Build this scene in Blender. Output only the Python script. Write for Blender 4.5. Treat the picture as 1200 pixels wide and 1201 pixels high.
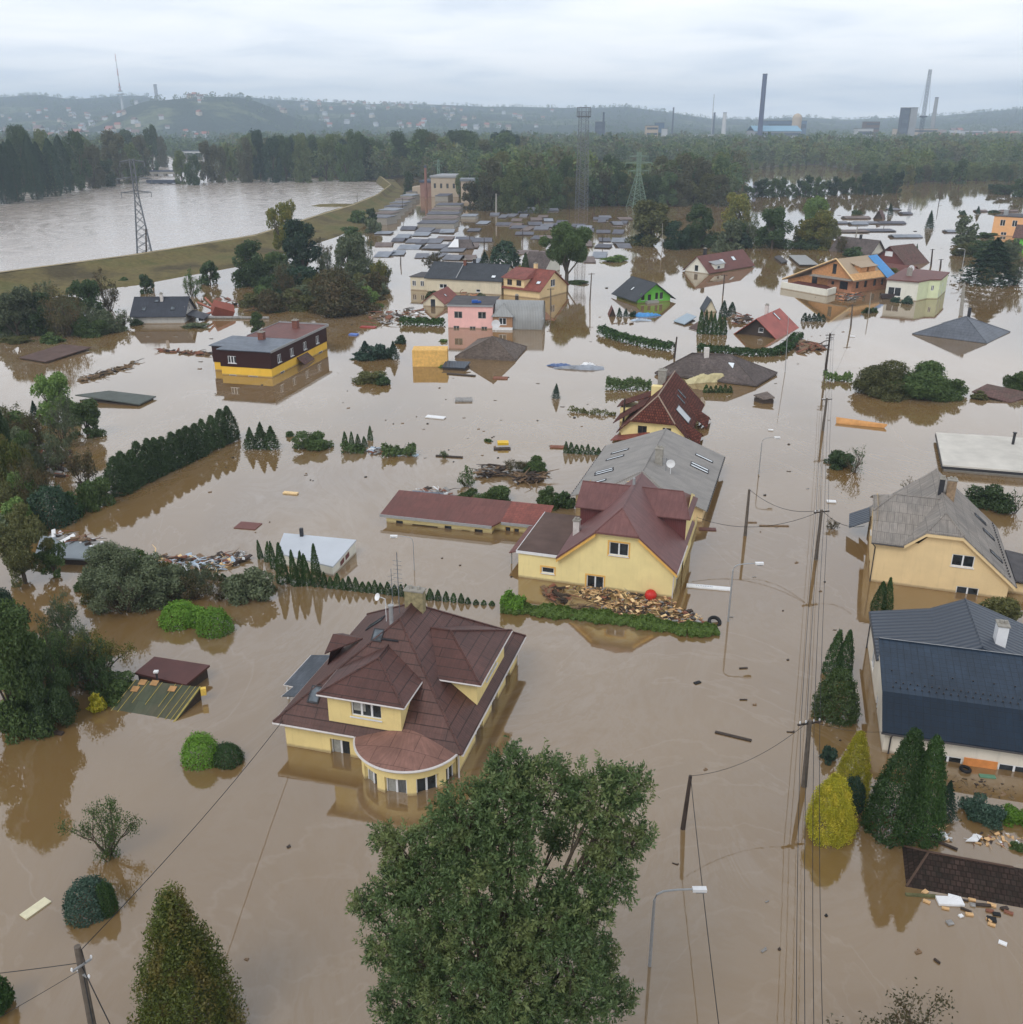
import bpy, math, random
import numpy as np
from mathutils import Vector, Matrix
from mathutils.geometry import tessellate_polygon
R = math.radians
random.seed(7)
rs = np.random.RandomState(11)
for o in list(bpy.data.objects): bpy.data.objects.remove(o)
sc = bpy.context.scene
COL = sc.collection
# ---------------------------------------------------------------- camera
CH, CF, HOR = 36.0, 1128.0, 143.0
TILT = math.atan((600.5 - HOR) / CF)
cam = bpy.data.cameras.new('camera'); cam.sensor_width = 36; cam.sensor_fit = 'HORIZONTAL'
cam.lens = 36 * CF / 1200; cam.clip_start = .5; cam.clip_end = 30000
camo = bpy.data.objects.new('camera', cam); COL.objects.link(camo)
camo.location = (0, 0, CH); camo.rotation_euler = (math.pi / 2 - TILT, 0, 0)
sc.camera = camo
# ---------------------------------------------------------------- world + sun (overcast)
SUN_EL, SUN_AZ = R(48), R(215)     # azimuth of the sun, clockwise from +y : behind and left of the camera
w = bpy.data.worlds.new('World'); sc.world = w; w.use_nodes = True
nt = w.node_tree; nt.nodes.clear()
def N(nt, t, **k):
    n = nt.nodes.new(t)
    for a, b in k.items():
        if a.startswith('i_'):
            n.inputs[a[2:].replace('_', ' ')].default_value = b
        else: setattr(n, a, b)
    return n
def L(nt, a, b): nt.links.new(a, b)
def math_node(nt, op, a, b=None, clamp=False):
    n = nt.nodes.new('ShaderNodeMath'); n.operation = op; n.use_clamp = clamp
    for i, v in enumerate((a, b)):
        if v is None: continue
        if isinstance(v, (int, float)): n.inputs[i].default_value = v
        else: L(nt, v, n.inputs[i])
    return n.outputs[0]
def ramp(nt, fac, stops):
    n = nt.nodes.new('ShaderNodeValToRGB'); e = n.color_ramp.elements
    while len(e) < len(stops): e.new(.5)
    for i, (p, c) in enumerate(stops):
        e[i].position = p; e[i].color = tuple(c) + (1,) if len(c) == 3 else c
    L(nt, fac, n.inputs[0]); return n.outputs[0]
def mixc(nt, fac, a, b, bt='MIX'):
    n = nt.nodes.new('ShaderNodeMix'); n.data_type = 'RGBA'; n.blend_type = bt
    for s, v in ((n.inputs[0], fac), (n.inputs[6], a), (n.inputs[7], b)):
        if isinstance(v, (int, float)): s.default_value = v
        elif isinstance(v, (tuple, list)): s.default_value = tuple(v) + ((1,) if len(v) == 3 else ())
        else: L(nt, v, s)
    return n.outputs[2]
tc = N(nt, 'ShaderNodeTexCoord')
sky = N(nt, 'ShaderNodeTexSky'); sky.sky_type = 'NISHITA'; sky.sun_disc = False
sky.sun_elevation = SUN_EL; sky.sun_rotation = SUN_AZ; sky.air_density = 1.2; sky.dust_density = 2
sep = N(nt, 'ShaderNodeSeparateXYZ'); L(nt, tc.outputs['Generated'], sep.inputs[0])
zz = math_node(nt, 'ADD', math_node(nt, 'MAXIMUM', sep.outputs[2], 0), .09)
cx = math_node(nt, 'DIVIDE', sep.outputs[0], zz); cy = math_node(nt, 'DIVIDE', sep.outputs[1], zz)
comb = N(nt, 'ShaderNodeCombineXYZ'); L(nt, cx, comb.inputs[0]); L(nt, cy, comb.inputs[1])
nz = N(nt, 'ShaderNodeTexNoise', i_Scale=1.1, i_Detail=6.0, i_Roughness=.5, i_Distortion=.35); L(nt, comb.outputs[0], nz.inputs['Vector'])
nz2 = N(nt, 'ShaderNodeTexNoise', i_Scale=.22, i_Detail=3.0, i_Roughness=.5); L(nt, comb.outputs[0], nz2.inputs['Vector'])
cl = math_node(nt, 'ADD', math_node(nt, 'MULTIPLY', nz.outputs[0], .6), math_node(nt, 'MULTIPLY', nz2.outputs[0], .4))
ccol = ramp(nt, cl, [(.38, (8.4, 9.1, 10.2)), (.48, (10.3, 10.7, 11.3)), (.6, (11.6, 11.7, 12.0))])
up = ramp(nt, sep.outputs[2], [(0, (1, 1, 1)), (.03, (.86,) * 3), (.11, (.80,) * 3), (.2, (.96,) * 3), (.4, (.78,) * 3), (1, (.36,) * 3)])
ccol = mixc(nt, 1.0, ccol, up, 'MULTIPLY')
mx = mixc(nt, .93, sky.outputs[0], ccol)
bg = N(nt, 'ShaderNodeBackground'); bg.inputs[1].default_value = .1
wo = N(nt, 'ShaderNodeOutputWorld'); L(nt, mx, bg.inputs[0]); L(nt, bg.outputs[0], wo.inputs[0])
sun = bpy.data.lights.new('sun', 'SUN'); sun.energy = .9; sun.angle = R(25); sun.color = (1, .96, .9)
suno = bpy.data.objects.new('sun', sun); COL.objects.link(suno)
sd = Vector((math.sin(SUN_AZ) * math.cos(SUN_EL), math.cos(SUN_AZ) * math.cos(SUN_EL), math.sin(SUN_EL)))
suno.rotation_euler = sd.to_track_quat('Z', 'Y').to_euler()
sc.view_settings.view_transform = 'Standard'; sc.view_settings.look = 'None'
sc.view_settings.exposure = .5; sc.view_settings.gamma = 1
sc.render.engine = 'CYCLES'
sc.cycles.max_bounces = 6; sc.cycles.transparent_max_bounces = 4; sc.cycles.volume_bounces = 3
# ---------------------------------------------------------------- where a spot of the photo lies on a level plane
CT, ST = math.cos(TILT), math.sin(TILT)
def P(x, y, z=0.0):
    u = (x - 600) / CF; v = (600.5 - y) / CF
    d = (u, CT + v * ST, -ST + v * CT); k = (z - CH) / d[2]
    return Vector((d[0] * k, d[1] * k, z))
def zat(p, y):      # height above p that shows at row y
    v = (600.5 - y) / CF; D = p[1]
    return CH + D * (v * CT - ST) / (CT + v * ST)
def depth(p): return p[1] * CT + (CH - p[2]) * ST
def mpp(p): return depth(p) / CF     # metres per photo pixel there
# ---------------------------------------------------------------- object helpers
def tag(o, label=None, cat=None, group=None, kind=None):
    if label: o['label'] = label
    if cat: o['category'] = cat
    if group: o['group'] = group
    if kind: o['kind'] = kind
    return o
def empty(name, loc=(0, 0, 0), rz=0, label=None, cat=None, group=None):
    o = bpy.data.objects.new(name, None); COL.objects.link(o); o.empty_display_size = .2
    o.location = loc; o.rotation_euler = (0, 0, rz); return tag(o, label, cat, group)
class G:
    def __init__(s): s.v = []; s.f = []
    def add(s, vs, fs):
        b = len(s.v); s.v += [tuple(v) for v in vs]; s.f += [tuple(b + i for i in f) for f in fs]; return s
    def poly(s, pts): return s.add(pts, [tuple(range(len(pts)))])
    def box(s, a, b, rz=0, c=None):
        x0, y0, z0 = a; x1, y1, z1 = b
        vs = [(x0, y0, z0), (x1, y0, z0), (x1, y1, z0), (x0, y1, z0), (x0, y0, z1), (x1, y0, z1), (x1, y1, z1), (x0, y1, z1)]
        return s.add(vs, [(0, 3, 2, 1), (4, 5, 6, 7), (0, 1, 5, 4), (1, 2, 6, 5), (2, 3, 7, 6), (3, 0, 4, 7)])
    def obox(s, c, sx, sy, sz, rz=0, rx=0, ry=0):
        M = Matrix.Translation(c) @ Matrix.Rotation(rz, 4, 'Z') @ Matrix.Rotation(ry, 4, 'Y') @ Matrix.Rotation(rx, 4, 'X')
        vs = [M @ Vector((i * sx / 2, j * sy / 2, k * sz / 2)) for k in (-1, 1) for j in (-1, 1) for i in (-1, 1)]
        return s.add(vs, [(0, 2, 3, 1), (4, 5, 7, 6), (0, 1, 5, 4), (1, 3, 7, 5), (3, 2, 6, 7), (2, 0, 4, 6)])
    def tube(s, pts, r, n=6, cap=True):
        pts = [Vector(p) for p in pts]; rr = r if isinstance(r, (list, tuple)) else [r] * len(pts)
        b = len(s.v); up = Vector((0, 0, 1))
        for i, p in enumerate(pts):
            d = (pts[min(i + 1, len(pts) - 1)] - pts[max(i - 1, 0)]).normalized()
            a = d.cross(up if abs(d.z) < .95 else Vector((1, 0, 0))).normalized(); c = a.cross(d)
            for k in range(n):
                t = 2 * math.pi * k / n; q = p + (a * math.cos(t) + c * math.sin(t)) * rr[i]; s.v.append(tuple(q))
        for i in range(len(pts) - 1):
            for k in range(n):
                a0 = b + i * n + k; a1 = b + i * n + (k + 1) % n; s.f.append((a0, a1, a1 + n, a0 + n))
        if cap:
            s.f.append(tuple(b + k for k in range(n))[::-1]); e = b + (len(pts) - 1) * n; s.f.append(tuple(e + k for k in range(n)))
        return s
    def prism(s, poly, z0, z1):
        n = len(poly); return s.add([(x, y, z0) for x, y in poly] + [(x, y, z1) for x, y in poly],
            [tuple(range(n))[::-1], tuple(range(n, 2 * n))] + [(i, (i + 1) % n, n + (i + 1) % n, n + i) for i in range(n)])
    def slab(s, pts, t):
        pts = [Vector(p) for p in pts]; n = (pts[1] - pts[0]).cross(pts[2] - pts[0]).normalized() * t; m = len(pts)
        return s.add([p for p in pts] + [p - n for p in pts], [tuple(range(m)), tuple(range(m, 2 * m))[::-1]] + [(i, m + i, m + (i + 1) % m, (i + 1) % m) for i in range(m)])
    def roof(s, polys, t):
        idx = {}; top = []; fs = []; edges = {}
        def key(p):
            k = tuple(round(c, 3) for c in p)
            if k not in idx: idx[k] = len(top); top.append(k)
            return idx[k]
        for p in polys:
            f = [key(q) for q in p]; a, b_, c = (Vector(top[i]) for i in f[:3])
            if (b_ - a).cross(c - a).z < 0: f = f[::-1]
            fs.append(f)
            for i in range(len(f)): edges[(f[i], f[(i + 1) % len(f)])] = 1
        n = len(top); vs = top + [(x, y, z - t) for x, y, z in top]
        ff = [tuple(f) for f in fs] + [tuple(n + i for i in f)[::-1] for f in fs]
        for (a, b_) in edges:
            if (b_, a) not in edges: ff.append((b_, a, a + n, b_ + n))
        return s.add(vs, ff)
    def obj(s, name, mat, parent=None, smooth=False, loc=None):
        me = bpy.data.meshes.new(name); me.from_pydata(s.v, [], s.f); me.materials.append(mat)
        uv_metres(me)
        if smooth: me.polygons.foreach_set('use_smooth', [True] * len(me.polygons))
        o = bpy.data.objects.new(name, me); COL.objects.link(o)
        if parent: o.parent = parent
        if loc is not None: o.location = loc
        return o
def parts(par, name, mat, pts, size, rz=0):      # many small equal parts sharing one mesh
    first = None
    for p in pts:
        if first is None: g = G(); g.obox((0, 0, 0), *size); first = o = g.obj(name, mat, par)
        else: o = first.copy(); COL.objects.link(o)
        o.location = p
def posts(par, mat, pts, r=.06, name='post'):
    for x, y, z0, z1 in pts: g = G(); g.tube([(x, y, z0), (x, y, z1)], r, 6); g.obj(name, mat, par)
def uv_metres(me):
    me.update(); uv = me.uv_layers.new(name='UVMap').data; vs = me.vertices
    for p in me.polygons:
        n = p.normal
        if abs(n.z) > .985: u = Vector((1, 0, 0)); v = Vector((0, 1, 0))
        else: u = Vector((0, 0, 1)).cross(n).normalized(); v = n.cross(u)
        for li in p.loop_indices:
            co = vs[me.loops[li].vertex_index].co; uv[li].uv = (co.dot(u), co.dot(v))
def np_mesh(name, V, Fq):
    me = bpy.data.meshes.new(name); k = Fq.shape[1]
    me.vertices.add(len(V)); me.vertices.foreach_set('co', V.astype(np.float32).ravel())
    me.loops.add(Fq.size); me.loops.foreach_set('vertex_index', Fq.astype(np.int32).ravel())
    me.polygons.add(len(Fq)); me.polygons.foreach_set('loop_start', np.arange(0, Fq.size, k, dtype=np.int32))
    me.update(calc_edges=True); return me
# ---------------------------------------------------------------- materials
def S(r, g, b):
    f = lambda c: (c / 255 / 12.92) if c <= 10 else ((c / 255 + .055) / 1.055) ** 2.4
    return (f(r), f(g), f(b))
MC = {}
def new_mat(name):
    m = bpy.data.materials.new(name); m.use_nodes = True; nt = m.node_tree; b = nt.nodes['Principled BSDF']; return m, nt, b
def bump(nt, b, h, strength=.3, dist=.02):
    n = nt.nodes.new('ShaderNodeBump'); n.inputs['Strength'].default_value = strength; n.inputs['Distance'].default_value = dist
    L(nt, h, n.inputs['Height']); L(nt, n.outputs[0], b.inputs['Normal'])
def noise(nt, vec, scale, detail=4, rough=.55, dist=0):
    n = N(nt, 'ShaderNodeTexNoise', i_Scale=float(scale), i_Detail=float(detail), i_Roughness=rough, i_Distortion=float(dist))
    if vec is not None: L(nt, vec, n.inputs['Vector'])
    return n.outputs[0]
def mapped(nt, vec, sx=1, sy=1, sz=1):
    n = nt.nodes.new('ShaderNodeMapping'); n.inputs['Scale'].default_value = (sx, sy, sz); L(nt, vec, n.inputs[0]); return n.outputs[0]
def tinted(nt, base, f, amt):     # base colour brightened/darkened by noise f
    lo = tuple(c * (1 - amt) for c in base); hi = tuple(min(1, c * (1 + amt)) for c in base)
    return ramp(nt, f, [(.3, lo), (.7, hi)])
def plain(name, col, rough=.7, var=.15, scale=3.0, metal=0, spec=.3, bmp=0):
    if name in MC: return MC[name]
    m, nt, b = new_mat(name); tc = N(nt, 'ShaderNodeTexCoord')
    f = noise(nt, tc.outputs['Object'], scale, 5)
    L(nt, tinted(nt, col, f, var), b.inputs['Base Color'])
    b.inputs['Roughness'].default_value = rough; b.inputs['Metallic'].default_value = metal; b.inputs['Specular IOR Level'].default_value = spec
    if bmp: bump(nt, b, noise(nt, tc.outputs['Object'], scale * 8, 3), bmp, .02)
    MC[name] = m; return m
def render_wall(name, col, dirt=.25):   # painted render with faint streaks and a muddy tide mark of its own
    if name in MC: return MC[name]
    m, nt, b = new_mat(name); tc = N(nt, 'ShaderNodeTexCoord')
    f = noise(nt, tc.outputs['Object'], .6, 6, .6)
    c = tinted(nt, col, f, .07)
    st = noise(nt, mapped(nt, tc.outputs['Object'], 2.2, 2.2, .25), 1.6, 5, .65)
    stm = ramp(nt, st, [(.52, (0, 0, 0)), (.72, (1, 1, 1))])
    c = mixc(nt, math_node(nt, 'MULTIPLY', stm, dirt * .8), c, tuple(x * .62 for x in col))
    sp = N(nt, 'ShaderNodeSeparateXYZ'); L(nt, tc.outputs['Object'], sp.inputs[0])
    e = math_node(nt, 'ADD', sp.outputs[2], math_node(nt, 'MULTIPLY', noise(nt, tc.outputs['Object'], 2.5, 4), .12))
    mud = ramp(nt, e, [(.14, (1, 1, 1)), (.30, (0, 0, 0))])
    c = mixc(nt, math_node(nt, 'MULTIPLY', mud, .7), c, S(140, 120, 95))
    L(nt, c, b.inputs['Base Color']); b.inputs['Roughness'].default_value = .85; b.inputs['Specular IOR Level'].default_value = .2
    bump(nt, b, noise(nt, tc.outputs['Object'], 14, 3), .25, .01)
    MC[name] = m; return m
def roof_tiles(name, col, bw, bh, mortar=.02, var=.25, dark=.45, off=.5, rough=.6, bmp=.6, weather=None, wamt=.4, wscale=.5, spec=.35, sw=None, flat=False):
    if name in MC: return MC[name]
    m, nt, b = new_mat(name); uv = N(nt, 'ShaderNodeUVMap'); tc = N(nt, 'ShaderNodeTexCoord')
    br = N(nt, 'ShaderNodeTexBrick'); br.offset = off; br.inputs['Scale'].default_value = 1
    br.inputs['Brick Width'].default_value = bw; br.inputs['Row Height'].default_value = bh
    br.inputs['Mortar Size'].default_value = mortar; br.inputs['Mortar Smooth'].default_value = .3
    br.inputs['Color1'].default_value = tuple(c * (1 - var) for c in col) + (1,)
    br.inputs['Color2'].default_value = tuple(c * (1 + var) for c in col) + (1,)
    br.inputs['Mortar'].default_value = tuple(c * dark for c in col) + (1,)
    L(nt, tc.outputs['Object'] if flat else uv.outputs[0], br.inputs['Vector'])
    c = br.outputs['Color']; h = math_node(nt, 'SUBTRACT', 1, br.outputs['Fac'])
    if sw:      # finer ribs (w, h) inside large sheets
        b2 = N(nt, 'ShaderNodeTexBrick'); b2.offset = 0; b2.inputs['Scale'].default_value = 1
        b2.inputs['Brick Width'].default_value = sw[0]; b2.inputs['Row Height'].default_value = sw[1]
        b2.inputs['Mortar Size'].default_value = sw[2]; b2.inputs['Mortar Smooth'].default_value = .6
        b2.inputs['Color1'].default_value = (1, 1, 1, 1); b2.inputs['Color2'].default_value = (.93, .93, .93, 1); b2.inputs['Mortar'].default_value = (sw[3],) * 3 + (1,)
        L(nt, uv.outputs[0], b2.inputs['Vector']); c = mixc(nt, 1.0, c, b2.outputs['Color'], 'MULTIPLY')
        h = math_node(nt, 'ADD', h, math_node(nt, 'MULTIPLY', math_node(nt, 'SUBTRACT', 1, b2.outputs['Fac']), .5))
    wn = noise(nt, tc.outputs['Object'], wscale, 6, .65)
    if weather: c = mixc(nt, math_node(nt, 'MULTIPLY', ramp(nt, wn, [(.42, (0, 0, 0)), (.68, (1, 1, 1))]), wamt), c, weather)
    else: c = mixc(nt, .6, c, tinted(nt, (.5, .5, .5), wn, .4), 'OVERLAY')
    gr = noise(nt, mapped(nt, uv.outputs[0], 1.6, .35, 1), 2.2, 6, .7); c = mixc(nt, .5, c, tinted(nt, (.5, .5, .5), gr, .45), 'OVERLAY')
    L(nt, c, b.inputs['Base Color']); b.inputs['Roughness'].default_value = rough; b.inputs['Specular IOR Level'].default_value = spec
    bump(nt, b, h, bmp, .03); MC[name] = m; return m
def ribbed(name, col, pitch=.2, var=.1, weather=None, wamt=.4, rough=.55, panel=1.1, axis=0, spec=.35, strength=.5):
    if name in MC: return MC[name]
    m, nt, b = new_mat(name); uv = N(nt, 'ShaderNodeUVMap'); tc = N(nt, 'ShaderNodeTexCoord')
    sp = N(nt, 'ShaderNodeSeparateXYZ'); L(nt, uv.outputs[0], sp.inputs[0])
    s = math_node(nt, 'SINE', math_node(nt, 'MULTIPLY', sp.outputs[axis], 2 * math.pi / pitch))
    s = math_node(nt, 'MULTIPLY', math_node(nt, 'ADD', s, 1), .5)
    c = mixc(nt, s, tuple(x * .82 for x in col), tuple(min(1, x * 1.1) for x in col))
    fl = math_node(nt, 'FRACT', math_node(nt, 'DIVIDE', sp.outputs[axis], panel * pitch * 5))
    ln = ramp(nt, fl, [(.0, (1, 1, 1)), (.03, (0, 0, 0))])
    c = mixc(nt, math_node(nt, 'MULTIPLY', ln, .4), c, tuple(x * .5 for x in col))
    fl2 = math_node(nt, 'FRACT', math_node(nt, 'DIVIDE', sp.outputs[1 - axis], 1.55))
    ln2 = ramp(nt, fl2, [(.0, (1, 1, 1)), (.035, (0, 0, 0))])
    c = mixc(nt, math_node(nt, 'MULTIPLY', ln2, .35), c, tuple(x * .5 for x in col))
    wn = noise(nt, mapped(nt, uv.outputs[0], 1, .5, 1), .8, 6, .65)
    if weather: c = mixc(nt, math_node(nt, 'MULTIPLY', ramp(nt, wn, [(.4, (0, 0, 0)), (.66, (1, 1, 1))]), wamt), c, weather)
    L(nt, c, b.inputs['Base Color']); b.inputs['Roughness'].default_value = rough; b.inputs['Specular IOR Level'].default_value = spec
    bump(nt, b, s, strength, .04); MC[name] = m; return m
def foliage(name, c1, c2, c3=None, amt=.25, trans=.25, fs=5.5):
    if name in MC: return MC[name]
    m, nt, b = new_mat(name); tc = N(nt, 'ShaderNodeTexCoord'); ge = N(nt, 'ShaderNodeNewGeometry'); oi = N(nt, 'ShaderNodeObjectInfo')
    c = mixc(nt, ge.outputs['Random Per Island'], c1, c2)
    f = noise(nt, tc.outputs['Object'], fs, 2)
    if c3: c = mixc(nt, math_node(nt, 'MULTIPLY', ramp(nt, f, [(.5, (0, 0, 0)), (.62, (1, 1, 1))]), amt * 2), c, c3)
    g = math_node(nt, 'ADD', .78, math_node(nt, 'MULTIPLY', oi.outputs['Random'], .44)); c = mixc(nt, 1.0, c, g, 'MULTIPLY')
    d = N(nt, 'ShaderNodeBsdfDiffuse'); t = N(nt, 'ShaderNodeBsdfTranslucent'); gl = N(nt, 'ShaderNodeBsdfGlossy'); gl.inputs['Roughness'].default_value = .45; gl.inputs['Color'].default_value = (.6, .65, .6, 1)
    L(nt, c, d.inputs[0]); L(nt, c, t.inputs[0])
    ms = N(nt, 'ShaderNodeMixShader'); ms.inputs[0].default_value = trans; L(nt, d.outputs[0], ms.inputs[1]); L(nt, t.outputs[0], ms.inputs[2])
    m2 = N(nt, 'ShaderNodeMixShader'); m2.inputs[0].default_value = .035; L(nt, ms.outputs[0], m2.inputs[1]); L(nt, gl.outputs[0], m2.inputs[2])
    L(nt, m2.outputs[0], nt.nodes['Material Output'].inputs[0]); MC[name] = m; return m
W_YEL = render_wall('yellow_render', S(230, 208, 146)); W_YEL2 = render_wall('pale_yellow_render', S(238, 220, 160))
W_OCH = render_wall('ochre_render', S(226, 200, 154)); W_OCH2 = render_wall('bright_ochre_render', S(235, 190, 75))
W_PINK = render_wall('pink_render', S(236, 186, 180)); W_WHITE = render_wall('white_render', S(222, 220, 208)); W_CREAM = render_wall('cream_render', S(214, 204, 180), .5)
W_GREEN = render_wall('green_render', S(110, 190, 75)); W_GREY = render_wall('grey_render', S(185, 183, 178), .5); W_ORANGE = render_wall('orange_render', S(232, 178, 128)); W_LIME = render_wall('pale_green_render', S(214, 222, 184))
W_BROWN = ribbed('brown_cladding', S(58, 34, 32), .18, axis=1, strength=.4, spec=.1); W_MAROON = ribbed('maroon_cladding', S(104, 60, 60), .16, strength=.4)
WHITE = plain('white_plastic', S(225, 226, 228), .35, .05); GUT = plain('white_gutter', S(205, 200, 198), .4, .08); DARKG = plain('dark_gutter', S(60, 58, 60), .4, .1)
TRIM = plain('ochre_trim', S(226, 178, 96), .8, .06)
def glassmat(name, tint=(.02, .025, .03), rough=.06):
    if name in MC: return MC[name]
    m, nt, b = new_mat(name); tc = N(nt, 'ShaderNodeTexCoord')
    L(nt, tinted(nt, tint, noise(nt, tc.outputs['Object'], 1.7, 2), .6), b.inputs['Base Color']); b.inputs['Roughness'].default_value = rough; b.inputs['IOR'].default_value = 1.5
    MC[name] = m; return m
GLASS = glassmat('window_glass'); SKYGL = glassmat('skylight_glass', (.10, .12, .14), .04)
CURT = plain('net_curtain', S(150, 150, 145), .8, .2, 6)
CONC = plain('concrete', S(150, 146, 138), .85, .18, 4, bmp=.3); WOOD = plain('weathered_wood', S(120, 98, 76), .85, .3, 6, bmp=.3); POLEW = plain('pole_timber', S(96, 88, 80), .85, .25, 3, bmp=.3)
DARKW = plain('dark_wet_wood', S(62, 52, 46), .7, .3, 6); BARK = plain('bark', S(84, 74, 62), .9, .3, 5, bmp=.4); METAL = plain('galvanised_steel', S(160, 162, 164), .45, .1, 4, metal=.3)
DMETAL = plain('dark_metal', S(50, 50, 54), .5, .15); BLACK = plain('black_rubber', S(28, 28, 30), .6, .2); FRESHW = plain('fresh_timber', S(208, 158, 92), .8, .2, 5); PALEW = plain('pale_split_wood', S(226, 196, 148), .8, .15, 5)
BRICKC = plain('brick_orange', S(190, 128, 90), .9, .2, 3); ISTEEL = plain('mast_steel', S(112, 116, 122), .6, .15)

# ---------------------------------------------------------------- SETTING: water, river dike, land, hills
def floodwater(river=False):
    m, nt, b = new_mat('river_water' if river else 'muddy_water'); tc = N(nt, 'ShaderNodeTexCoord'); v = tc.outputs['Object']
    big = noise(nt, v, .018, 5, .55, 1.2); sw = noise(nt, mapped(nt, v, 1, .6, 1), .05, 9, .66, 4.5)
    c = ramp(nt, big, [(.3, S(114, 88, 50)), (.5, S(123, 98, 62)), (.7, S(117, 96, 67))])
    foam = ramp(nt, sw, [(.40, (0, 0, 0)), (.5, (.5, .5, .5)), (.53, (.1, .1, .1)), (.62, (.8, .8, .8)), (.66, (.3, .3, .3)), (.75, (1, 1, 1))])
    msk = ramp(nt, noise(nt, v, .022, 3, .5, 1), [(.42, (.12, .12, .12)), (.62, (1, 1, 1))])
    c = mixc(nt, math_node(nt, 'MULTIPLY', math_node(nt, 'MULTIPLY', foam, msk), .7), c, S(146, 133, 119))
    ln = noise(nt, mapped(nt, v, 1, .45, 1), .035, 6, .55, 3.0); lm = ramp(nt, ln, [(.475, (0, 0, 0)), (.485, (1, 1, 1)), (.495, (0, 0, 0)), (.54, (0, 0, 0)), (.548, (.7, .7, .7)), (.556, (0, 0, 0))])
    c = mixc(nt, math_node(nt, 'MULTIPLY', math_node(nt, 'MULTIPLY', lm, noise(nt, v, .8, 3)), .24), c, S(168, 156, 142))
    L(nt, c, b.inputs['Base Color'])
    if river: c = mixc(nt, .65, c, S(178, 170, 166)); L(nt, c, b.inputs['Base Color'])  # paler river: silt, plus sky glare mixed into the base colour
    L(nt, math_node(nt, 'MULTIPLY', sw, .5 if river else .045), b.inputs['Roughness']); b.inputs['IOR'].default_value = 2.25
    calm = ramp(nt, noise(nt, v, .03, 3), [(.42, (.08, .08, .08)), (.65, (1, 1, 1))])
    r1 = noise(nt, mapped(nt, v, 1, 1.8, 1), 1.5, 3, .5, .4); r2 = noise(nt, v, .35, 2)
    h = math_node(nt, 'ADD', math_node(nt, 'MULTIPLY', math_node(nt, 'MULTIPLY', r1, calm), .6), math_node(nt, 'MULTIPLY', r2, .35))
    bump(nt, b, h, .22 if river else .05, .3 if river else .16)
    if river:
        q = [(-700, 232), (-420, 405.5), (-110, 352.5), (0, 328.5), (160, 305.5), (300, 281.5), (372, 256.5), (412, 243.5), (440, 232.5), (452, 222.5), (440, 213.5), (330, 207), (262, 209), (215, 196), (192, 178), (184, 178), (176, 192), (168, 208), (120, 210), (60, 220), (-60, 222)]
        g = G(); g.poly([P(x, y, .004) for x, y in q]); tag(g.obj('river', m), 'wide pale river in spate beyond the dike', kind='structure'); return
    g = G(); n = 40; X = [(-8000 + 16000 * i / n) for i in range(n + 1)]
    g.add([(x, y, 0) for y in X for x in X], [(j * (n + 1) + i, j * (n + 1) + i + 1, (j + 1) * (n + 1) + i + 1, (j + 1) * (n + 1) + i) for j in range(n) for i in range(n)])
    tag(g.obj('water', m), 'brown floodwater covering streets and gardens, with faint pale streaks', kind='structure')
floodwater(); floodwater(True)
def grass_mat(name, a, b_, c_, scale=.06):
    m, nt, b = new_mat(name); tc = N(nt, 'ShaderNodeTexCoord'); v = tc.outputs['Object']
    c = ramp(nt, noise(nt, v, scale, 6, .6), [(.35, a), (.5, b_), (.65, c_)])
    c = mixc(nt, .5, c, tinted(nt, (.5, .5, .5), noise(nt, v, .9, 5, .7), .5), 'OVERLAY')
    L(nt, c, b.inputs['Base Color']); b.inputs['Roughness'].default_value = .95; b.inputs['Specular IOR Level'].default_value = .1
    bump(nt, b, noise(nt, v, 1.5, 4), .6, .3); return m
DIKE_G = grass_mat('dike_grass', S(92, 92, 56), S(108, 98, 64), S(80, 72, 52))
DL = [(-420, 405), (-110, 352), (0, 328), (160, 305), (300, 281), (372, 256), (412, 243), (440, 232), (452, 222), (440, 213)]
DR = [(-420, 452), (-110, 384), (0, 358), (160, 337), (300, 311), (372, 288), (425, 270), (455, 248), (478, 225), (464, 211)]
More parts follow.
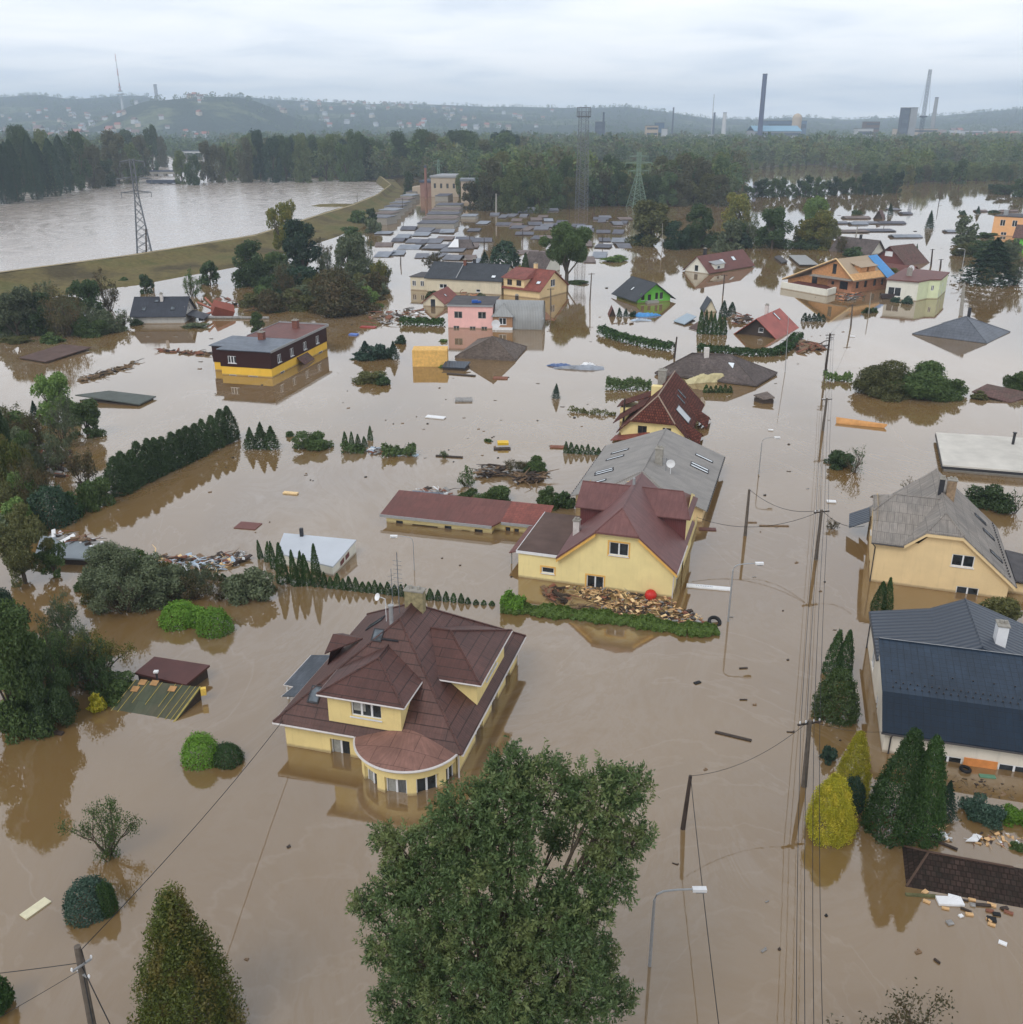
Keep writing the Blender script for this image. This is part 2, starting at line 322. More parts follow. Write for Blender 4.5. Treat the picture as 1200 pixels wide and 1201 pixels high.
def dike():
    prof = [(0, -.8), (.07, .9), (.2, 2.9), (.32, 3.0), (.5, 1.2), (.7, .7), (.9, .35), (1, -.8)]
    rows = []
    for k in range(len(DL) - 1):
        for s in range(6):
            t = s / 6; a = P(*DL[k]).lerp(P(*DL[k + 1]), t); b = P(*DR[k]).lerp(P(*DR[k + 1]), t)
            rows.append((a, b))
    rows.append((P(*DL[-1]), P(*DR[-1])))
    g = G(); n = 25; vs = []
    for a, b in rows:
        for i in range(n + 1):
            t = i / n; z = np.interp(t, [p[0] for p in prof], [p[1] for p in prof]); p = a.lerp(b, t)
            vs.append((p.x, p.y, z + (random.uniform(-.12, .12) if 0 < i < n else 0)))
    g.add(vs, [(j * (n + 1) + i, j * (n + 1) + i + 1, (j + 1) * (n + 1) + i + 1, (j + 1) * (n + 1) + i) for j in range(len(rows) - 1) for i in range(n)])
    tag(g.obj('embankment', DIKE_G, smooth=True), 'long grassy flood dike between the wide river and the flooded gardens', kind='structure')
    g = G(); vs = []
    for a, b in rows:
        for t in (.24, .29): p = a.lerp(b, t); vs.append((p.x, p.y, 3.1))
    g.add(vs, [(2 * i, 2 * i + 1, 2 * i + 3, 2 * i + 2) for i in range(len(rows) - 1)])
    tag(g.obj('path', plain('dirt_track', S(150, 136, 104), .95, .2, .2)), 'pale dirt track along the top of the dike', kind='structure')
    c = P(398, 241.5); g = G(); pr = []
    for i in range(20):
        a = 2 * math.pi * i / 20; pr.append((c.x + 15 * math.cos(a), c.y + 5 * math.sin(a)))
    g.add([(x, y, -.3) for x, y in pr] + [(c.x + (x - c.x) * .6, c.y + (y - c.y) * .6, .8) for x, y in pr], [(i, (i + 1) % 20, 20 + (i + 1) % 20, 20 + i) for i in range(20)] + [tuple(range(20, 40))])
    tag(g.obj('island', DIKE_G), 'low brown grassy spit in the river beside the dike', kind='structure')
dike()
LANDM = grass_mat('land', S(64, 74, 46), S(78, 84, 54), S(92, 96, 62), .004)
def land_patch(name, pts, z, label):
    g = G(); pl = [P(*p) for p in pts]; g.add([(p.x, p.y, z) for p in pl] + [(p.x, p.y, -1) for p in pl], [tuple(range(len(pl)))[::-1]] + [(i, (i + 1) % len(pl), len(pl) + (i + 1) % len(pl), len(pl) + i) for i in range(len(pl))])
    return tag(g.obj(name, plain('woodland_floor', S(62, 58, 42), .95, .3, .05)), label, kind='structure')
WOOD1 = [(262, 209), (330, 207), (440, 211), (462, 209), (480, 208), (500, 214), (562, 215), (568, 238), (640, 241), (740, 241), (850, 236), (868, 222), (872, 200), (905, 196), (960, 193), (1000, 200), (1050, 214), (1190, 211), (1260, 205), (1260, 168), (262, 168)]
WOOD0 = [(-60, 222), (60, 220), (120, 210), (168, 208), (176, 192), (184, 176), (184, 168), (-60, 168)]
land_patch('ground', WOOD1, .15, 'dark woodland floor under the wide forest')
land_patch('ground', WOOD0, .15, 'dark woodland floor behind the poplars')
SKY = [(-250, 116), (-80, 117), (0, 116), (60, 111), (95, 114), (140, 112), (165, 111), (185, 112), (205, 119), (235, 113), (290, 112), (330, 115), (400, 118), (470, 120), (560, 124), (620, 125), (700, 125), (730, 124), (775, 129), (830, 136), (880, 137), (930, 134), (985, 136), (1040, 133), (1100, 130), (1140, 126), (1180, 124), (1260, 123), (1500, 121)]
def azim(px): p = P(px, 200); return math.atan2(p.x, p.y)
SA = [azim(x) for x, y in SKY]; SZ = [y for x, y in SKY]
def row2z(y, D): return CH + (HOR - y) / CF * D
fn = [(rs.uniform(.0004, .004), rs.uniform(0, 6.28), rs.uniform(0, 6.28)) for _ in range(24)]
def terr(x, y):
    D = math.hypot(x, y); a = math.atan2(x, y)
    yr = np.interp(a, SA, SZ); D1 = D * math.cos(a)
    zt = row2z(yr + 4.5, 5200); 
    s = min(max((D1 - 2500) / 2700, 0), 1); s = s * s * (3 - 2 * s)
    z = -.6 + min(max((D1 - 1150) / 150, 0), 1) * 1.4
    nzv = 0
    for i, (f, p, q) in enumerate(fn): nzv += math.sin(x * f * (1 + .1 * i) + p + y * f * .7) * math.sin(y * f * 1.3 + q) * (.002 / f)
    z += s * (zt + 0) + min(max((D1 - 1800) / 2500, 0), 1) * nzv * 1.6
    # wooded hill left
    p = P(235, 143 + CH * CF / 2700.); dx = (x - p.x) / 235; dy = (y - p.y) / 330; q = dx * dx + dy * dy
    z += 78 * math.exp(-q * q * .8) 
    if D1 > 5200: z -= (D1 - 5200) * .05
    return z
def terrain():
    na, nd = 220, 80; vs = []
    for j in range(nd + 1):
        D = 1120 * (7400 / 1120) ** (j / nd)
        for i in range(na + 1):
            a = -R(46) + R(92) * i / na; x = D * math.tan(a); vs.append((x, D, terr(x, D)))
    m, nt, b = new_mat('hill_country'); tc = N(nt, 'ShaderNodeTexCoord'); v = tc.outputs['Object']
    c = ramp(nt, noise(nt, v, .0022, 5, .6), [(.42, S(44, 56, 44)), (.56, S(52, 64, 48)), (.60, S(104, 112, 78)), (.66, S(60, 70, 52))])
    c = mixc(nt, .6, c, tinted(nt, (.5, .5, .5), noise(nt, v, .05, 5, .7), .6), 'OVERLAY')
    L(nt, c, b.inputs['Base Color']); b.inputs['Roughness'].default_value = 1; b.inputs['Specular IOR Level'].default_value = .05
    bump(nt, b, noise(nt, v, .05, 5, .7), 1, 14)
    g = G(); g.add(vs, [(j * (na + 1) + i, j * (na + 1) + i + 1, (j + 1) * (na + 1) + i + 1, (j + 1) * (na + 1) + i) for j in range(nd) for i in range(na)])
    tag(g.obj('hills', m, smooth=True), 'wooded low hills and valley floor along the horizon', kind='structure')
terrain()
# haze: one closed box of even pale air
def haze():
    g = G(); g.box((-8300, -8300, -3), (8300, 8300, 262)); m = bpy.data.materials.new('haze'); m.use_nodes = True; nt = m.node_tree; nt.nodes.clear()
    v = N(nt, 'ShaderNodeVolumePrincipled'); v.inputs['Density'].default_value = HAZE; v.inputs['Color'].default_value = (.70, .84, 1.0, 1); v.inputs['Anisotropy'].default_value = .0
    o = N(nt, 'ShaderNodeOutputMaterial'); L(nt, v.outputs[0], o.inputs['Volume'])
    tag(g.obj('haze', m), 'thin blue grey haze over the valley', kind='stuff')
HAZE = .0002
haze()
# ---------------------------------------------------------------- HOUSE KIT
def frame_of(Np, Fp, z=0):    # near-left corner and right end of the front, both on the water
    n = P(*Np, z); f = P(*Fp, z); d = f - n
    return n, math.atan2(d.y, d.x), math.hypot(d.x, d.y)
def sides(w, d, x0=0, y0=0): return {'f': ((x0, y0), (1, 0), w), 'r': ((x0 + w, y0), (0, 1), d), 'b': ((x0 + w, y0 + d), (-1, 0), w), 'l': ((x0, y0 + d), (0, -1), d)}
def wall_face(g, p0, dr, outline, holes=(), rev=.16, arc=None):
    ox, oy = dr[1], -dr[0]
    def M(u, v, dpt=0): return (p0[0] + dr[0] * u - ox * dpt, p0[1] + dr[1] * u - oy * dpt, v)
    loops = [[Vector((u, v, 0)) for u, v in outline]] + [[Vector(q + (0,)) for q in ((a, b), (a, d), (c, d), (c, b))] for a, b, c, d in holes]
    tris = tessellate_polygon(loops); flat = [q for l in loops for q in l]
    fs = []
    for t in tris:
        a, b, c = (flat[i] for i in t)
        fs.append(t if (b - a).cross(c - a).z > 0 else t[::-1])
    g.add([M(q.x, q.y) for q in flat], fs)
    for a, b, c, d in holes:
        for q in (((a, b), (a, d)), ((a, d), (c, d)), ((c, d), (c, b)), ((c, b), (a, b))):
            (u0, v0), (u1, v1) = q; g.poly([M(u0, v0), M(u1, v1), M(u1, v1, rev), M(u0, v0, rev)])
def window(par, p0, dr, hole, n=2, rev=.16, sill=True, fm=None, glass=None, label=None, trim=None, split=None, curtain=False):
    a, b, c, d = hole; ox, oy = dr[1], -dr[0]; fm = fm or WHITE; glass = glass or GLASS
    def bx(g, u0, v0, u1, v1, d0, d1):
        pts = [(u, v, q) for q in (d0, d1) for v in (v0, v1) for u in (u0, u1)]
        g.add([(p0[0] + dr[0] * u - ox * q, p0[1] + dr[1] * u - oy * q, v) for u, v, q in pts], [(0, 1, 3, 2), (4, 6, 7, 5), (0, 4, 5, 1), (1, 5, 7, 3), (3, 7, 6, 2), (2, 6, 4, 0)])
    g = G(); t = .07 if (c - a) > .7 else .05; r0, r1 = rev - .07, rev + .01
    bx(g, a + .003, d - t, c - .003, d - .003, r0, r1); bx(g, a + .003, b + .003, c - .003, b + t, r0, r1); bx(g, a + .003, b + t, a + t, d - t, r0, r1); bx(g, c - t, b + t, c - .003, d - t, r0, r1)
    for i in range(1, n):
        u = a + (c - a) * (split if split else i / n); bx(g, u - .06, b + t, u + .06, d - t, r0, r1)
    f = g.obj('window', fm, par)
    if label: f['label'] = label
    g = G(); bx(g, a + .02, b + .02, c - .02, d - .02, rev - .02, rev + .03); g.obj('pane', glass, f)
    if curtain:
        g = G(); bx(g, a + .1, b + (d - b) * .3, a + (c - a) * .45, d - .08, rev - .026, rev - .021); g.obj('curtain', CURT, f)
    if sill and b > .1:
        g = G(); bx(g, a - .06, b - .06, c + .06, b - .002, -.09, rev - .01); g.obj('sill', WHITE if sill is True else sill, f)
    if trim:
        g = G(); w_ = .13
        bx(g, a - w_, d + .002, c + w_, d + w_, -.02, .0); bx(g, a - w_, max(b - w_, -.5), a - .002, d, -.02, 0); bx(g, c + .002, max(b - w_, -.5), c + w_, d, -.02, 0)
        if b > 0: bx(g, a - .002, b - w_, c + .002, b - .062, -.02, 0)
        g.obj('window_trim', trim, f)
    return f
def caps(g, pts, r=.07):
    for a, b in pts: g.tube([Vector(a) + Vector((0, 0, .02)), Vector(b) + Vector((0, 0, .02))], r, 5)
def chimney(par, x, y, z0, z1, s=.5, mat=None, s2=None, cap=True, name='chimney'):
    g = G(); s2 = s2 or s; g.box((x - s / 2, y - s2 / 2, z0), (x + s / 2, y + s2 / 2, z1)); c = g.obj(name, mat or CONC, par)
    if cap:
        g = G(); g.box((x - s / 2 - .06, y - s2 / 2 - .06, z1), (x + s / 2 + .06, y + s2 / 2 + .06, z1 + .09))
        for k in (-1, 1): g.box((x + k * s * .22 - .09, y - .09, z1 + .09), (x + k * s * .22 + .09, y + .09, z1 + .3))
        g.obj('chimney_cap', CONC, c)
    return c
def skylight(par, poly, cx_, cy_, wd=.6, ln=.9, mat=None, name='skylight'):
    a, b, c = (Vector(q) for q in poly[:3]); n = (b - a).cross(c - a).normalized(); n = n if n.z > 0 else -n
    u = Vector((0, 0, 1)).cross(n).normalized(); v = n.cross(u)
    z = a.z - (n.x * (cx_ - a.x) + n.y * (cy_ - a.y)) / n.z; o = Vector((cx_, cy_, z))
    q = lambda s, t, h: o + u * s + v * t + n * h
    def bx(g, s0, t0, s1, t1, h0, h1): g.add([q(s, t, h) for h in (h0, h1) for t in (t0, t1) for s in (s0, s1)], [(0, 2, 3, 1), (4, 5, 7, 6), (0, 1, 5, 4), (1, 3, 7, 5), (3, 2, 6, 7), (2, 0, 4, 6)])
    g = G(); W, H = wd / 2, ln / 2
    for r in ((-W - .07, -H - .1, W + .07, -H), (-W - .07, H, W + .07, H + .07), (-W - .07, -H, -W, H), (W, -H, W + .07, H)): bx(g, *r, -.02, .09)
    f = g.obj(name, DMETAL, par); g = G(); bx(g, -W, -H, W, H, -.02, .06); g.obj('pane', mat or SKYGL, f); return f
def onpoly(root, poly, px, py):      # where a photo spot falls on a roof plane, in the root's coordinates
    M = Matrix.Translation(root.location) @ root.rotation_euler.to_matrix().to_4x4(); a, b, c = (M @ Vector(q) for q in poly[:3]); n = (b - a).cross(c - a)
    o = Vector((0, 0, CH)); d = P(px, py) - o; return M.inverted() @ (o + d * ((a - o).dot(n) / d.dot(n)))
def skylight_at(root, par, poly, px, py, *k): p = onpoly(root, poly, px, py); return skylight(par, poly, p.x, p.y, *k)
def gable_y(x0, x1, y0, y1, ze, zr, xr=None, zl=None, hf=0, hb=0):
    """ridge along y; hf / hb = width fraction of the half hips at front / back"""
    xr = (x0 + x1) / 2 if xr is None else xr; zl = ze if zl is None else zl
    f0 = [(x0, y0, zl)]; f1 = [(x1, y0, ze)]; P_ = []
    lp = [(x0, y0, zl)]; rp = [(x1, y0, ze)]
    def hip(y, sg, k):
        zl_ = zr - (zr - zl) * k; zr_ = zr - (zr - ze) * k; z = max(zl_, zr_)
        a = (xr - (xr - x0) * (zr - z) / (zr - zl), y, z); b = (xr + (x1 - xr) * (zr - z) / (zr - ze), y, z)
        c = (xr, y + sg * (zr - z) * 1.0, zr); return a, b, c
    if hf: a, b, c = hip(y0, 1, hf); lp += [a, c]; rp += [b, c]; P_.append([a, b, c])
    else: lp.append((xr, y0, zr)); rp.append((xr, y0, zr))
    if hb: a, b, c = hip(y1, -1, hb); lp += [c, a]; rp += [c, b]; P_.append([a, b, c])
    else: lp.append((xr, y1, zr)); rp.append((xr, y1, zr))
    lp.append((x0, y1, zl)); rp.append((x1, y1, ze)); return [lp, rp] + P_
def gable_x(x0, x1, y0, y1, ze, zr, yr=None):
    yr = (y0 + y1) / 2 if yr is None else yr
    return [[(x0, y0, ze), (x1, y0, ze), (x1, yr, zr), (x0, yr, zr)], [(x0, y1, ze), (x1, y1, ze), (x1, yr, zr), (x0, yr, zr)]]
def hip_roof(x0, x1, y0, y1, ze, zr, ix=None, iy=None):
    w, d = x1 - x0, y1 - y0
    if w >= d: i = d / 2 if ix is None else ix; a, b = (x0 + i, (y0 + y1) / 2, zr), (x1 - i, (y0 + y1) / 2, zr); A, B, C, D = (x0, y0, ze), (x1, y0, ze), (x1, y1, ze), (x0, y1, ze)
    else: i = w / 2 if iy is None else iy; a, b = ((x0 + x1) / 2, y0 + i, zr), ((x0 + x1) / 2, y1 - i, zr); A, B, C, D = (x1, y0, ze), (x1, y1, ze), (x0, y1, ze), (x0, y0, ze)
    if (Vector(a) - Vector(b)).length < .02: return [[A, B, a], [B, C, a], [C, D, a], [D, A, a]], [(A, a), (B, a), (C, a), (D, a)]
    return [[A, B, b, a], [B, C, b], [C, D, a, b], [D, A, a]], [(A, a), (D, a), (B, b), (C, b), (a, b)]
def put_roof(root, polys, mat, t=.12, cap=None, capmat=None, r=.06, name='roof'):
    g = G(); g.roof(polys, t); ro = g.obj(name, mat, root)
    if cap:
        g = G(); caps(g, cap, r); g.obj('ridge_cap', capmat or mat, ro)
    return ro
def simple_house(label, cat, Np, Fp, d, ze, zr, kind, wall, roofm, oh=.35, wins=(), name='house', xr=None, group=None, cap=False, wn=2, base=-1.2, hf=0, hb=0, capmat=None, z0=0, fm=None):
    o, yaw, w = frame_of(Np, Fp, z0); root = empty(name, (o.x, o.y, 0), yaw, label, cat, group); sd = sides(w, d); g = G()
    for k, (p0, dr, ln) in sd.items():
        out = [(0, base), (ln, base), (ln, ze), (0, ze)]
        rid = (kind == 'gy' and k in 'fb') or (kind == 'gx' and k in 'lr')
        if rid:
            m = ln / 2 if xr is None else (xr if k == 'f' else ln - xr); h = hf if k == 'f' else hb
            zr_ = zr - .06; sl = (zr - ze) / (ln / 2 + oh) 
            if h: zt = zr - (zr - ze) * h - .08; q = m * (zt - ze) / (zr_ - ze); q2 = (ln - m) * (zt - ze) / (zr_ - ze); out = [(0, base), (ln, base), (ln, ze), (ln - q2, zt), (q, zt), (0, ze)]
            else: out = [(0, base), (ln, base), (ln, ze), (m, zr_), (0, ze)]
        hs = [q[1:5] for q in wins if q[0] == k]; wall_face(g, p0, dr, out, hs, .12)
    g.obj('wall', wall, root)
    for q in wins: window(root, sd[q[0]][0], sd[q[0]][1], q[1:5], q[5] if len(q) > 5 else wn, .12, fm=fm)
    sl = (zr - ze) / ((w if kind == 'gy' else d) / 2); e = ze - oh * sl * .8
    if kind == 'gy': polys = gable_y(-oh, w + oh, -oh, d + oh, e, zr, xr, hf=hf, hb=hb); cp = [((polys[0][1 if not hf else 2]), polys[0][-2] if not hb else polys[0][-3])]
    elif kind == 'gx': polys = gable_x(-oh, w + oh, -oh, d + oh, e, zr); cp = [(polys[0][3], polys[0][2])]
    else: polys, cp = hip_roof(-oh, w + oh, -oh, d + oh, ze - .05, zr)
    ro = put_roof(root, polys, roofm, .14, cp if cap else None, capmat)
    return root, ro, polys, w
# roofs
R_BRN = roof_tiles('brown_metal_tile_roof', S(86, 56, 50), 4.2, .72, .035, .06, .4, rough=.5, bmp=.5, sw=(.2, .36, .02, .8), spec=.4)
R_BAY = roof_tiles('red_brown_felt_roof', S(132, 98, 88), 1.5, 1.3, .022, .06, .5, rough=.8, bmp=.2, flat=True)
R_MAR = roof_tiles('maroon_sheet_roof', S(108, 74, 72), 1.15, 2.2, .015, .05, .72, rough=.5, bmp=.3, off=0, weather=S(132, 88, 84), wamt=.35)
R_GREY = ribbed('grey_corrugated_roof', S(150, 146, 142), .18, weather=S(118, 116, 114), wamt=.6, rough=.7)
R_GREY2 = roof_tiles('weathered_fibre_roof', S(146, 139, 132), .62, 1.25, .02, .12, .5, rough=.85, bmp=.4, weather=S(108, 106, 104), wamt=.6, sw=(.155, 1.25, .02, .8))
R_TILE = roof_tiles('old_clay_tile_roof', S(100, 56, 46), .3, .36, .045, .35, .35, rough=.85, bmp=.8, weather=S(70, 52, 48), wamt=.4, spec=.15)
R_SHIN = roof_tiles('dark_bitumen_shingle', S(98, 90, 88), .33, .15, .01, .2, .6, rough=.95, bmp=.3, spec=.1)
R_SHIN2 = roof_tiles('dark_brown_shingle', S(112, 102, 96), .33, .15, .01, .25, .6, rough=.95, bmp=.3, spec=.1)
R_BLUE = roof_tiles('slate_blue_sheet_roof', S(62, 74, 88), 60, .42, .03, .03, .45, rough=.42, bmp=.9, off=0)
R_BLUE2 = roof_tiles('slate_blue_tile_roof', S(38, 52, 68), .42, .42, .022, .05, .55, off=0, rough=.42, bmp=.7)
R_SEAM = ribbed('standing_seam_roof', S(58, 66, 78), .48, rough=.42, panel=.2, strength=.9)
R_DSLATE = roof_tiles('dark_slate_roof', S(58, 62, 68), .4, .3, .02, .12, .6, rough=.6, bmp=.4)
R_NAVY = roof_tiles('dark_navy_sheet_roof', S(52, 56, 66), 1.1, .4, .02, .06, .6, rough=.5, bmp=.4)
R_RED = roof_tiles('red_tile_roof', S(128, 70, 60), .5, .4, .02, .1, .6, rough=.6, bmp=.4)
R_RED2 = roof_tiles('bright_red_sheet_roof', S(158, 78, 66), 1.1, .35, .02, .05, .65, rough=.5, bmp=.4)
R_DRED = roof_tiles('dark_red_roof', S(108, 66, 60), 1.2, 1.6, .02, .08, .6, rough=.6, bmp=.3, weather=S(92, 62, 56), wamt=.5)
R_MOSS = roof_tiles('mottled_brown_roof', S(104, 76, 70), .4, .35, .03, .3, .5, rough=.8, bmp=.5, weather=S(80, 78, 68), wamt=.5)
R_FELT = plain('dark_roofing_felt', S(78, 76, 78), .85, .3, .8, bmp=.3)
R_FELTB = plain('brown_roofing_felt', S(92, 74, 68), .85, .2, .6, bmp=.3)
R_LEAD = roof_tiles('grey_metal_sheet_roof', S(98, 106, 118), 1.3, 1.1, .03, .12, .6, rough=.5, bmp=.3)
R_BRK = roof_tiles('dark_old_tile_roof', S(60, 48, 43), .26, .3, .03, .3, .5, rough=.9, bmp=.9, weather=S(42, 40, 35), wamt=.7, wscale=1.6, spec=.1)
R_GSTR = ribbed('light_grey_ridged_metal', S(150, 152, 152), .3, weather=S(124, 124, 122), wamt=.4, rough=.5)

# ---------------------------------------------------------------- A: the large brown roofed house
def house_brown():
    o, yaw, w = frame_of((336.5, 874.4), (537, 910)); d = 13.4
    root = empty('house', (o.x, o.y, 0), yaw, 'large yellow house with brown hipped roof, two dormers and rounded bay', 'house')
    g = G(); hf = [(3.0, -1, 4.3, 1.1)]
    wall_face(g, (0, 0), (1, 0), [(0, -1.5), (5.2, -1.5), (5.2, 1.95), (0, 1.95)], hf, .3)
    hr = [(3.5, -1, 5.1, .95), (7.0, -1, 8.5, .95), (10.4, -1, 11.6, .95)]
    wall_face(g, (w, 0), (0, 1), [(0, -1.5), (d, -1.5), (d, 1.95), (0, 1.95)], hr, .3)
    wall_face(g, (w, d), (-1, 0), [(0, -1.5), (w, -1.5), (w, 1.95), (0, 1.95)], [(2, -.9, 3.4, 1.0), (7, -.9, 8.4, 1.0)], .3)
    wall_face(g, (0, d), (0, -1), [(0, -1.5), (d, -1.5), (d, 1.95), (0, 1.95)], [(3, -.9, 4.4, 1.0), (9, -.9, 10.4, 1.0)], .3)
    g.obj('wall', W_YEL, root)
    window(root, (0, 0), (1, 0), hf[0], 2, .28, False, curtain=True)
    for h in hr: window(root, (w, 0), (0, 1), h, 2, .28, False)
    for h in [(2, -.9, 3.4, 1.0), (7, -.9, 8.4, 1.0)]: window(root, (w, d), (-1, 0), h, 2, .28, False)
    for h in [(3, -.9, 4.4, 1.0), (9, -.9, 10.4, 1.0)]: window(root, (0, d), (0, -1), h, 2, .28, False)
    e0, e1, ex, ey = -.5, w + .5, -.5, d + .5; s = .79; ze = 1.98; cxr = w / 2; ap = ze + (cxr - e0) * s
    A_, B_, C_, D_ = (e0, ex, ze), (e1, ex, ze), (e1, ey, ze), (e0, ey, ze); a = (cxr, ex + cxr - e0, ap); b = (cxr, ey - (cxr - e0), ap)
    polys = [[A_, B_, a], [B_, C_, b, a], [C_, D_, b], [D_, A_, a, b]]
    ro = put_roof(root, polys, R_BRN, .12, [(A_, a), (B_, a), (C_, b), (D_, b), (a, b)], R_BRN, .075)
    for (p, q) in ((A_, (5.1, ex, ze)), ((e1, ex, ze), C_), (C_, D_), (D_, A_)):
        g = G(); g.tube([Vector(p) + Vector((0, 0, -.1)), Vector(q) + Vector((0, 0, -.1))], .075, 6); g.obj('gutter', GUT, ro)
    for x, y in ((w + .12, -.12), (w + .12, d - .3)):
        g = G(); g.tube([(x, y, 1.85), (x, y, -1)], .055, 6); g.obj('downpipe', GUT, root)
    # bay
    cx_, cy_, r = 8.15, .35, 3.0; aw = [math.pi + .12 + (math.pi - .14) * i / 28 for i in range(29)]
    pt = lambda an, rr, z: (cx_ + rr * math.cos(an), cy_ + rr * math.sin(an), z)
    g = G()
    for i in range(28):
        g.poly([pt(aw[i], r, 1.12), pt(aw[i + 1], r, 1.12), pt(aw[i + 1], r, 1.9), pt(aw[i], r, 1.9)])
        g.poly([pt(aw[i], r - .3, 1.12), pt(aw[i + 1], r - .3, 1.12), pt(aw[i + 1], r, 1.12), pt(aw[i], r, 1.12)])
    for k in (0, 4.6, 10.3, 16.2, 22.2, 27):
        i0 = aw[0] + (aw[28] - aw[0]) * k / 28; i1 = aw[0] + (aw[28] - aw[0]) * min(k + 1.7, 28) / 28
        c = [pt(i0, r, 0), pt((i0 + i1) / 2, r + .003, 0), pt(i1, r, 0), pt(i1, r - .34, 0), pt(i0, r - .34, 0)]
        g.prism([(q[0], q[1]) for q in c], -1.4, 1.119)
    bw = g.obj('bay_wall', W_YEL, root)
    for k, k2 in ((1.7, 4.6), (6.3, 10.3), (12, 16.2), (17.9, 22.2), (23.9, 27)):
        i0 = aw[0] + (aw[28] - aw[0]) * k / 28; i1 = aw[0] + (aw[28] - aw[0]) * k2 / 28
        p, q = pt(i0, r - .2, 0), pt(i1, r - .2, 0); ln = math.hypot(q[0] - p[0], q[1] - p[1]); dr = ((q[0] - p[0]) / ln, (q[1] - p[1]) / ln)
        window(bw, (p[0], p[1]), dr, (.0, -1, ln, 1.118), 2, .08, False, curtain=k in (6.3, 12))
    g = G(); rim = [pt(math.pi - .02 + (math.pi + .02) * i / 36, r + .32, 1.93) for i in range(37)]
    rim = [q for q in rim if q[1] < .6]; hub = (cx_ - .1, 1.3, 2.75); n = len(rim); t = .1
    g.add(rim + [hub] + [(x, y, z - t) for x, y, z in rim], [(i, i + 1, n) for i in range(n - 1)] + [(i, n + 1 + i, n + 2 + i, i + 1) for i in range(n - 1)] + [tuple(range(2 * n, n, -1))])
    br = g.obj('bay_roof', R_BAY, root); g = G(); g.tube([(x, y, z - .05) for x, y, z in rim[1:-1]], .075, 6); g.obj('gutter', GUT, br)
    mr = lambda y: ze + (y - ex) * s
    # front dormer
    g = G(); x0, x1, zt = 3.05, 7.75, 4.42; yb = (zt - ze) / s + ex
    hd = [(1.5, 3.0, 3.45, 4.1)]
    wall_face(g, (x0, .02), (1, 0), [(0, mr(.02) - .15), (x1 - x0, mr(.02) - .15), (x1 - x0, zt), (0, zt)], hd, .22)
    for x, sg in ((x0, 1), (x1, -1)): g.poly([(x, .02, mr(0) - .15), (x, yb, zt), (x, .02, zt)][::sg])
    dm = g.obj('dormer', W_YEL, root); window(dm, (x0, .02), (1, 0), hd[0], 3, .2, WHITE, curtain=True)
    E0, E1, Y0, ze2, zr2 = 2.6, 8.15, -.42, 4.46, 5.65; Yb = (ze2 - ze) / s + ex; Yr = (zr2 - ze) / s + ex; xm = (E0 + E1) / 2
    pf = [(E0, Y0, ze2), (E1, Y0, ze2), (xm, 2.6, zr2)]
    dr_ = put_roof(dm, [pf, [(E1, Y0, ze2), (E1, Yb, ze2), (xm, Yr, zr2), (xm, 2.6, zr2)], [(E0, Y0, ze2), (E0, Yb, ze2), (xm, Yr, zr2), (xm, 2.6, zr2)]], R_BRN, .1,
        [((E0, Y0, ze2), (xm, 2.6, zr2)), ((E1, Y0, ze2), (xm, 2.6, zr2)), ((xm, 2.6, zr2), (xm, Yr, zr2))], None, .07)
    for p, q in (((E0, Y0), (E1, Y0)), ((E1, Y0), (E1, Yb)), ((E0, Y0), (E0, Yb))):
        g = G(); g.tube([(p[0], p[1], ze2 - .08), (q[0], q[1], ze2 - .08)], .06, 6); g.obj('gutter', GUT, dm)
    # side dormer
    mx_ = lambda x: ze + (e1 - x) * s
    g = G(); y0, y1, zt = 4.0, 10.1, 4.15; xb = e1 - (zt - ze) / s; hd = [(1.9, 2.95, 4.3, 3.9)]
    wall_face(g, (w - .02, y0), (0, 1), [(0, mx_(w) - .15), (y1 - y0, mx_(w) - .15), (y1 - y0, zt), (0, zt)], hd, .22)
    for y, sg in ((y0, 1), (y1, -1)): g.poly([(w - .02, y, mx_(w) - .15), (w - .02, y, zt), (xb, y, zt)][::sg])
    dm = g.obj('dormer', W_YEL, root); window(dm, (w - .02, y0), (0, 1), hd[0], 3, .2, WHITE)
    X1, Y0, Y1, ze2, zr2 = w + .4, 3.5, 10.6, 4.2, 5.6; Xb = e1 - (ze2 - ze) / s; Xr = e1 - (zr2 - ze) / s; ym = (Y0 + Y1) / 2
    put_roof(dm, [[(X1, Y0, ze2), (X1, Y1, ze2), (8.5, ym, zr2)], [(X1, Y0, ze2), (Xb, Y0, ze2), (Xr, ym, zr2), (8.5, ym, zr2)], [(X1, Y1, ze2), (Xb, Y1, ze2), (Xr, ym, zr2), (8.5, ym, zr2)]], R_BRN, .1,
        [((X1, Y0, ze2), (8.5, ym, zr2)), ((X1, Y1, ze2), (8.5, ym, zr2)), ((8.5, ym, zr2), (Xr, ym, zr2))], None, .07)
    for p, q in (((X1, Y0), (X1, Y1)), ((X1, Y0), (Xb, Y0))):
        g = G(); g.tube([(p[0], p[1], ze2 - .08), (q[0], q[1], ze2 - .08)], .06, 6); g.obj('gutter', GUT, dm)
    # left small dormer gable, skylights, chimney, pipe, antennas
    g = G(); g.roof([[(.35, 5.2, 3.7), (2.5, 6.6, 4.4), (.35, 6.6, 4.4)], [(.35, 8.0, 3.7), (2.5, 6.6, 4.4), (.35, 6.6, 4.4)]], .08); g.add([(.4, 5.3, 2.6), (.4, 7.9, 2.6), (.4, 6.6, 4.35)], [(0, 2, 1)]); g.obj('dormer', R_BRN, root)
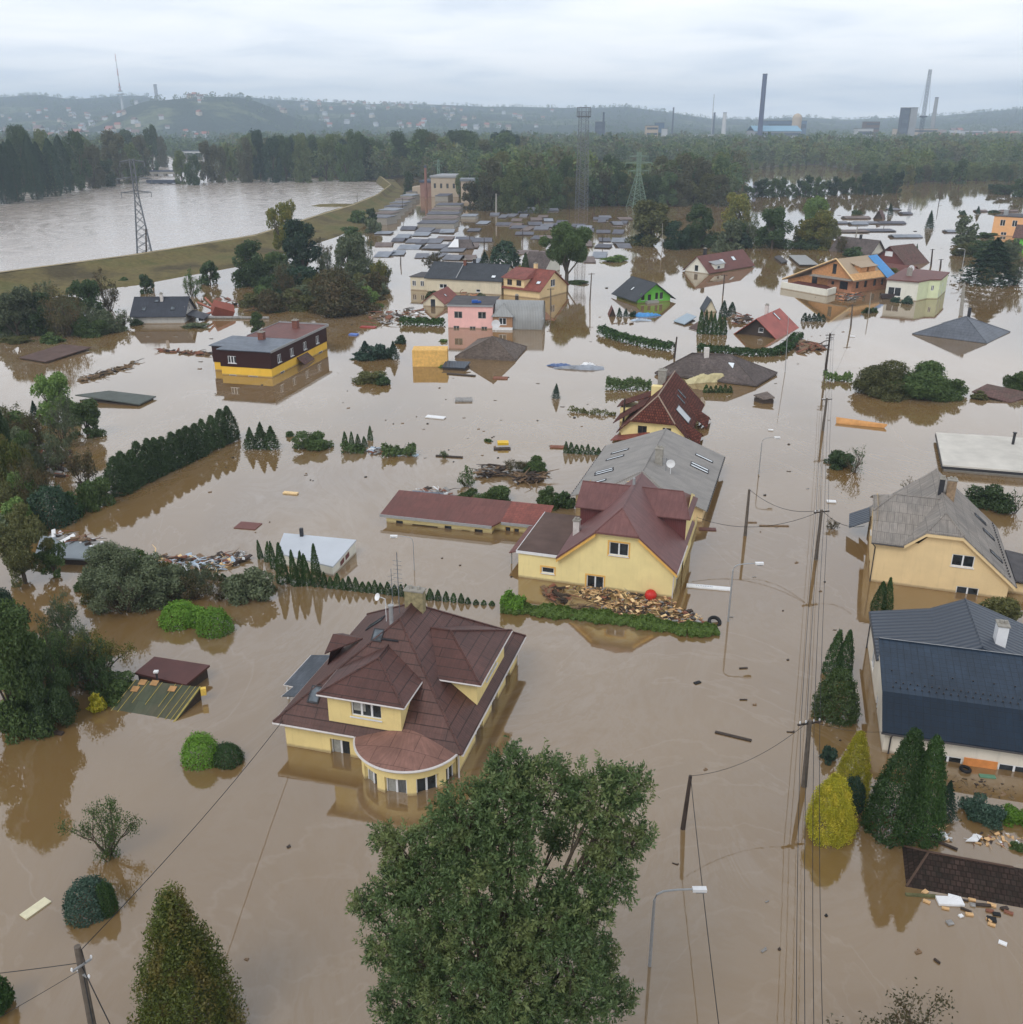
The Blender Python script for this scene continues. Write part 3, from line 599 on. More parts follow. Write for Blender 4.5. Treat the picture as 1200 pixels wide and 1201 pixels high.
    skylight(ro, polys[0], 1.65, 1.15, .6, .95); skylight(ro, polys[0], 4.5, 4.6, .55, .7); skylight(ro, polys[3], 2.5, 8.8, .6, 1.4)
    g = G(); g.obox((5.4, 4.35, mr(4.35) + .12), 1.1, .06, .1); g.obj('snow_guard', DMETAL, ro)
    ch = chimney(ro, 5.75, 8.0, 5.6, 7.7, 1.25, plain('mossy_concrete', S(146, 136, 104), .9, .35, 4, bmp=.4), .6)
    g = G(); g.tube([(5.15, 5.35, 5.6), (5.15, 5.35, 7.7)], .13, 10); g.tube([(5.15, 5.35, 7.72), (5.15, 5.35, 7.85)], .19, 10); g.obj('flue_pipe', METAL, ro)
    g = G(); g.tube([(4.9, 7.3, 6.2), (4.9, 7.3, 10.6)], .03, 5)
    for i in range(7): g.tube([(4.6, 7.3, 8.2 + i * .3), (5.2, 7.3, 8.2 + i * .3)], .014, 4)
    g.tube([(4.45, 7.3, 6.2), (4.45, 7.3, 9.4)], .022, 5)
    for i in range(4): g.tube([(4.3, 7.1, 8 + i * .3), (4.6, 7.5, 8 + i * .3)], .012, 4)
    g.obj('antenna', ISTEEL, ro)
    g = G(); g.tube([(3.9, 7.4, 5.0), (3.9, 7.4, 7.1), (3.6, 7.2, 7.3)], .03, 5)
    c = Vector((3.55, 7.15, 7.3)); nrm = Vector((-.5, -.7, .45)).normalized(); uu = nrm.cross(Vector((0, 0, 1))).normalized(); vv = nrm.cross(uu); ring = []
    vs = [c]; 
    for k in (1, 2):
        for i in range(14): t_ = 2 * math.pi * i / 14; vs.append(c + (uu * math.cos(t_) + vv * math.sin(t_)) * .13 * k + nrm * .03 * k * k)
    g.add(vs, [(0, 1 + i, 1 + (i + 1) % 14) for i in range(14)] + [(1 + i, 15 + i, 15 + (i + 1) % 14, 1 + (i + 1) % 14) for i in range(14)])
    g.obj('satellite_dish', WHITE, ro)
    # low grey lean-to on the left
    g = G(); g.slab([(-.55, 3.2, 1.5), (-.55, 8.6, 1.5), (-2.5, 8.6, 1.2), (-2.5, 4.6, 1.2), (-1.7, 4.5, 1.3), (-1.9, 3.2, 1.3)][::-1], .07); l2 = g.obj('porch_roof', roof_tiles('grey_shingle', S(80, 86, 94), .33, .4, .015, .1, .7, rough=.9), root)
    g = G(); g.tube([(-2.55, 8.6, 1.14), (-2.55, 4.6, 1.14), (-1.75, 4.45, 1.22), (-1.95, 3.2, 1.22)], .05, 5); g.obj('gutter', GUT, l2)
    posts(root, WHITE, [(-2.4, 8.4, 1.2, -1), (-2.4, 4.8, 1.2, -1)], .07)
house_brown()

# ---------------------------------------------------------------- B: yellow house with maroon roof, C: grey corrugated annex hall behind it
def house_maroon():
    o, yaw, w = frame_of((608, 676.6), (787, 701))
    root = empty('house', (o.x, o.y, 0), yaw, 'yellow gabled house with maroon roof and red brown cladding, wood heaped at its front wall', 'house')
    g = G(); xl, xr_ = 3.75, 13.1; r0, ez, rz, rx = 3.75, 2.5, 6.75, 8.42; d = 10.5
    hs = [(5.95, -.9, 7.4, 1.05), (7.75, 3.15, 9.35, 4.3)]
    zh = 5.25; sl = (rz - ez) / (rx - 3.4); a = rx - (rz - zh) / sl; b = rx + (rz - zh) / sl
    zl = rz - (rx - xl) * sl - .1; zr_ = rz - (xr_ - rx) * sl - .1
    wall_face(g, (0, 0), (1, 0), [(xl, -1.5), (xr_, -1.5), (xr_, zr_), (b, zh - .1), (a, zh - .1), (xl, zl)], hs, .16)
    hR = [(2.2, -.8, 3.6, 1.0), (6.2, -.8, 7.4, 1.0)]
    wall_face(g, (xr_, 0), (0, 1), [(0, -1.5), (16, -1.5), (16, 1.2), (d, 1.2), (d, 2.2), (0, 2.2)], hR, .16)
    wall_face(g, (xl, d), (0, -1), [(0, -1.5), (d, -1.5), (d, 2.2), (0, 2.2)]); wall_face(g, (xr_, d), (-1, 0), [(0, -1.5), (xr_ - xl, -1.5), (xr_ - xl, 2.2), (0, 2.2)])
    g.obj('wall', W_YEL2, root)
    for h in hs: window(root, (0, 0), (1, 0), h, 2, .14, trim=TRIM)
    for h in hR: window(root, (xr_, 0), (0, 1), h, 2, .14, False)
    X0, X1 = 3.4, 13.45; yf = -.5; ap = (rx, yf + 2.0, rz); zE = rz - (rx - X0) * sl
    hA, hB = (rx - (rz - zh) / sl, yf, zh), (rx + (rz - zh) / sl, yf, zh)
    polys = [[(X0, yf, zE), hA, ap, (rx, d, rz), (X0, d, zE)], [(X1, yf, zE), hB, ap, (rx, d, rz), (X1, d, zE)], [hA, hB, ap]]
    ro = put_roof(root, polys, R_MAR, .16, [(ap, (rx, d, rz)), (ap, hA), (ap, hB)], None, .06)
    for k, (p, q) in enumerate((((X0, yf, zE), hA), ((X1, yf, zE), hB))):   # ochre verge boards
        g = G(); P0, P1 = Vector(p) + Vector((0, .05, -.18)), Vector(q) + Vector((0, .05, -.18)); g.add([P0, P1, P1 - Vector((0, 0, .28)), P0 - Vector((0, 0, .28)), P0 + Vector((0, .4, 0)), P1 + Vector((0, .4, 0)), P1 + Vector((0, .4, -.28)), P0 + Vector((0, .4, -.28))], [(0, 1, 2, 3), (7, 6, 5, 4), (0, 4, 5, 1), (3, 2, 6, 7), (0, 3, 7, 4), (1, 5, 6, 2)]); g.obj('verge_board', TRIM, ro)
    g = G(); g.tube([(X1 + .02, yf, zE - .1), (X1 + .02, 5.3, zE - .1)], .07, 6); g.obj('gutter', GUT, ro); g = G(); g.tube([(X1, yf + .05, zE - .15), (13.15, -.07, 1.9), (13.12, -.07, -1)], .05, 6); g.obj('gutter', GUT, ro)
    # clad cross wing with monopitch top
    g = G(); wl, wr, wy, we, wz, wb = 3.95, 13.2, 5.7, 4.95, 6.3, 9.6
    for x0, x1 in ((wl, rx), (rx, wr)): g.poly([(x0, wy, 1.5), (x1, wy, 1.5), (x1, wy, we), (x0, wy, we)])
    g.obj('cladding', W_MAROON, root)
    g = G(); g.poly([(wl, wy, 1.5), (wl, wy, we), (wl, wy + 2.4, wz - .1), (wl, wb, wz - .4), (wl, wb, 1.5)]); g.poly([(wr, wy, 0), (wr, wb + 1.5, 0), (wr, wb + 1.5, we), (wr, wy + 2.4, wz - .1), (wr, wy, we)]); g.poly([(wl, wb, 1.5), (wr, wb, 1.5), (wr, wb, we), (wl, wb, we)][::-1]); g.obj('wing_wall', W_YEL2, root)
    e = 5.35; pw = [[(wl - .4, e, we - .1), (wr + .35, e, we - .1), (wr - .7, wy + 2.3, wz), (wl - .4, wy + 2.3, wz)], [(wr + .35, e, we - .1), (wr + .35, wb + 1, we - .1), (wr - .7, wy + 2.3, wz)], [(wr + .35, wb + 1, we - .1), (wl - .4, wb + 1, we - .1), (wl - .4, wy + 2.3, wz), (wr - .7, wy + 2.3, wz)]]
    put_roof(root, pw, R_MAR, .1, [(pw[0][2], pw[0][3]), (pw[0][1], pw[0][2])], None, .05)
    # flat roofed annex
    g = G(); ha = [(2.05, .7, 3.15, 1.25)]
    wall_face(g, (0, 0.003), (1, 0), [(0, -1.5), (xl, -1.5), (xl, 2.35), (0, 2.35)], ha, .16); wall_face(g, (0, 8.8), (0, -1), [(0, -1.5), (8.8, -1.5), (8.8, 2.35), (0, 2.35)]); wall_face(g, (xl, 8.8), (-1, 0), [(0, -1.5), (xl, -1.5), (xl, 2.35), (0, 2.35)])
    an = g.obj('annex_wall', W_YEL2, root); window(an, (0, 0), (1, 0), ha[0], 1, .14, True, trim=TRIM)
    g = G(); g.box((-.12, -.12, 2.36), (xl - .36, 8.95, 2.5)); ar = g.obj('annex_roof', R_FELTB, root); g = G(); g.box((-.16, -.17, 2.30), (xl - .3, -.12, 2.53)); g.box((-.17, -.12, 2.3), (-.12, 8.95, 2.53)); g.obj('fascia', WHITE, ar)
    g = G(); g.slab([(-.15, 2.2, 1.5), (-.15, 8.4, 1.5), (-1.5, 8.4, 1.05), (-1.5, 2.2, 1.05)][::-1], .08); lt = g.obj('lean_to_roof', R_DRED, root)
    posts(root, METAL, [(-1.35, y, 1.0, -1) for y in (2.4, 5.2, 8.2)])
    chimney(ro, 4.15, 3.6, 2.0, 4.3, .55, plain('white_brick', S(205, 200, 196), .8, .12, 4), .5)
    g = G(); g.tube([(rx - .1, 7.1, 6.8), (rx - .1, 7.1, 7.4)], .13, 8); g.obj('vent_pipe', METAL, ro)
    # C : grey hall
    hall = empty('outbuilding', (o.x, o.y, 0), yaw, 'long hall with grey corrugated roof and slit skylights, behind the maroon roofed house', 'outbuilding')
    g = G(); c0, c1, y0, y1, zc, zt = .5, 13.9, 16.2, 33.2, 1.5, 4.1; xm = (c0 + c1) / 2
    for p0, dr, ln in (((c0 + .4, y0 + .6), (1, 0), c1 - c0 - .8), ((c1 - .4, y0 + .6), (0, 1), y1 - y0 - 1), ((c1 - .4, y1 - .4), (-1, 0), c1 - c0 - .8), ((c0 + .4, y1 - .4), (0, -1), y1 - y0 - 1)):
        out = [(0, -1.5), (ln, -1.5), (ln, 1.45), (ln / 2, 3.9 if abs(dr[0]) else 1.45), (0, 1.45)]; wall_face(g, p0, dr, out)
    g.obj('wall', W_OCH, hall)
    hz_ = 3.1; q0, q1 = xm - (xm - c0) * (zt - hz_) / (zt - zc), xm + (c1 - xm) * (zt - hz_) / (zt - zc); A2 = (xm, y0 + 2.1, zt)
    pl = [[(c0, y0, zc), (q0, y0, hz_), A2, (xm, y1, zt), (c0, y1, zc)], [(c1, y0, zc), (q1, y0, hz_), A2, (xm, y1, zt), (c1, y1, zc)], [(q0, y0, hz_), (q1, y0, hz_), A2]]
    rc = put_roof(hall, pl, R_GREY, .1, [(A2, (xm, y1, zt)), (A2, (q0, y0, hz_)), (A2, (q1, y0, hz_))], R_GREY, .09)
    WG = plain('milky_glass', S(225, 232, 238), .25, .05)
    for x, y in ((3.0, 28.5), (2.9, 26.3), (2.6, 22.2), (2.75, 21.5), (2.6, 18.6)): skylight(rc, pl[0], x, y, .38, 1.9, WG)
    for x, y in ((12.0, 29.6), (11.9, 26.6), (11.95, 25.9)): skylight(rc, pl[1], x, y, .38, 1.9, WG)
    chimney(rc, 8.2, 22.3, 3.4, 5.3, .75, CONC)
    g = G(); g.tube([(9.1, 21.2, 3.2), (9.1, 21.2, 4.7)], .03, 5); g.tube([(8.6, 21.2, 4.6), (9.6, 21.2, 4.6)], .02, 4); g.tube([(8.8, 21.0, 4.2), (9.4, 21.4, 4.2)], .02, 4); g.obj('antenna', ISTEEL, rc)
    g = G(); c = Vector((9.6, 20.9, 4.3)); vs = [c] + [c + Vector((math.cos(t) * .45, -.1, math.sin(t) * .45)) for t in [2 * math.pi * i / 14 for i in range(14)]]; g.add(vs, [(0, 1 + i, 1 + (i + 1) % 14) for i in range(14)]); g.tube([(9.6, 21, 3.0), (9.6, 21, 4.2)], .04, 5); g.obj('satellite_dish', WHITE, rc)
    for x in (c0 - .04, c1 + .04):
        parts(rc, 'gutter_bracket', DARKG, [(x, y0 + (y1 - y0) * (i + .5) / 26, 1.42) for i in range(26)], (.16, .14, .16))
    g = G(); g.tube([(c0 - .03, y0, 1.4), (c0 - .03, y1, 1.4)], .06, 6); g.tube([(c1 + .03, y0, 1.4), (c1 + .03, y1, 1.4)], .06, 6); g.obj('gutter', DARKG, rc)
house_maroon()

# ---------------------------------------------------------------- F: long low garage block
def garages_low():
    o, yaw, w = frame_of((449.5, 612), (577, 626))
    root = empty('garage', (o.x, o.y, 0), yaw, 'long low yellow outbuilding with red brown sloping roof, half drowned', 'garage'); g = G()
    hs = [(1.35, -.6, 2.05, .3), (3.0, -.6, 5.6, .12), (6.3, -.6, 7.0, .32), (8.0, -.6, 8.8, .05), (9.3, -.6, 10.1, .3)]
    hs2 = [(1.0, -.6, 1.55, .42), (1.85, -.6, 2.4, .35)]
    wall_face(g, (.35, 0), (1, 0), [(0, -1.5), (w - .35, -1.5), (w - .35, .82), (0, .82)], [(a - .35, b, c - .35, d) for a, b, c, d in hs], .15)
    wall_face(g, (w, 0), (0, 1), [(0, -1.5), (1.0, -1.5), (1.0, .82), (0, .82)]); wall_face(g, (w, 1.0), (1, 0), [(0, -1.5), (4.2, -1.5), (4.2, .85), (0, .85)], hs2, .15)
    wall_face(g, (.35, 4.3), (0, -1), [(0, -1.5), (4.3, -1.5), (4.3, .82), (0, 1.2)]); wall_face(g, (w + 4, 4.3), (-1, 0), [(0, -1.5), (w + 3.6, -1.5), (w + 3.6, 1.2), (0, 1.2)])
    g.obj('wall', W_YEL2, root)
    for h in hs: window(root, (0, 0), (1, 0), h, 1, .14, False, fm=DARKW)
    for h in hs2: window(root, (w, 1.0), (1, 0), h, 1, .14, False, fm=TRIM)
    pl = [[(-.1, -.45, .95), (w + .1, -.45, .95), (w + .7, .55, 1.08), (w + .7, 4.6, 1.62), (-.1, 4.6, 1.62)]]
    r = put_roof(root, pl, R_DRED, .12); pl2 = [[(w + .7, .55, 1.08), (w + 4.9, .55, 1.08), (w + 4.9, 4.6, 1.62), (w + .7, 4.6, 1.62)]]
    r2 = put_roof(root, pl2, R_RED, .12, name='roof'); r2['label'] = 'newer redder stretch of roof'
    g = G(); g.box((-.12, -.52, .70), (w + .12, -.46, .98)); g.obj('fascia', METAL, r); g = G(); g.box((w + .75, .47, .8), (w + 4.9, .53, 1.08)); g.obj('fascia', METAL, r2)
garages_low()

# ---------------------------------------------------------------- H: ochre house at the right with grey fibre roof
def house_right():
    o, yaw, _ = frame_of((1020, 681.5), (1125, 695.5))
    root = empty('house', (o.x, o.y, 0), yaw, 'ochre house at the right edge with weathered grey roof', 'house'); g = G(); w, d = 10.5, 12.8
    hs = [(5.95, 2.35, 7.65, 3.4), (6.7, -.9, 8.4, .62)]
    wall_face(g, (0, 0), (1, 0), [(0, -1.5), (w, -1.5), (w, 1.5), (6.45, 5.05), (4.3, 5.05), (3.3, 3.95), (0, 3.9)], hs, .14)
    wall_face(g, (w, 0), (0, 1), [(0, -1.5), (d, -1.5), (d, 1.5), (0, 1.5)]); wall_face(g, (w, d), (-1, 0), [(0, -1.5), (w, -1.5), (w, 1.5), (w - 5.1, 6), (0, 1.5)])
    wall_face(g, (0, 10.2), (0, -1), [(0, -1.5), (10.2, -1.5), (10.2, 3.9), (6.7, 5.6), (3.5, 5.6), (0, 3.9)], [(2.5, 1.6, 3.8, 2.8), (6, -.8, 7.2, .6)]); g.obj('wall', W_OCH, root)
    for h in hs: window(root, (0, 0), (1, 0), h, 2, .12)
    window(root, (0, 10.2), (0, -1), (2.5, 1.6, 3.8, 2.8), 2, .16)
    rx, rz, s = 5.1, 6.35, .84; xl, xr_ = -.7, 10.95; zl = rz - (rx - xl) * s; zr_ = rz - (xr_ - rx) * s; zh = 5.2; y0 = -.45
    ha, hb = (rx - (rz - zh) / s, y0, zh), (rx + (rz - zh) / s, y0, zh); ap = (rx, y0 + 1.9, rz)
    zl4 = 3.9; xl4 = rx - (rz - zl4) / s
    pl = [[(xr_, y0, zr_), hb, ap, (rx, d, rz), (xr_, d, zr_)], [hb, ha, ap], [(xl4, y0, zl4), ha, ap, (rx, 3, rz)], [(xl, 9.6, zl), (rx, 4, rz), (rx, d, rz), (xl, d, zl)]]
    pl[3] = [(xl, 10.1, zl), (rx, 10.1, rz), (rx, d, rz), (xl, d, zl)]; pl[2] = [(xl4, y0, zl4), ha, ap, (rx, 10.1, rz), (xl4, 10.1, zl4)]
    ro = put_roof(root, pl, R_GREY2, .14, [(ap, (rx, d, rz)), (ap, ha), (ap, hb)], R_GREY2, .08)
    # cross wing
    cz, cm = 6.2, 5.0; pw = [[(-.35, y0, 3.75), (xl4, y0, 3.75), (rx - .2, cm, cz), (1.3, cm, cz), (-.35, 3.1, 5.2)], [(-.35, 10.6, 3.75), (xl4, 10.6, 3.75), (rx - .2, cm, cz), (1.3, cm, cz), (-.35, 7.1, 5.2)], [(-.35, 3.1, 5.2), (-.35, 7.1, 5.2), (1.3, cm, cz)]]
    put_roof(root, pw, R_GREY2, .12, [(pw[0][3], pw[0][2]), (pw[0][3], pw[0][4])], R_GREY2, .08)
    g = G(); g.tube([(-.35, y0 - .03, 3.66), (xl4, y0 - .03, 3.66)], .06, 6); g.tube([(-.2, y0, 3.6), (.02, -.06, 3.2), (.02, -.06, -1)], .05, 6); g.tube([(xr_ + .03, y0, zr_ - .1), (xr_ + .03, d, zr_ - .1)], .06, 6); g.obj('gutter', DARKG, root)
    for p, q in (((xr_, y0, zr_), hb), (hb, ha), (ha, (xl4, y0, zl4))):
        g = G(); P0, P1 = Vector(p) + Vector((0, .03, -.15)), Vector(q) + Vector((0, .03, -.15)); k = Vector((0, 0, .27)); g.add([P0, P1, P1 - k, P0 - k, P0 + Vector((0, .4, 0)), P1 + Vector((0, .4, 0)), P1 + Vector((0, .4, 0)) - k, P0 + Vector((0, .4, 0)) - k], [(0, 1, 2, 3), (7, 6, 5, 4), (0, 4, 5, 1), (3, 2, 6, 7), (0, 3, 7, 4), (1, 5, 6, 2)]); g.obj('verge_board', W_OCH, ro)
    for x, y in ((9.6, 2.6), (9.5, 7.2), (9.0, 9.6)): skylight(ro, pl[0], x, y, .5, 1.2)
    parts(ro, 'snow_stop', DARKG, [(10.5, .3 + i * .56, rz - (10.5 - rx) * s + .1) for i in range(22)], (.1, .12, .14))
    chimney(ro, 5.9, 7.2, 5.2, 7.3, .7, plain('old_brick', S(150, 128, 104), .9, .3, 4)); chimney(ro, 5.0, 6.3, 5.8, 7.6, .4, DMETAL)
    g = G(); g.slab([(11.1, 1.0, 1.35), (13.6, 1.0, 1.0), (13.6, 7.4, 1.0), (11.1, 7.4, 1.35)], .12); g.obj('annex_roof', R_FELT, root)
    g = G(); g.box((10.52, 1.4, -1.2), (13.2, 7.1, .9)); g.obj('annex_wall', W_OCH, root)
    g = G(); g.slab([(-1.9, 8.6, 1.2), (-.2, 8.6, 2.1), (-.2, 12.2, 2.1), (-1.9, 12.2, 1.2)], .06); g.obj('canopy', R_SEAM, root)
house_right()

# ---------------------------------------------------------------- I: slate blue house
def house_blue():
    o, yaw, _ = frame_of((1034.5, 882), (1200, 907))
    root = empty('house', (o.x, o.y, 0), yaw, 'white house with slate blue metal roof and white chimney at the right edge', 'house'); g = G(); w, d = 15.0, 13.7
    hs = [(2.95, -.8, 4.55, .42), (6.55, -.8, 8.3, .45), (9.2, -.8, 10.8, .45)]
    wall_face(g, (0, 0), (1, 0), [(0, -1.5), (w, -1.5), (w, 1.7), (0, 1.7)], hs, .12)
    wall_face(g, (w, 0), (0, 1), [(0, -1.5), (d, -1.5), (d, 1.0), (7.3, 1.0), (6.85, 3.95), (1.95, 2.95), (0, 1.6)])
    hl = [(3.2, .4, 5.0, 2.0), (8.0, -.8, 9.2, .9)]
    wall_face(g, (0, d), (0, -1), [(0, -1.5), (d, -1.5), (d, 1.6), (d - 1.95, 2.95), (d - 6.85, 3.95), (d - 7.3, 2.4), (0, 2.4)], hl)
    wall_face(g, (w, d), (-1, 0), [(0, -1.5), (w, -1.5), (w, 1.0), (0, 1.0)]); g.obj('wall', render_wall('off_white_render', S(222, 214, 200), .3), root)
    for h in hs: window(root, (0, 0), (1, 0), h, 2, .1, False)
    for h in hl: window(root, (0, d), (0, -1), h, 2, .12, False)
    OR = plain('orange_panel', S(214, 140, 80), .6, .12)
    for a, b in ((1.9, 2.85), (4.62, 6.48), (8.4, 9.1)):
        g = G(); g.box((a, -.06, -.9), (b, -.003, .52)); g.obj('wall_panel', OR, root)
    lo = [(-.25, -.45, 1.75), (w, -.45, 1.75), (w, 1.95, 3.15), (-.25, 1.95, 3.15)]; hi = [(-.25, 1.95, 3.15), (w, 1.95, 3.15), (w, 6.9, 4.15), (-.25, 6.9, 4.15)]
    bk = [(-.25, 6.9, 4.15), (w, 6.9, 4.15), (w, 8.2, 3.5), (-.25, 8.2, 3.5)]
    dk = roof_tiles('dark_blue_tile_slope', S(18, 34, 50), .42, .42, .022, .05, .6, off=0, rough=.4, bmp=.6)
    r1 = put_roof(root, [hi, bk], R_BLUE2, .12, [(hi[2], hi[3])], None, .05); r1b = put_roof(root, [lo], dk, .12, name='lower_roof'); r1b['label'] = 'steeper darker lower roof slope'
    # snow studs
    sp_ = []
    for row, (y, st) in enumerate(((2.4, .42), (2.85, .42), (3.9, 1.2))):
        x = .4
        while x < w: sp_.append((x + (row % 2) * .2, y, 3.15 + (y - 1.95) * .202 + .05)); x += st
    parts(r1, 'snow_stop', DARKG, sp_, (.09, .06, .08))
    g = G(); g.tube([(8.45, -.42, 1.8), (8.5, 1.95, 3.22), (8.55, 6.9, 4.2)], .025, 4); g.obj('lightning_rod', METAL, r1)
    g = G(); g.tube([(-.2, 6.9, 4.24), (w, 6.9, 4.24)], .02, 4); g.obj('lightning_rod', METAL, r1)
    # rear cross gable, two pitches
    rx = 6.1; pf = 6.95; pb = 14.1; z = 4.42
    pl = [[(3.9, pf, 3.35), (rx, pf, z), (rx, pb, z), (3.9, pb, 3.35)], [(-.1, pf, 2.55), (3.9, pf, 3.35), (3.9, pb, 3.35), (-.1, pb, 2.55)], [(rx, pf, z), (w, pf, 1.2), (w, pb, 1.2), (rx, pb, z)]]
    r2 = put_roof(root, [[pl[0][0], pl[0][1], pl[0][2], pl[0][3]], pl[1], pl[2]], R_SEAM, .12, [((rx, pf, z), (rx, pb, z))], None, .06)
    g = G(); g.poly([(0, pb - .2, .9), (w, pb - .2, .9), (w, pb - .2, 1.05), (rx, pb - .2, z - .15), (3.9, pb - .2, 3.2), (0, pb - .2, 2.4)][::-1]); g.obj('gable_wall', MC['off_white_render'], root)
    chimney(r2, 7.5, 8.9, 3.4, 5.3, .65, WHITE, .9)
    g = G(); g.tube([(-.3, -.5, 1.66), (w, -.5, 1.66)], .06, 6); g.tube([(.35, -.5, 1.6), (.35, -.08, 1.2), (.35, -.08, -1)], .05, 6); g.obj('gutter', DARKG, root)
    g = G(); g.tube([(-.14, pf, 2.45), (-.14, pb, 2.45)], .06, 6); g.tube([(-.14, pb - .3, 2.4), (-.08, pb - 1, 2.1), (-.08, pb - 1, -1)], .05, 6); g.obj('gutter', DARKG, root)
house_blue()

# ---------------------------------------------------------------- D: old tiled house with skylights and solar panel
def house_tiled():
    o = Vector((12.66, 111.3, 0)); yaw = R(-17.8)
    root = empty('house', (o.x, o.y, 0), yaw, 'house with steep old clay tiled roof and a solar panel, beyond the grey hall', 'house')
    g = G(); w, d = 8.6, 15.5; hs = [(2.0, 1.25, 3.1, 2.2), (5.0, 1.3, 6.0, 2.2)]
    wall_face(g, (.5, .5), (1, 0), [(0, -1.5), (7.6, -1.5), (7.6, 1.8), (6.4, 2.9), (1.2, 2.9), (0, 1.8)], hs, .12)
    wall_face(g, (8.1, .5), (0, 1), [(0, -1.5), (14.5, -1.5), (14.5, 1.5), (0, 1.5)]); wall_face(g, (.5, 15), (0, -1), [(0, -1.5), (14.5, -1.5), (14.5, 1.5), (0, 1.5)]); wall_face(g, (8.1, 15), (-1, 0), [(0, -1.5), (7.6, -1.5), (7.6, 1.8), (3.8, 5.2), (0, 1.8)])
    g.obj('wall', W_YEL2, root)
    for h in hs: window(root, (.5, .5), (1, 0), h, 2, .1, False, fm=DARKW)
    pl = gable_y(0, w, 0, d, 1.3, 5.5, 4.4, hf=.62)
    ro = put_roof(root, pl, R_TILE, .15, [(pl[0][2], pl[0][3]), (pl[2][0], pl[2][2]), (pl[2][1], pl[2][2])], plain('pale_ridge_tile', S(150, 132, 118), .9, .2), .09)
    skylight(ro, pl[1], 6.3, 8.7, .35, 1.3, SKYGL); skylight(ro, pl[1], 6.1, 10.6, .35, 1.3, SKYGL)
    f = skylight(ro, pl[1], 7.2, 5.2, 2.1, 2.2, plain('solar_glass', S(165, 168, 172), .12, .05, 1, spec=.8), 'solar_panel')
    g = G()
    for k in (-.7, 0, .7): 
        pass
    # eyelid dormers on the right, gabled dormer left
    for y in (1.2, 8.6):
        g = G(); z = 1.9; g.roof([[(7.2, y - .2, z + .35), (9.9, y - .2, .25), (9.9, y + 1.7, 1.15), (7.2, y + 1.7, z + .9)], [(7.2, y + 1.7, z + .9), (9.9, y + 1.7, 1.15), (9.9, y + 3.6, .25), (7.2, y + 3.6, z + .35)]], .1); dd = g.obj('dormer', R_TILE, root)
        g = G(); g.add([(9.5, y, 0.0), (9.5, y + 3.4, 0.0), (9.5, y + 1.7, 1.1)], [(0, 1, 2)]); g.obj('gable_board', plain('red_board', S(128, 62, 48), .8, .2), dd)
    pd = [[(-1.7, 8.2, 2.1), (-1.7, 11.5, 2.1), (2.6, 11.5, 3.9), (2.6, 8.2, 3.9)]]
    put_roof(root, pd, R_TILE, .1, name='dormer_roof'); pd = [[(-1.2, 3.6, 1.3), (-1.2, 7.9, 1.3), (2.6, 7.9, 3.9), (2.6, 3.6, 3.9)]]; put_roof(root, pd, R_TILE, .1, name='dormer_roof')
    g = G(); g.box((-1.3, 8.4, -1), (2.5, 11.3, 2.0)); g.obj('dormer_wall', W_YEL2, root)
    g = G(); g.box((2.6, 8.3, 3.4), (3.9, 9.3, 5.1)); g.obj('parapet', W_YEL2, root); chimney(ro, 3.3, 12.2, 3.8, 6.3, 1.0, CONC)
    g = G(); g.slab([(-.5, -.9, .5), (4.6, -.9, 1.3), (3.9, .6, 1.5), (-.2, .6, .7)], .1); g.obj('porch_roof', R_RED, root)
house_tiled()
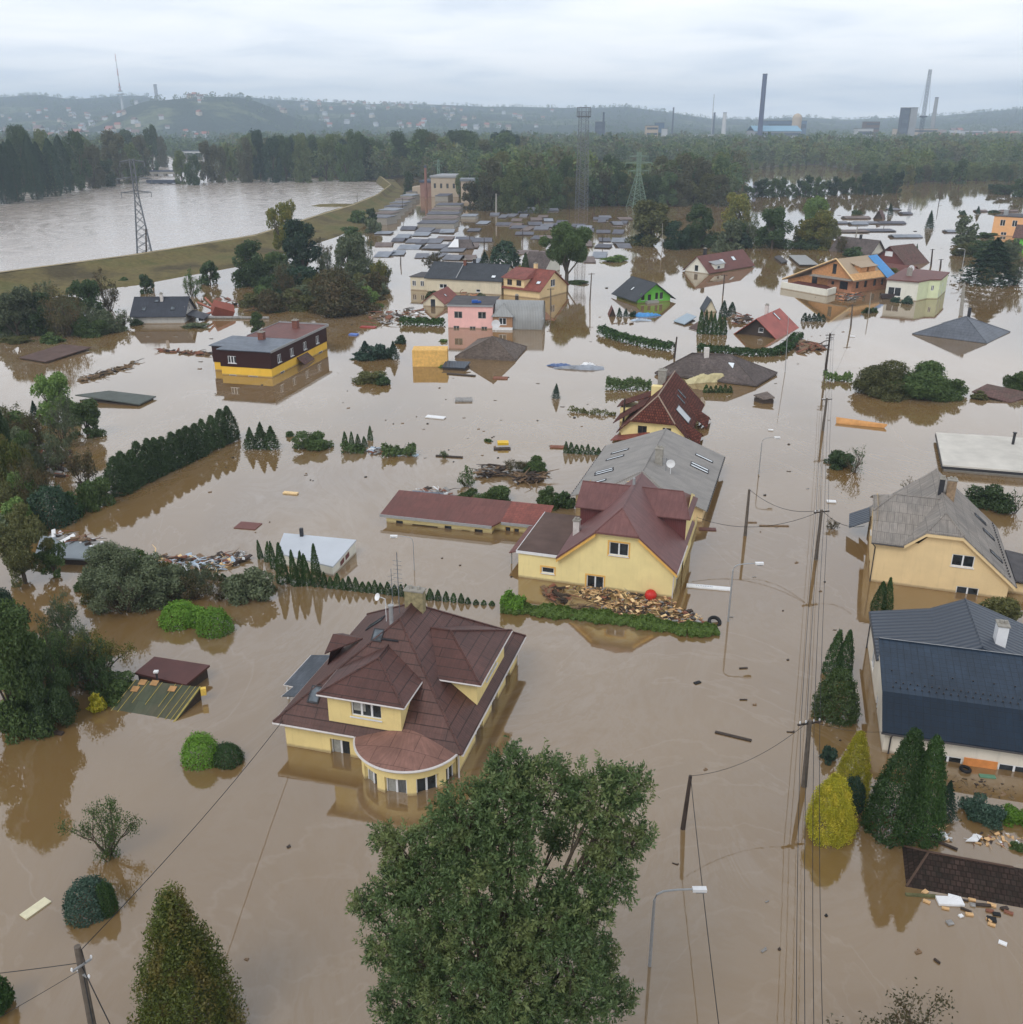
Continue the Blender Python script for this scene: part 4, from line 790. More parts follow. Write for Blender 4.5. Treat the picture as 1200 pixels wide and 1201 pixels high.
# ---------------------------------------------------------------- smaller houses
def house_flat_brown():     # K
    o, yaw, w = frame_of((260.7, 439.3), (319.3, 443)); d = 20.5
    root = empty('house', (o.x, o.y, 0), yaw, 'flat roofed house with dark brown upper storey over a bright ochre ground floor', 'house')
    g = G(); hf = [(1.3, 1.9, 2.7, 3.0)]; hr = [(2.2, 1.75, 3.4, 3.0), (6.6, 1.75, 7.8, 3.0), (11.4, 1.75, 12.6, 3.0), (16.2, 1.75, 17.4, 3.0)]
    q = .06
    wall_face(g, (-q, -q), (1, 0), [(0, 1.35), (w + 2 * q, 1.35), (w + 2 * q, 3.9), (0, 3.9)], hf, .12); wall_face(g, (w + q, -q), (0, 1), [(0, 1.35), (d + 2 * q, 1.35), (d + 2 * q, 3.9), (0, 3.9)], hr, .12)
    wall_face(g, (w + q, d + q), (-1, 0), [(0, 1.35), (w + 2 * q, 1.35), (w + 2 * q, 3.9), (0, 3.9)]); wall_face(g, (-q, d + q), (0, -1), [(0, 1.35), (d + 2 * q, 1.35), (d + 2 * q, 3.9), (0, 3.9)])
    g.box((-2.6, 2.2, 1.35), (-.07, 9, 3.9)); cl = g.obj('upper_wall', W_BROWN, root)
    window(cl, (0, -q), (1, 0), hf[0], 3, .1); [window(cl, (w + q, 0), (0, 1), h, 2, .1) for h in hr]
    g = G(); hb = [(1.2, -.2, 2.4, .12), (4.4, -.2, 6.0, .12)]; hb2 = [(2.8, -.2, 4.2, .2), (17, -.2, 18.6, .2)]
    wall_face(g, (0, 0), (1, 0), [(0, -1), (w, -1), (w, 1.345), (0, 1.345)], hb, .12); wall_face(g, (w, 0), (0, 1), [(0, -1), (d, -1), (d, 1.345), (0, 1.345)], hb2, .12); wall_face(g, (0, d), (0, -1), [(0, -1), (d, -1), (d, 1.345), (0, 1.345)]); wall_face(g, (w, d), (-1, 0), [(0, -1), (w, -1), (w, 1.345), (0, 1.345)]); g.box((-2.5, 2.3, -1), (-.003, 8.9, 1.345)); g.obj('lower_wall', W_OCH2, root)
    for h in hb: window(root, (0, 0), (1, 0), h, 1, .1, False)
    for h in hb2: window(root, (w, 0), (0, 1), h, 1, .1, False)
    g = G(); g.box((-.35, -.35, 3.92), (w + .35, 9, 4.05)); g.box((-2.9, 1.9, 3.9), (-.352, 9.3, 4.03)); g.obj('roof', R_LEAD, root); g = G(); g.box((-.35, 9.003, 3.92), (w + .35, d + .35, 4.07)); ro = g.obj('roof', R_DRED, root)
    g = G(); g.box((-.40, 9.4, 4.0), (-.352, d + .4, 4.2)); g.box((w + .352, -.4, 3.85), (w + .42, d + .4, 4.22)); g.box((-.4, d + .352, 4.0), (w + .35, d + .4, 4.3)); g.obj('parapet', METAL, ro)
    chimney(ro, 3.2, 7.6, 4.05, 5.2, .9, plain('red_brick_stack', S(120, 78, 66), .9, .25, 4)); chimney(ro, 4.4, 17.4, 4.05, 5.3, .9, MC['red_brick_stack'])
    g = G(); g.roof([[(w + .1, 8.6, 1.2), (w + .1, 12.6, 1.2), (w + 1.3, 12.6, .15), (w + 1.3, 8.6, .15)]], .1); g.obj('porch_roof', R_MOSS, root)
house_flat_brown()
def pick(hs, k): return [h for h in hs if h[0] == k]
# L
r, ro, pl, w = simple_house('grey walled house with dark navy half hipped roof, left of the drowned gardens', 'house', (157, 380), (216.5, 379.5), 7.6, 1.75, 4.5, 'gx', W_GREY, R_NAVY, .5, [('r', 1.6, 1.9, 2.5, 3.0, 1), ('r', 4.2, 1.9, 5.1, 3.0, 1)], cap=True)
skylight(ro, pl[0], 1.9, 1.2, .7, .9); skylight(ro, pl[0], 4.0, 2.9, .7, .6); skylight(ro, pl[0], 7.4, 1.3, .7, .9); chimney(ro, 5.0, 3.0, 3.0, 5.2, .5, MC['white_brick'])
g = G(); g.roof([[(w + .1, 1.5, 1.5), (w + .1, 6.6, 1.5), (w + 3.3, 6.6, .55), (w + 3.3, 1.5, .55)]], .1); g.obj('porch_roof', R_NAVY, r)
posts(r, DARKW, [(w + 3, 1.8, -1, .5), (w + 3, 6.3, -1, .5)])
# M pink
def house_pink():
    o, yaw, w = frame_of((525.8, 384.7), (578, 385.8)); root = empty('house', (o.x, o.y, 0), yaw, 'pink flat roofed house with grey curved roofed wing', 'house'); d = 10.5
    g = G(); hs = [(1.2, 1.9, 2.7, 3.15), (5.7, 1.9, 7.2, 3.15), (1.0, -.5, 2.1, .45), (4.1, -.5, 5.2, .4), (6.3, -.5, 7.4, .4)]
    wall_face(g, (0, 0), (1, 0), [(0, -1), (w, -1), (w, 4.2), (0, 4.2)], hs, .12)
    wall_face(g, (w, 0), (0, 1), [(0, -1), (d, -1), (d, 4.2), (0, 4.2)]); wall_face(g, (w, d), (-1, 0), [(0, -1), (w, -1), (w, 4.2), (0, 4.2)]); wall_face(g, (0, d), (0, -1), [(0, -1), (d, -1), (d, 4.2), (0, 4.2)]); g.obj('wall', W_PINK, root)
    for h in hs: window(root, (0, 0), (1, 0), h, 2, .1, False, fm=CURT)
    g = G(); g.box((-.15, -.2, 4.21), (w + .15, d + .1, 4.34)); ro = g.obj('roof', R_FELT, root); g = G(); g.box((-.17, -.24, 4.1), (w + .17, -.202, 4.4)); g.obj('fascia', METAL, ro)
    g = G(); g.obox((4.8, 2.2, 4.7), 1.1, .7, .5, .3); g.obox((5.5, 2.6, 4.55), .8, .5, .35, .8); g.obj('tank', plain('blue_plastic', S(40, 90, 170), .5, .1), ro)
    # little tower with pyramid roof
    x0, x1, y0, y1 = w + .12, w + 3.75, -.5, 3.2; g = G(); ht = [(1.1, .95, 2.5, 2.2)]
    wall_face(g, (x0, y0), (1, 0), [(0, .45), (x1 - x0, .45), (x1 - x0, 2.55), (0, 2.55)], ht, .12); wall_face(g, (x1, y0), (0, 1), [(0, .45), (y1 - y0, .45), (y1 - y0, 2.55), (0, 2.55)]); t = g.obj('stair_wall', plain('tan_brick', S(160, 122, 92), .9, .15, 3), root); window(t, (x0, y0), (1, 0), ht[0], 2, .1)
    g = G(); g.box((x0 - .1, y0 - .3, .0), (x1 + .05, y1, .447)); g.obj('balcony', WHITE, t)
    pl, cp = hip_roof(x0 - .25, x1 + .25, y0 - .35, y1 + .2, 2.5, 4.6); put_roof(t, pl, R_GSTR, .08, cp, None, .05)
    # barrel roofed wing
    x0, x1, y0, y1 = w + 3.85, w + 9.3, 0, 7.5; g = G(); prof = [(0, .1), (-.1, 1.5), (.15, 2.7), (1.3, 4.1), (3.6, 4.75), (5.2, 4.6), (6.8, 3.9), (7.5, 2.6), (7.6, .1)]
    vs = [(x, y, z) for x in (w + .3, x1) for y, z in prof]; n = len(prof); g.add(vs, [(i, n + i, n + i + 1, i + 1) for i in range(n - 1)]); g.obj('curved_roof', R_GSTR, root, smooth=True)
    g = G(); wall_face(g, (x1 - .15, 0), (0, 1), [(y, z - .05) for y, z in prof] + [(7.6, -1), (0, -1)], [(2.6, 1.5, 4.2, 2.7)], .1); g.box((x0, .05, -1), (x1 - .2, .1, 1.2)); g.obj('end_wall', CURT, root); window(root, (x1 - .15, 0), (0, 1), (2.6, 1.5, 4.2, 2.7), 2, .08)
    chimney(root, w + 4.0, 5.4, 4.5, 5.4, .6, DARKW)
house_pink()
# N long building with dark roof
r, ro, pl, w = simple_house('long cream building with dark slate roof behind the pink house', 'building', (500.5, 341.5), (588, 346), 12, 3.2, 5.9, 'gx', W_CREAM, R_DSLATE, .4, [('f', 3.2, .9, 5.0, 1.8, 2), ('f', 12, .4, 13, 1.0, 1)], cap=True)
skylight(ro, pl[0], 15.8, 1.2, .9, .9, MC['milky_glass']); chimney(ro, 7.6, 5.2, 5, 6.7, .6, MC['red_brick_stack']); chimney(ro, 9.5, 6.4, 5, 6.8, .6, DMETAL)
g = G(); g.tube([(7.4, -.4, 3.4), (7.2, 6, 6.05)], .1, 5); g.obj('ridge_cap', METAL, ro)
g = G(); g.box((-4.2, .6, -1), (-.01, 8, 3.0)); g.obj('annex_wall', W_CREAM, r); g = G(); g.box((-4.4, .4, 3.003), (-.3, 8.2, 3.12)); g.obj('annex_roof', R_FELT, r)
for u in (-3.7, -1.7): window(r, (0, .6), (1, 0), (u, 1.0, u + .9, 2.2), 2, -.02, False)
# O yellow with red roof
def house_yellow_red():
    o, yaw, w = frame_of((590.8, 345.8), (633, 350.8)); w, d = 9.7, 11; root = empty('house', (o.x, o.y, 0), yaw, 'yellow house with red tiled gable roof and two storey corner, near the tall tree', 'house')
    g = G(); wall_face(g, (0, 0), (1, 0), [(0, -1), (w, -1), (w, 1.8), (0, 1.8)]); wall_face(g, (w, 0), (0, 1), [(0, -1), (d, -1), (d, 2.2), (d / 2, 5.2), (0, 1.8)], [(4.4, 2.1, 6.2, 3.6)], .12); wall_face(g, (w, d), (-1, 0), [(0, -1), (w, -1), (w, 2.2), (0, 2.2)]); wall_face(g, (0, d), (0, -1), [(0, -1), (d, -1), (d, 1.8), (d / 2, 5.2), (0, 2.2)])
    hs = [(1.0, 2.35, 2.3, 3.6), (3.5, 2.35, 4.8, 3.6)]; wall_face(g, (0, -.02), (1, 0), [(0, 1.7), (5.6, 1.7), (5.6, 3.95), (0, 3.95)], hs, .12); g.poly([(5.6, -.02, 1.6), (5.6, 4, 1.6), (5.6, 4, 3.95), (5.6, -.02, 3.95)]); g.poly([(0, -.02, 1.7), (0, 4, 1.7), (0, 4, 3.95), (0, -.02, 3.95)][::-1]); g.obj('wall', W_OCH, root)
    for h in hs: window(root, (0, -.02), (1, 0), h, 2, .1, fm=plain('brown_window_frame', S(90, 56, 40), .6, .1))
    window(root, (w, 0), (0, 1), (4.4, 2.1, 6.2, 3.6), 2, .1)
    pl = gable_x(-.4, w + .5, -.5, d + .5, 1.7, 5.5); ro = put_roof(root, pl, R_RED, .14, [(pl[0][3], pl[0][2])], None, .08)
    pd = [[(-.4, -.45, 3.95), (6.0, -.45, 3.95), (5.2, 5.3, 5.55), (-.4, 5.3, 5.55)], [(6.0, -.45, 3.95), (6.0, 3.6, 3.95), (5.2, 5.3, 5.55)]]; put_roof(root, pd, R_RED, .12)
    chimney(ro, 4.6, 6.0, 5.0, 6.6, .7, PALEW); skylight(ro, pl[0], 8.2, 1.8, .9, .8, MC['milky_glass'])
    g = G(); g.box((-.1, -.08, 1.5), (5.8, -.03, 1.68)); g.obj('cornice', MC['brown_window_frame'], root)
house_yellow_red()
# P small cream house, red roof
r, ro, pl, w = simple_house('small cream gabled house with red roof, left of the pink house', 'house', (496.5, 358.8), (520.5, 360), 9, .9, 2.8, 'gy', W_CREAM, R_RED, .35, [('f', 1.7, -.5, 2.7, 1.5, 1)], fm=plain('blue_door', S(70, 80, 110), .6, .1))
skylight(ro, pl[1], w - 1, 4, .5, .5, MC['milky_glass'])
# behind: dark roofed gable house
r, ro, pl, w = simple_house('dark roofed white gabled house half hidden behind the round evergreen', 'house', (613, 320), (639, 322), 9, 1.6, 5.0, 'gx', W_WHITE, R_SHIN, .4)
# R green
r, ro, pl, w = simple_house('bright green gabled house with charcoal roof standing in open water', 'house', (747.5, 355.8), (786, 353), 9.5, 1.1, 4.1, 'gy', W_GREEN, R_DSLATE, .9, [('f', .9, .6, 1.7, 2.0, 1), ('f', 2.5, -.5, 3.3, 1.7, 1), ('f', 4.3, .6, 5.0, 2.0, 1), ('f', 5.4, .6, 6.2, 2.0, 1)], fm=MC['brown_window_frame'], cap=True)
skylight(ro, pl[0], 1.5, 5.0, .5, .9, MC['milky_glass']); g = G(); g.box((1.9, -1.2, -.3), (4.6, -.01, .5)); g.obj('balcony', CURT, r)
# S white, maroon roof
r, ro, pl, w = simple_house('white gabled house with blotchy maroon roof and dormer, far bank of the flooded field', 'house', (803.5, 318), (831, 321.5), 20, .7, 4.2, 'gy', W_WHITE, R_DRED, .5, [('f', 2.9, .3, 4.1, 1.9, 1)])
skylight(ro, pl[1], w - 1.6, 8.0, 1.6, 1.4, MC['milky_glass']); skylight(ro, pl[1], w - 1.9, 13.5, 1.3, 1.2, MC['milky_glass']); chimney(ro, w / 2 - 1, 4.5, 3.6, 5.6, .7, DMETAL)
g = G(); g.box((w - 2.2, 2.8, .4), (w - .1, 7.0, 2.1)); dm = g.obj('dormer', W_WHITE, r); g = G(); g.roof([[(w - 2.8, 2.5, 2.9), (w + .2, 2.5, 2.15), (w + .2, 7.3, 2.15), (w - 2.8, 7.3, 2.9)]], .12); g.obj('dormer_roof', METAL, dm)
window(dm, (w - .1, 2.8), (0, 1), (1, .9, 2.2, 1.7), 1, -.02, False)
# T red roof, dark gable
r, ro, pl, w = simple_house('submerged cottage showing only its bright red roof and dark brown gable', 'house', (864.5, 391), (911, 396.5), 10.5, .15, 3.3, 'gy', DARKW, R_RED2, 1.0, [('f', 4.0, .7, 4.9, 1.5, 1)])
skylight_at(r, ro, pl[0], 884, 377, .5, 1.7, MC['milky_glass']); skylight_at(r, ro, pl[1], 911, 371, .5, 1.7, MC['milky_glass']); chimney(ro, w / 2 - 1.2, 7.6, 2.6, 4.3, .6, MC['white_brick'])
# E big shingle hip, Q shingle hip, X grey pyramid
def sunk_roof(name_label, pts, z, apex, mat, t=.25, capmat=None, cat='house', under=None, chims=()):
    """pts = photo corners of the eaves, apex = list of (corner indices ...), world ridge"""
    q = [P(*p, z) for p in pts]; c = sum(q, Vector()) / len(q); root = empty('house', (c.x, c.y, 0), 0, name_label, cat)
    q = [p - Vector((c.x, c.y, 0)) for p in q]; ri = [P(x, y, za) - Vector((c.x, c.y, 0)) for x, y, za in apex]
    if len(ri) == 1: polys = [[tuple(q[i]), tuple(q[(i + 1) % 4]), tuple(ri[0])] for i in range(4)]; cp = [(a, ri[0]) for a in q]
    else: a, b = ri; polys = [[tuple(q[0]), tuple(q[1]), tuple(b), tuple(a)], [tuple(q[1]), tuple(q[2]), tuple(b)], [tuple(q[2]), tuple(q[3]), tuple(a), tuple(b)], [tuple(q[3]), tuple(q[0]), tuple(a)]]; cp = [(q[0], a), (q[3], a), (q[1], b), (q[2], b), (a, b)]
    ro = put_roof(root, polys, mat, t, cp, capmat, .07)
    g = G(); g.prism([(p.x * .9, p.y * .9) for p in q], -1, z - .26); g.obj('wall', under or W_CREAM, root)
    return root, ro, polys, c
r, ro, pl, c = sunk_roof('drowned bungalow, only its wide dark brown shingle roof with white chimney showing', [(768, 437), (887.5, 451.5), (912, 437), (812, 416)], .35, [(812, 414, 3.6), (857, 416, 3.6)], R_SHIN)
r.location.z = 0
skylight_at(r, ro, pl[0], 838.5, 427, .9, 1.2, MC['milky_glass']); skylight_at(r, ro, pl[0], 857, 429.5, .9, 1.2, MC['milky_glass']); p_ = onpoly(r, pl[0], 828, 423); chimney(ro, p_.x, p_.y, p_.z - .3, p_.z + 2.0, .7, MC['white_brick'], cap=False)
r, ro, pl, c = sunk_roof('submerged house with mottled grey brown pyramid roof in front of the pink house', [(533.5, 418), (604.5, 422), (618, 406.5), (560, 398)], .25, [(578.5, 394.5, 3.9)], R_SHIN2)
for dx in (-4.5, -1.8): g = G(); g.obox((dx, -4.0 - (dx + 4.5) * .2, .3), 1.3, .9, .5, -.1); g.obj('dormer', MC['red_brick_stack'], ro)
g = G(); cc = Vector((.4, 1.6, 4.4)); vs = [cc] + [cc + Vector((math.cos(t) * .75, -.1, math.sin(t) * .75)) for t in [2 * math.pi * i / 14 for i in range(14)]]; g.add(vs, [(0, 1 + i, 1 + (i + 1) % 14) for i in range(14)]); g.tube([(.4, 1.7, 3), (.4, 1.7, 4.3)], .05, 5); g.obj('satellite_dish', WHITE, ro)
r, ro, pl, c = sunk_roof('submerged house showing only a neat slate grey pyramid roof, right of the street', [(1070, 391.3), (1157.5, 402.5), (1185, 389), (1105, 379)], .1, [(1133, 371, 3.6)], roof_tiles('slate_grey_metal_tile', S(92, 97, 106), 60, .55, .03, .04, .6, rough=.5, off=0))
chimney(ro, .9, .6, 2.6, 4.6, .45, DMETAL, cap=False)
# U timber house under construction
def house_timber():
    o = P(972.7, 340); yaw = R(-54); f = P(998, 344); d = (f - o); yaw = math.atan2(d.y, d.x); w = d.length
    root = empty('house', (o.x, o.y, 0), yaw, 'unfinished house of orange brick and raw timber with half boarded roof', 'house')
    BR = plain('orange_block_brick', S(172, 122, 94), .9, .2, 2); OSB = plain('orange_boards', S(190, 138, 94), .85, .2, 2)
    dd = 13.5; g = G(); hs = [(.3, 1.3, 1.1, 2.1), (2.6, .6, 4.8, 2.4)]; hr = [(1.5, .9, 2.6, 2.4), (4.6, .9, 5.7, 2.4), (8, .9, 9.1, 2.4), (11, .9, 12, 2.4)]
    wall_face(g, (-.6, 0), (1, 0), [(0, -1), (w + .6, -1), (w + .6, 3.0), (0, 3.0)], [(a + .6, b, c_ + .6, e) for a, b, c_, e in hs], .2); wall_face(g, (w, 0), (0, 1), [(0, -1), (dd, -1), (dd, 3.4), (0, 3.0)], hr, .2)
    wall_face(g, (w, dd), (-1, 0), [(0, -1), (w + 7, -1), (w + 7, 2.0), (w + 3.5, 4.6), (0, 3.0)]); g.obj('wall', BR, root)
    for h in hs: window(root, (0, 0), (1, 0), h, 1, .18, False, fm=DARKW)
    for h in hr: window(root, (w, 0), (0, 1), h, 1, .18, False, fm=DARKW)
    g = G(); ha = [(5.6, 3.7, 6.7, 6.0)]; wall_face(g, (-5.4, .01), (1, 0), [(0, 2.7), (w + 5.4, 3.1), (7.0, 6.9), (0, 3.9)], ha, .1); g.obj('gable_wall', OSB, root); window(root, (-5.4, .01), (1, 0), ha[0], 1, .08, False, fm=WOOD)
    g = G(); wall_face(g, (-12.5, .6), (1, 0), [(0, 0), (11.9, 0), (11.9, 2.8), (6.5, 2.8), (0, .9)], [(6.9, .8, 8.4, 2.6)], .1); g.obj('side_wall', OSB, root); window(root, (-12.5, .6), (1, 0), (6.9, .8, 8.4, 2.6), 1, .08, False, fm=DARKW)
    rx = 1.4; rz = 7.2
    ro = put_roof(root, [[(w + .9, -.7, 2.9), (rx, -.7, rz), (rx, dd - 2, rz), (w + .9, dd - 2, 2.9)], [(rx, -.7, rz), (-13.2, -.7, .9), (-13.2, 6, .9), (-5, dd - 2, 4.4), (rx, dd - 2, rz)]], ribbed('pale_roof_boards', S(172, 152, 128), .3, axis=1, var=.1), .18)
    g = G(); g.slab([(w + 1.0, -.7, 3.0), (w + 1.0, 10.5, 3.0), (w - .4, 10.5, 4.25), (w - .4, -.7, 4.25)], .12); g.obj('eaves_boards', plain('orange_timber', S(200, 156, 108), .8, .2, 2), ro)
    g = G(); g.tube([(w + .9, -.75, 2.95), (rx, -.75, rz + .05)], .16, 4); g.tube([(rx, -.75, rz + .05), (-13.2, -.75, .95)], .16, 4); g.obj('verge_board', PALEW, ro)
    for y in (3.2, 6.4):
        g = G(); g.box((3.4, y, 4.2), (w - .5, y + 2.4, 5.6)); dm = g.obj('dormer', OSB, root); g = G(); g.slab([(2.2, y - .4, 6.4), (w - .1, y - .4, 5.5), (w - .1, y + 2.8, 5.5), (2.2, y + 2.8, 6.4)], .12); g.obj('dormer_roof', MC['pale_roof_boards'], dm)
    g = G(); g.slab([(w + 3.3, dd - 2.8, 1.5), (w + 2.2, dd + 2.4, 1.5), (rx, dd + 1, rz - .1), (rx + .3, dd - 2.8, rz - .1)], .05); g.obj('tarpaulin', plain('blue_tarpaulin', S(70, 140, 200), .5, .12), root)
    g = G(); wl = [P(916.5, 338), P(969, 347.5), P(979, 344.5)]; M = Matrix.Rotation(-yaw, 3, 'Z'); wl = [M @ (p - o) for p in wl]
    for a, b in zip(wl, wl[1:]):
        e = (b - a).normalized(); n_ = Vector((-e.y, e.x, 0)) * .25; g.prism([((a + n_ * -1).x, (a - n_).y), ((b - n_).x, (b - n_).y), ((b + n_).x, (b + n_).y), ((a + n_).x, (a + n_).y)], -1, 1.5)
    g.obj('terrace_wall', W_WHITE, root); g = G(); a, b, c_ = wl; g.prism([(a.x + .5, a.y + .5), (b.x, b.y + .3), (c_.x, c_.y + .6), (-1, -.01), (-9, -.01)], -1, .95); g.obj('terrace', MC['dark_red_wood'] if 'dark_red_wood' in MC else plain('dark_red_wood', S(92, 50, 44), .8, .2), root)
    g = G(); g.slab([(-4.8, -1.6, 2.95), (w + .3, -1.3, 3.0), (w + .3, 0, 3.1), (-4.8, 0, 3.1)], .2); g.obj('balcony_slab', CONC, root)
house_timber()
# V white flat house with maroon roof
def house_white_flat():
    q = [P(1037.5, 350), P(1074.5, 353.3), P(1087, 350.5), P(1099.5, 350.5), P(1109, 341.5), P(1060, 336)]; c = q[0]; root = empty('house', (c.x, c.y, 0), 0, 'pale green and white two storey house with flat maroon roof', 'house'); q = [p - c for p in q]
    for i in range(6):
        a, b = q[i], q[(i + 1) % 6]; ln = (b - a).length; dr = ((b - a).x / ln, (b - a).y / ln); g = G(); hs = {0: [(.5, .7, 3.2, 2.6)], 2: [(.6, 1.8, 1.2, 2.9)], 3: [(.7, 1.9, 1.7, 2.9), (.7, .3, 1.7, 1.2), (5, 1.9, 6, 2.9), (5, .2, 6, 1.2)]}.get(i, [])
        hs = [h for h in hs if h[2] < ln]; wall_face(g, (a.x, a.y), dr, [(0, -1), (ln, -1), (ln, 4.0), (0, 4.0)], hs, .12); g.obj('wall', W_WHITE if i in (0, 4, 5) else W_LIME, root)
        for h in hs: window(root, (a.x, a.y), dr, h, 2, .1, False)
    g = G(); m = sum(q, Vector()) / 6; g.prism([(m.x + (p.x - m.x) * 1.05, m.y + (p.y - m.y) * 1.05) for p in q], 4.01, 4.25); ro = g.obj('roof', R_DRED, root)
    chimney(ro, 6.5, 4.5, 4.25, 5.8, .9, CONC); g = G(); cc = Vector((8.2, 8.2, 5.4)); vs = [cc] + [cc + Vector((math.cos(t) * .7, -.1, math.sin(t) * .7)) for t in [2 * math.pi * i / 12 for i in range(12)]]; g.add(vs, [(0, 1 + i, 1 + (i + 1) % 12) for i in range(12)]); g.tube([(8.2, 8.3, 4.2), (8.2, 8.3, 5.3)], .05, 5); g.obj('satellite_dish', WHITE, ro)
    g = G(); g.box((-1.0, -1.1, .2), (2.6, -.02, 1.1)); g.obj('balcony', plain('dark_railing', S(64, 54, 54), .7, .2), root)
house_white_flat()
# W pair behind
r, ro, pl, w = simple_house('white gabled house with black roof, partly behind the wooden building site', 'house', (1020, 299), (1036, 297), 13, .6, 4.0, 'gy', W_WHITE, R_SHIN, .8)
chimney(ro, w / 2, 6, 3.5, 5, .6, DMETAL)
r, ro, pl, w = simple_house('drowned house with maroon gable and white sign panel, right of the black roofed one', 'house', (1024, 306), (1062, 311), 9, .5, 4.6, 'gy', plain('maroon_boards', S(110, 66, 64), .8, .12), R_MOSS, .8)
g = G(); g.box((w / 2 - 1.6, -.08, 1.8), (w / 2 + .8, -.01, 3.1)); g.obj('panel', WHITE, r)
r, ro, pl, w = simple_house('low maroon roofed extension sunk before the maroon gabled house', 'outbuilding', (1033, 318), (1066, 322), 5, .3, 1.9, 'gx', W_CREAM, R_DRED, .5)
# Y orange flat building, green one
def flat_house(label, cat, Np, Fp, d, h, wall, roofm, wins=(), name='building', oh=.2, t=.2, fm=None, group=None):
    o, yaw, w = frame_of(Np, Fp); root = empty(name, (o.x, o.y, 0), yaw, label, cat, group); g = G(); sd = sides(w, d)
    for k, (p0, dr, ln) in sd.items(): wall_face(g, p0, dr, [(0, -1), (ln, -1), (ln, h), (0, h)], [q[1:5] for q in wins if q[0] == k and q[3] < ln], .12)
    g.obj('wall', wall, root)
    for q in wins:
        if q[3] < sd[q[0]][2]: window(root, sd[q[0]][0], sd[q[0]][1], q[1:5], 2, .1, False, fm=fm)
    g = G(); g.box((-oh, -oh, h + .005), (w + oh, d + oh, h + t)); ro = g.obj('roof', roofm, root); return root, ro, w
r, ro, w = flat_house('orange flat roofed building at the right edge of the photo', 'building', (1162.5, 275.5), (1215, 279), 14, 6.2, W_ORANGE, R_FELT, [('f', x, 3.2, x + (3.0 if i > 1 else 1.6), 5.2) for i, x in enumerate((2.2, 6.0, 10.6, 16.2))] + [('f', x, .2, x + 1.8, 1.2) for x in (3, 9, 15)])
for x in (2.5, 11.5, 14.5): chimney(ro, x, 4, 6.4, 8.2, 1.2, METAL, cap=False)
r, ro, pl, w = simple_house('green walled house cut by the right edge, under a dark tiled roof', 'house', (1188, 290), (1222, 292), 10, 3.2, 6.4, 'gx', W_GREEN, R_MOSS, .6)
# J white flat roof building sunk
def flat_white():
    q = [P(1106, 545, .9), P(1215, 554, .9), P(1215, 514, .9), P(1098, 507, .9)]; c = q[0].copy(); root = empty('building', (c.x, c.y, 0), 0, 'drowned building showing just its flat off white roof and black flue at the right edge', 'building')
    q = [(p.x - c.x, p.y - c.y) for p in q]; g = G(); g.prism(q, .72, .9); ro = g.obj('roof', plain('pale_roof_membrane', S(196, 192, 184), .8, .12, .5), root)
    m = (sum(x for x, y in q) / 4, sum(y for x, y in q) / 4); g = G(); g.prism([(m[0] + (x - m[0]) * 1.012, m[1] + (y - m[1]) * 1.012) for x, y in q], .45, .715); g.obj('roof_edge', DMETAL, ro)
    g = G(); g.prism([(m[0] + (x - m[0]) * .95, m[1] + (y - m[1]) * .95) for x, y in q], -1, .447); g.obj('wall', W_GREY, root)
    f = P(1188, 521, .9) - c; g = G(); g.tube([(f.x, f.y, .2), (f.x, f.y, 2.2)], .16, 8); g.tube([(f.x, f.y, 2.25), (f.x, f.y, 2.35)], .24, 8); g.obj('flue_pipe', DMETAL, ro)
    for x, y in ((1132, 510), (1160, 517), (1158, 528)): f = P(x, y, .9) - c; g = G(); g.tube([(f.x, f.y, 0), (f.x, f.y, .7)], .06, 6); g.tube([(f.x, f.y, .72), (f.x, f.y, .8)], .12, 6); g.obj('vent_pipe', WHITE, ro)
flat_white()
# ---------------------------------------------------------------- sunk sheds and their roofs
def shed(label, pts, mat, z=.25, t=.15, cat='shed', name='shed_roof', group=None, base=True, zs=None):
    q = [P(x, y, (zs[i] if zs else z)) for i, (x, y) in enumerate(pts)]; c = sum(q, Vector()) / len(q); c.z = 0; g = G()
    q = [p - c for p in q]; g.roof([[tuple(p) for p in q]], t)
    if not base: o = g.obj(name, mat, None, loc=c); return tag(o, label, cat, group)
    root = empty('shed', c, 0, label, cat, group); ro = g.obj('roof', mat, root); g = G(); g.prism([(p.x * .92, p.y * .92) for p in q], -1, min(p.z for p in q) - t - .02)
    g.obj('wall', DARKW, root); return root
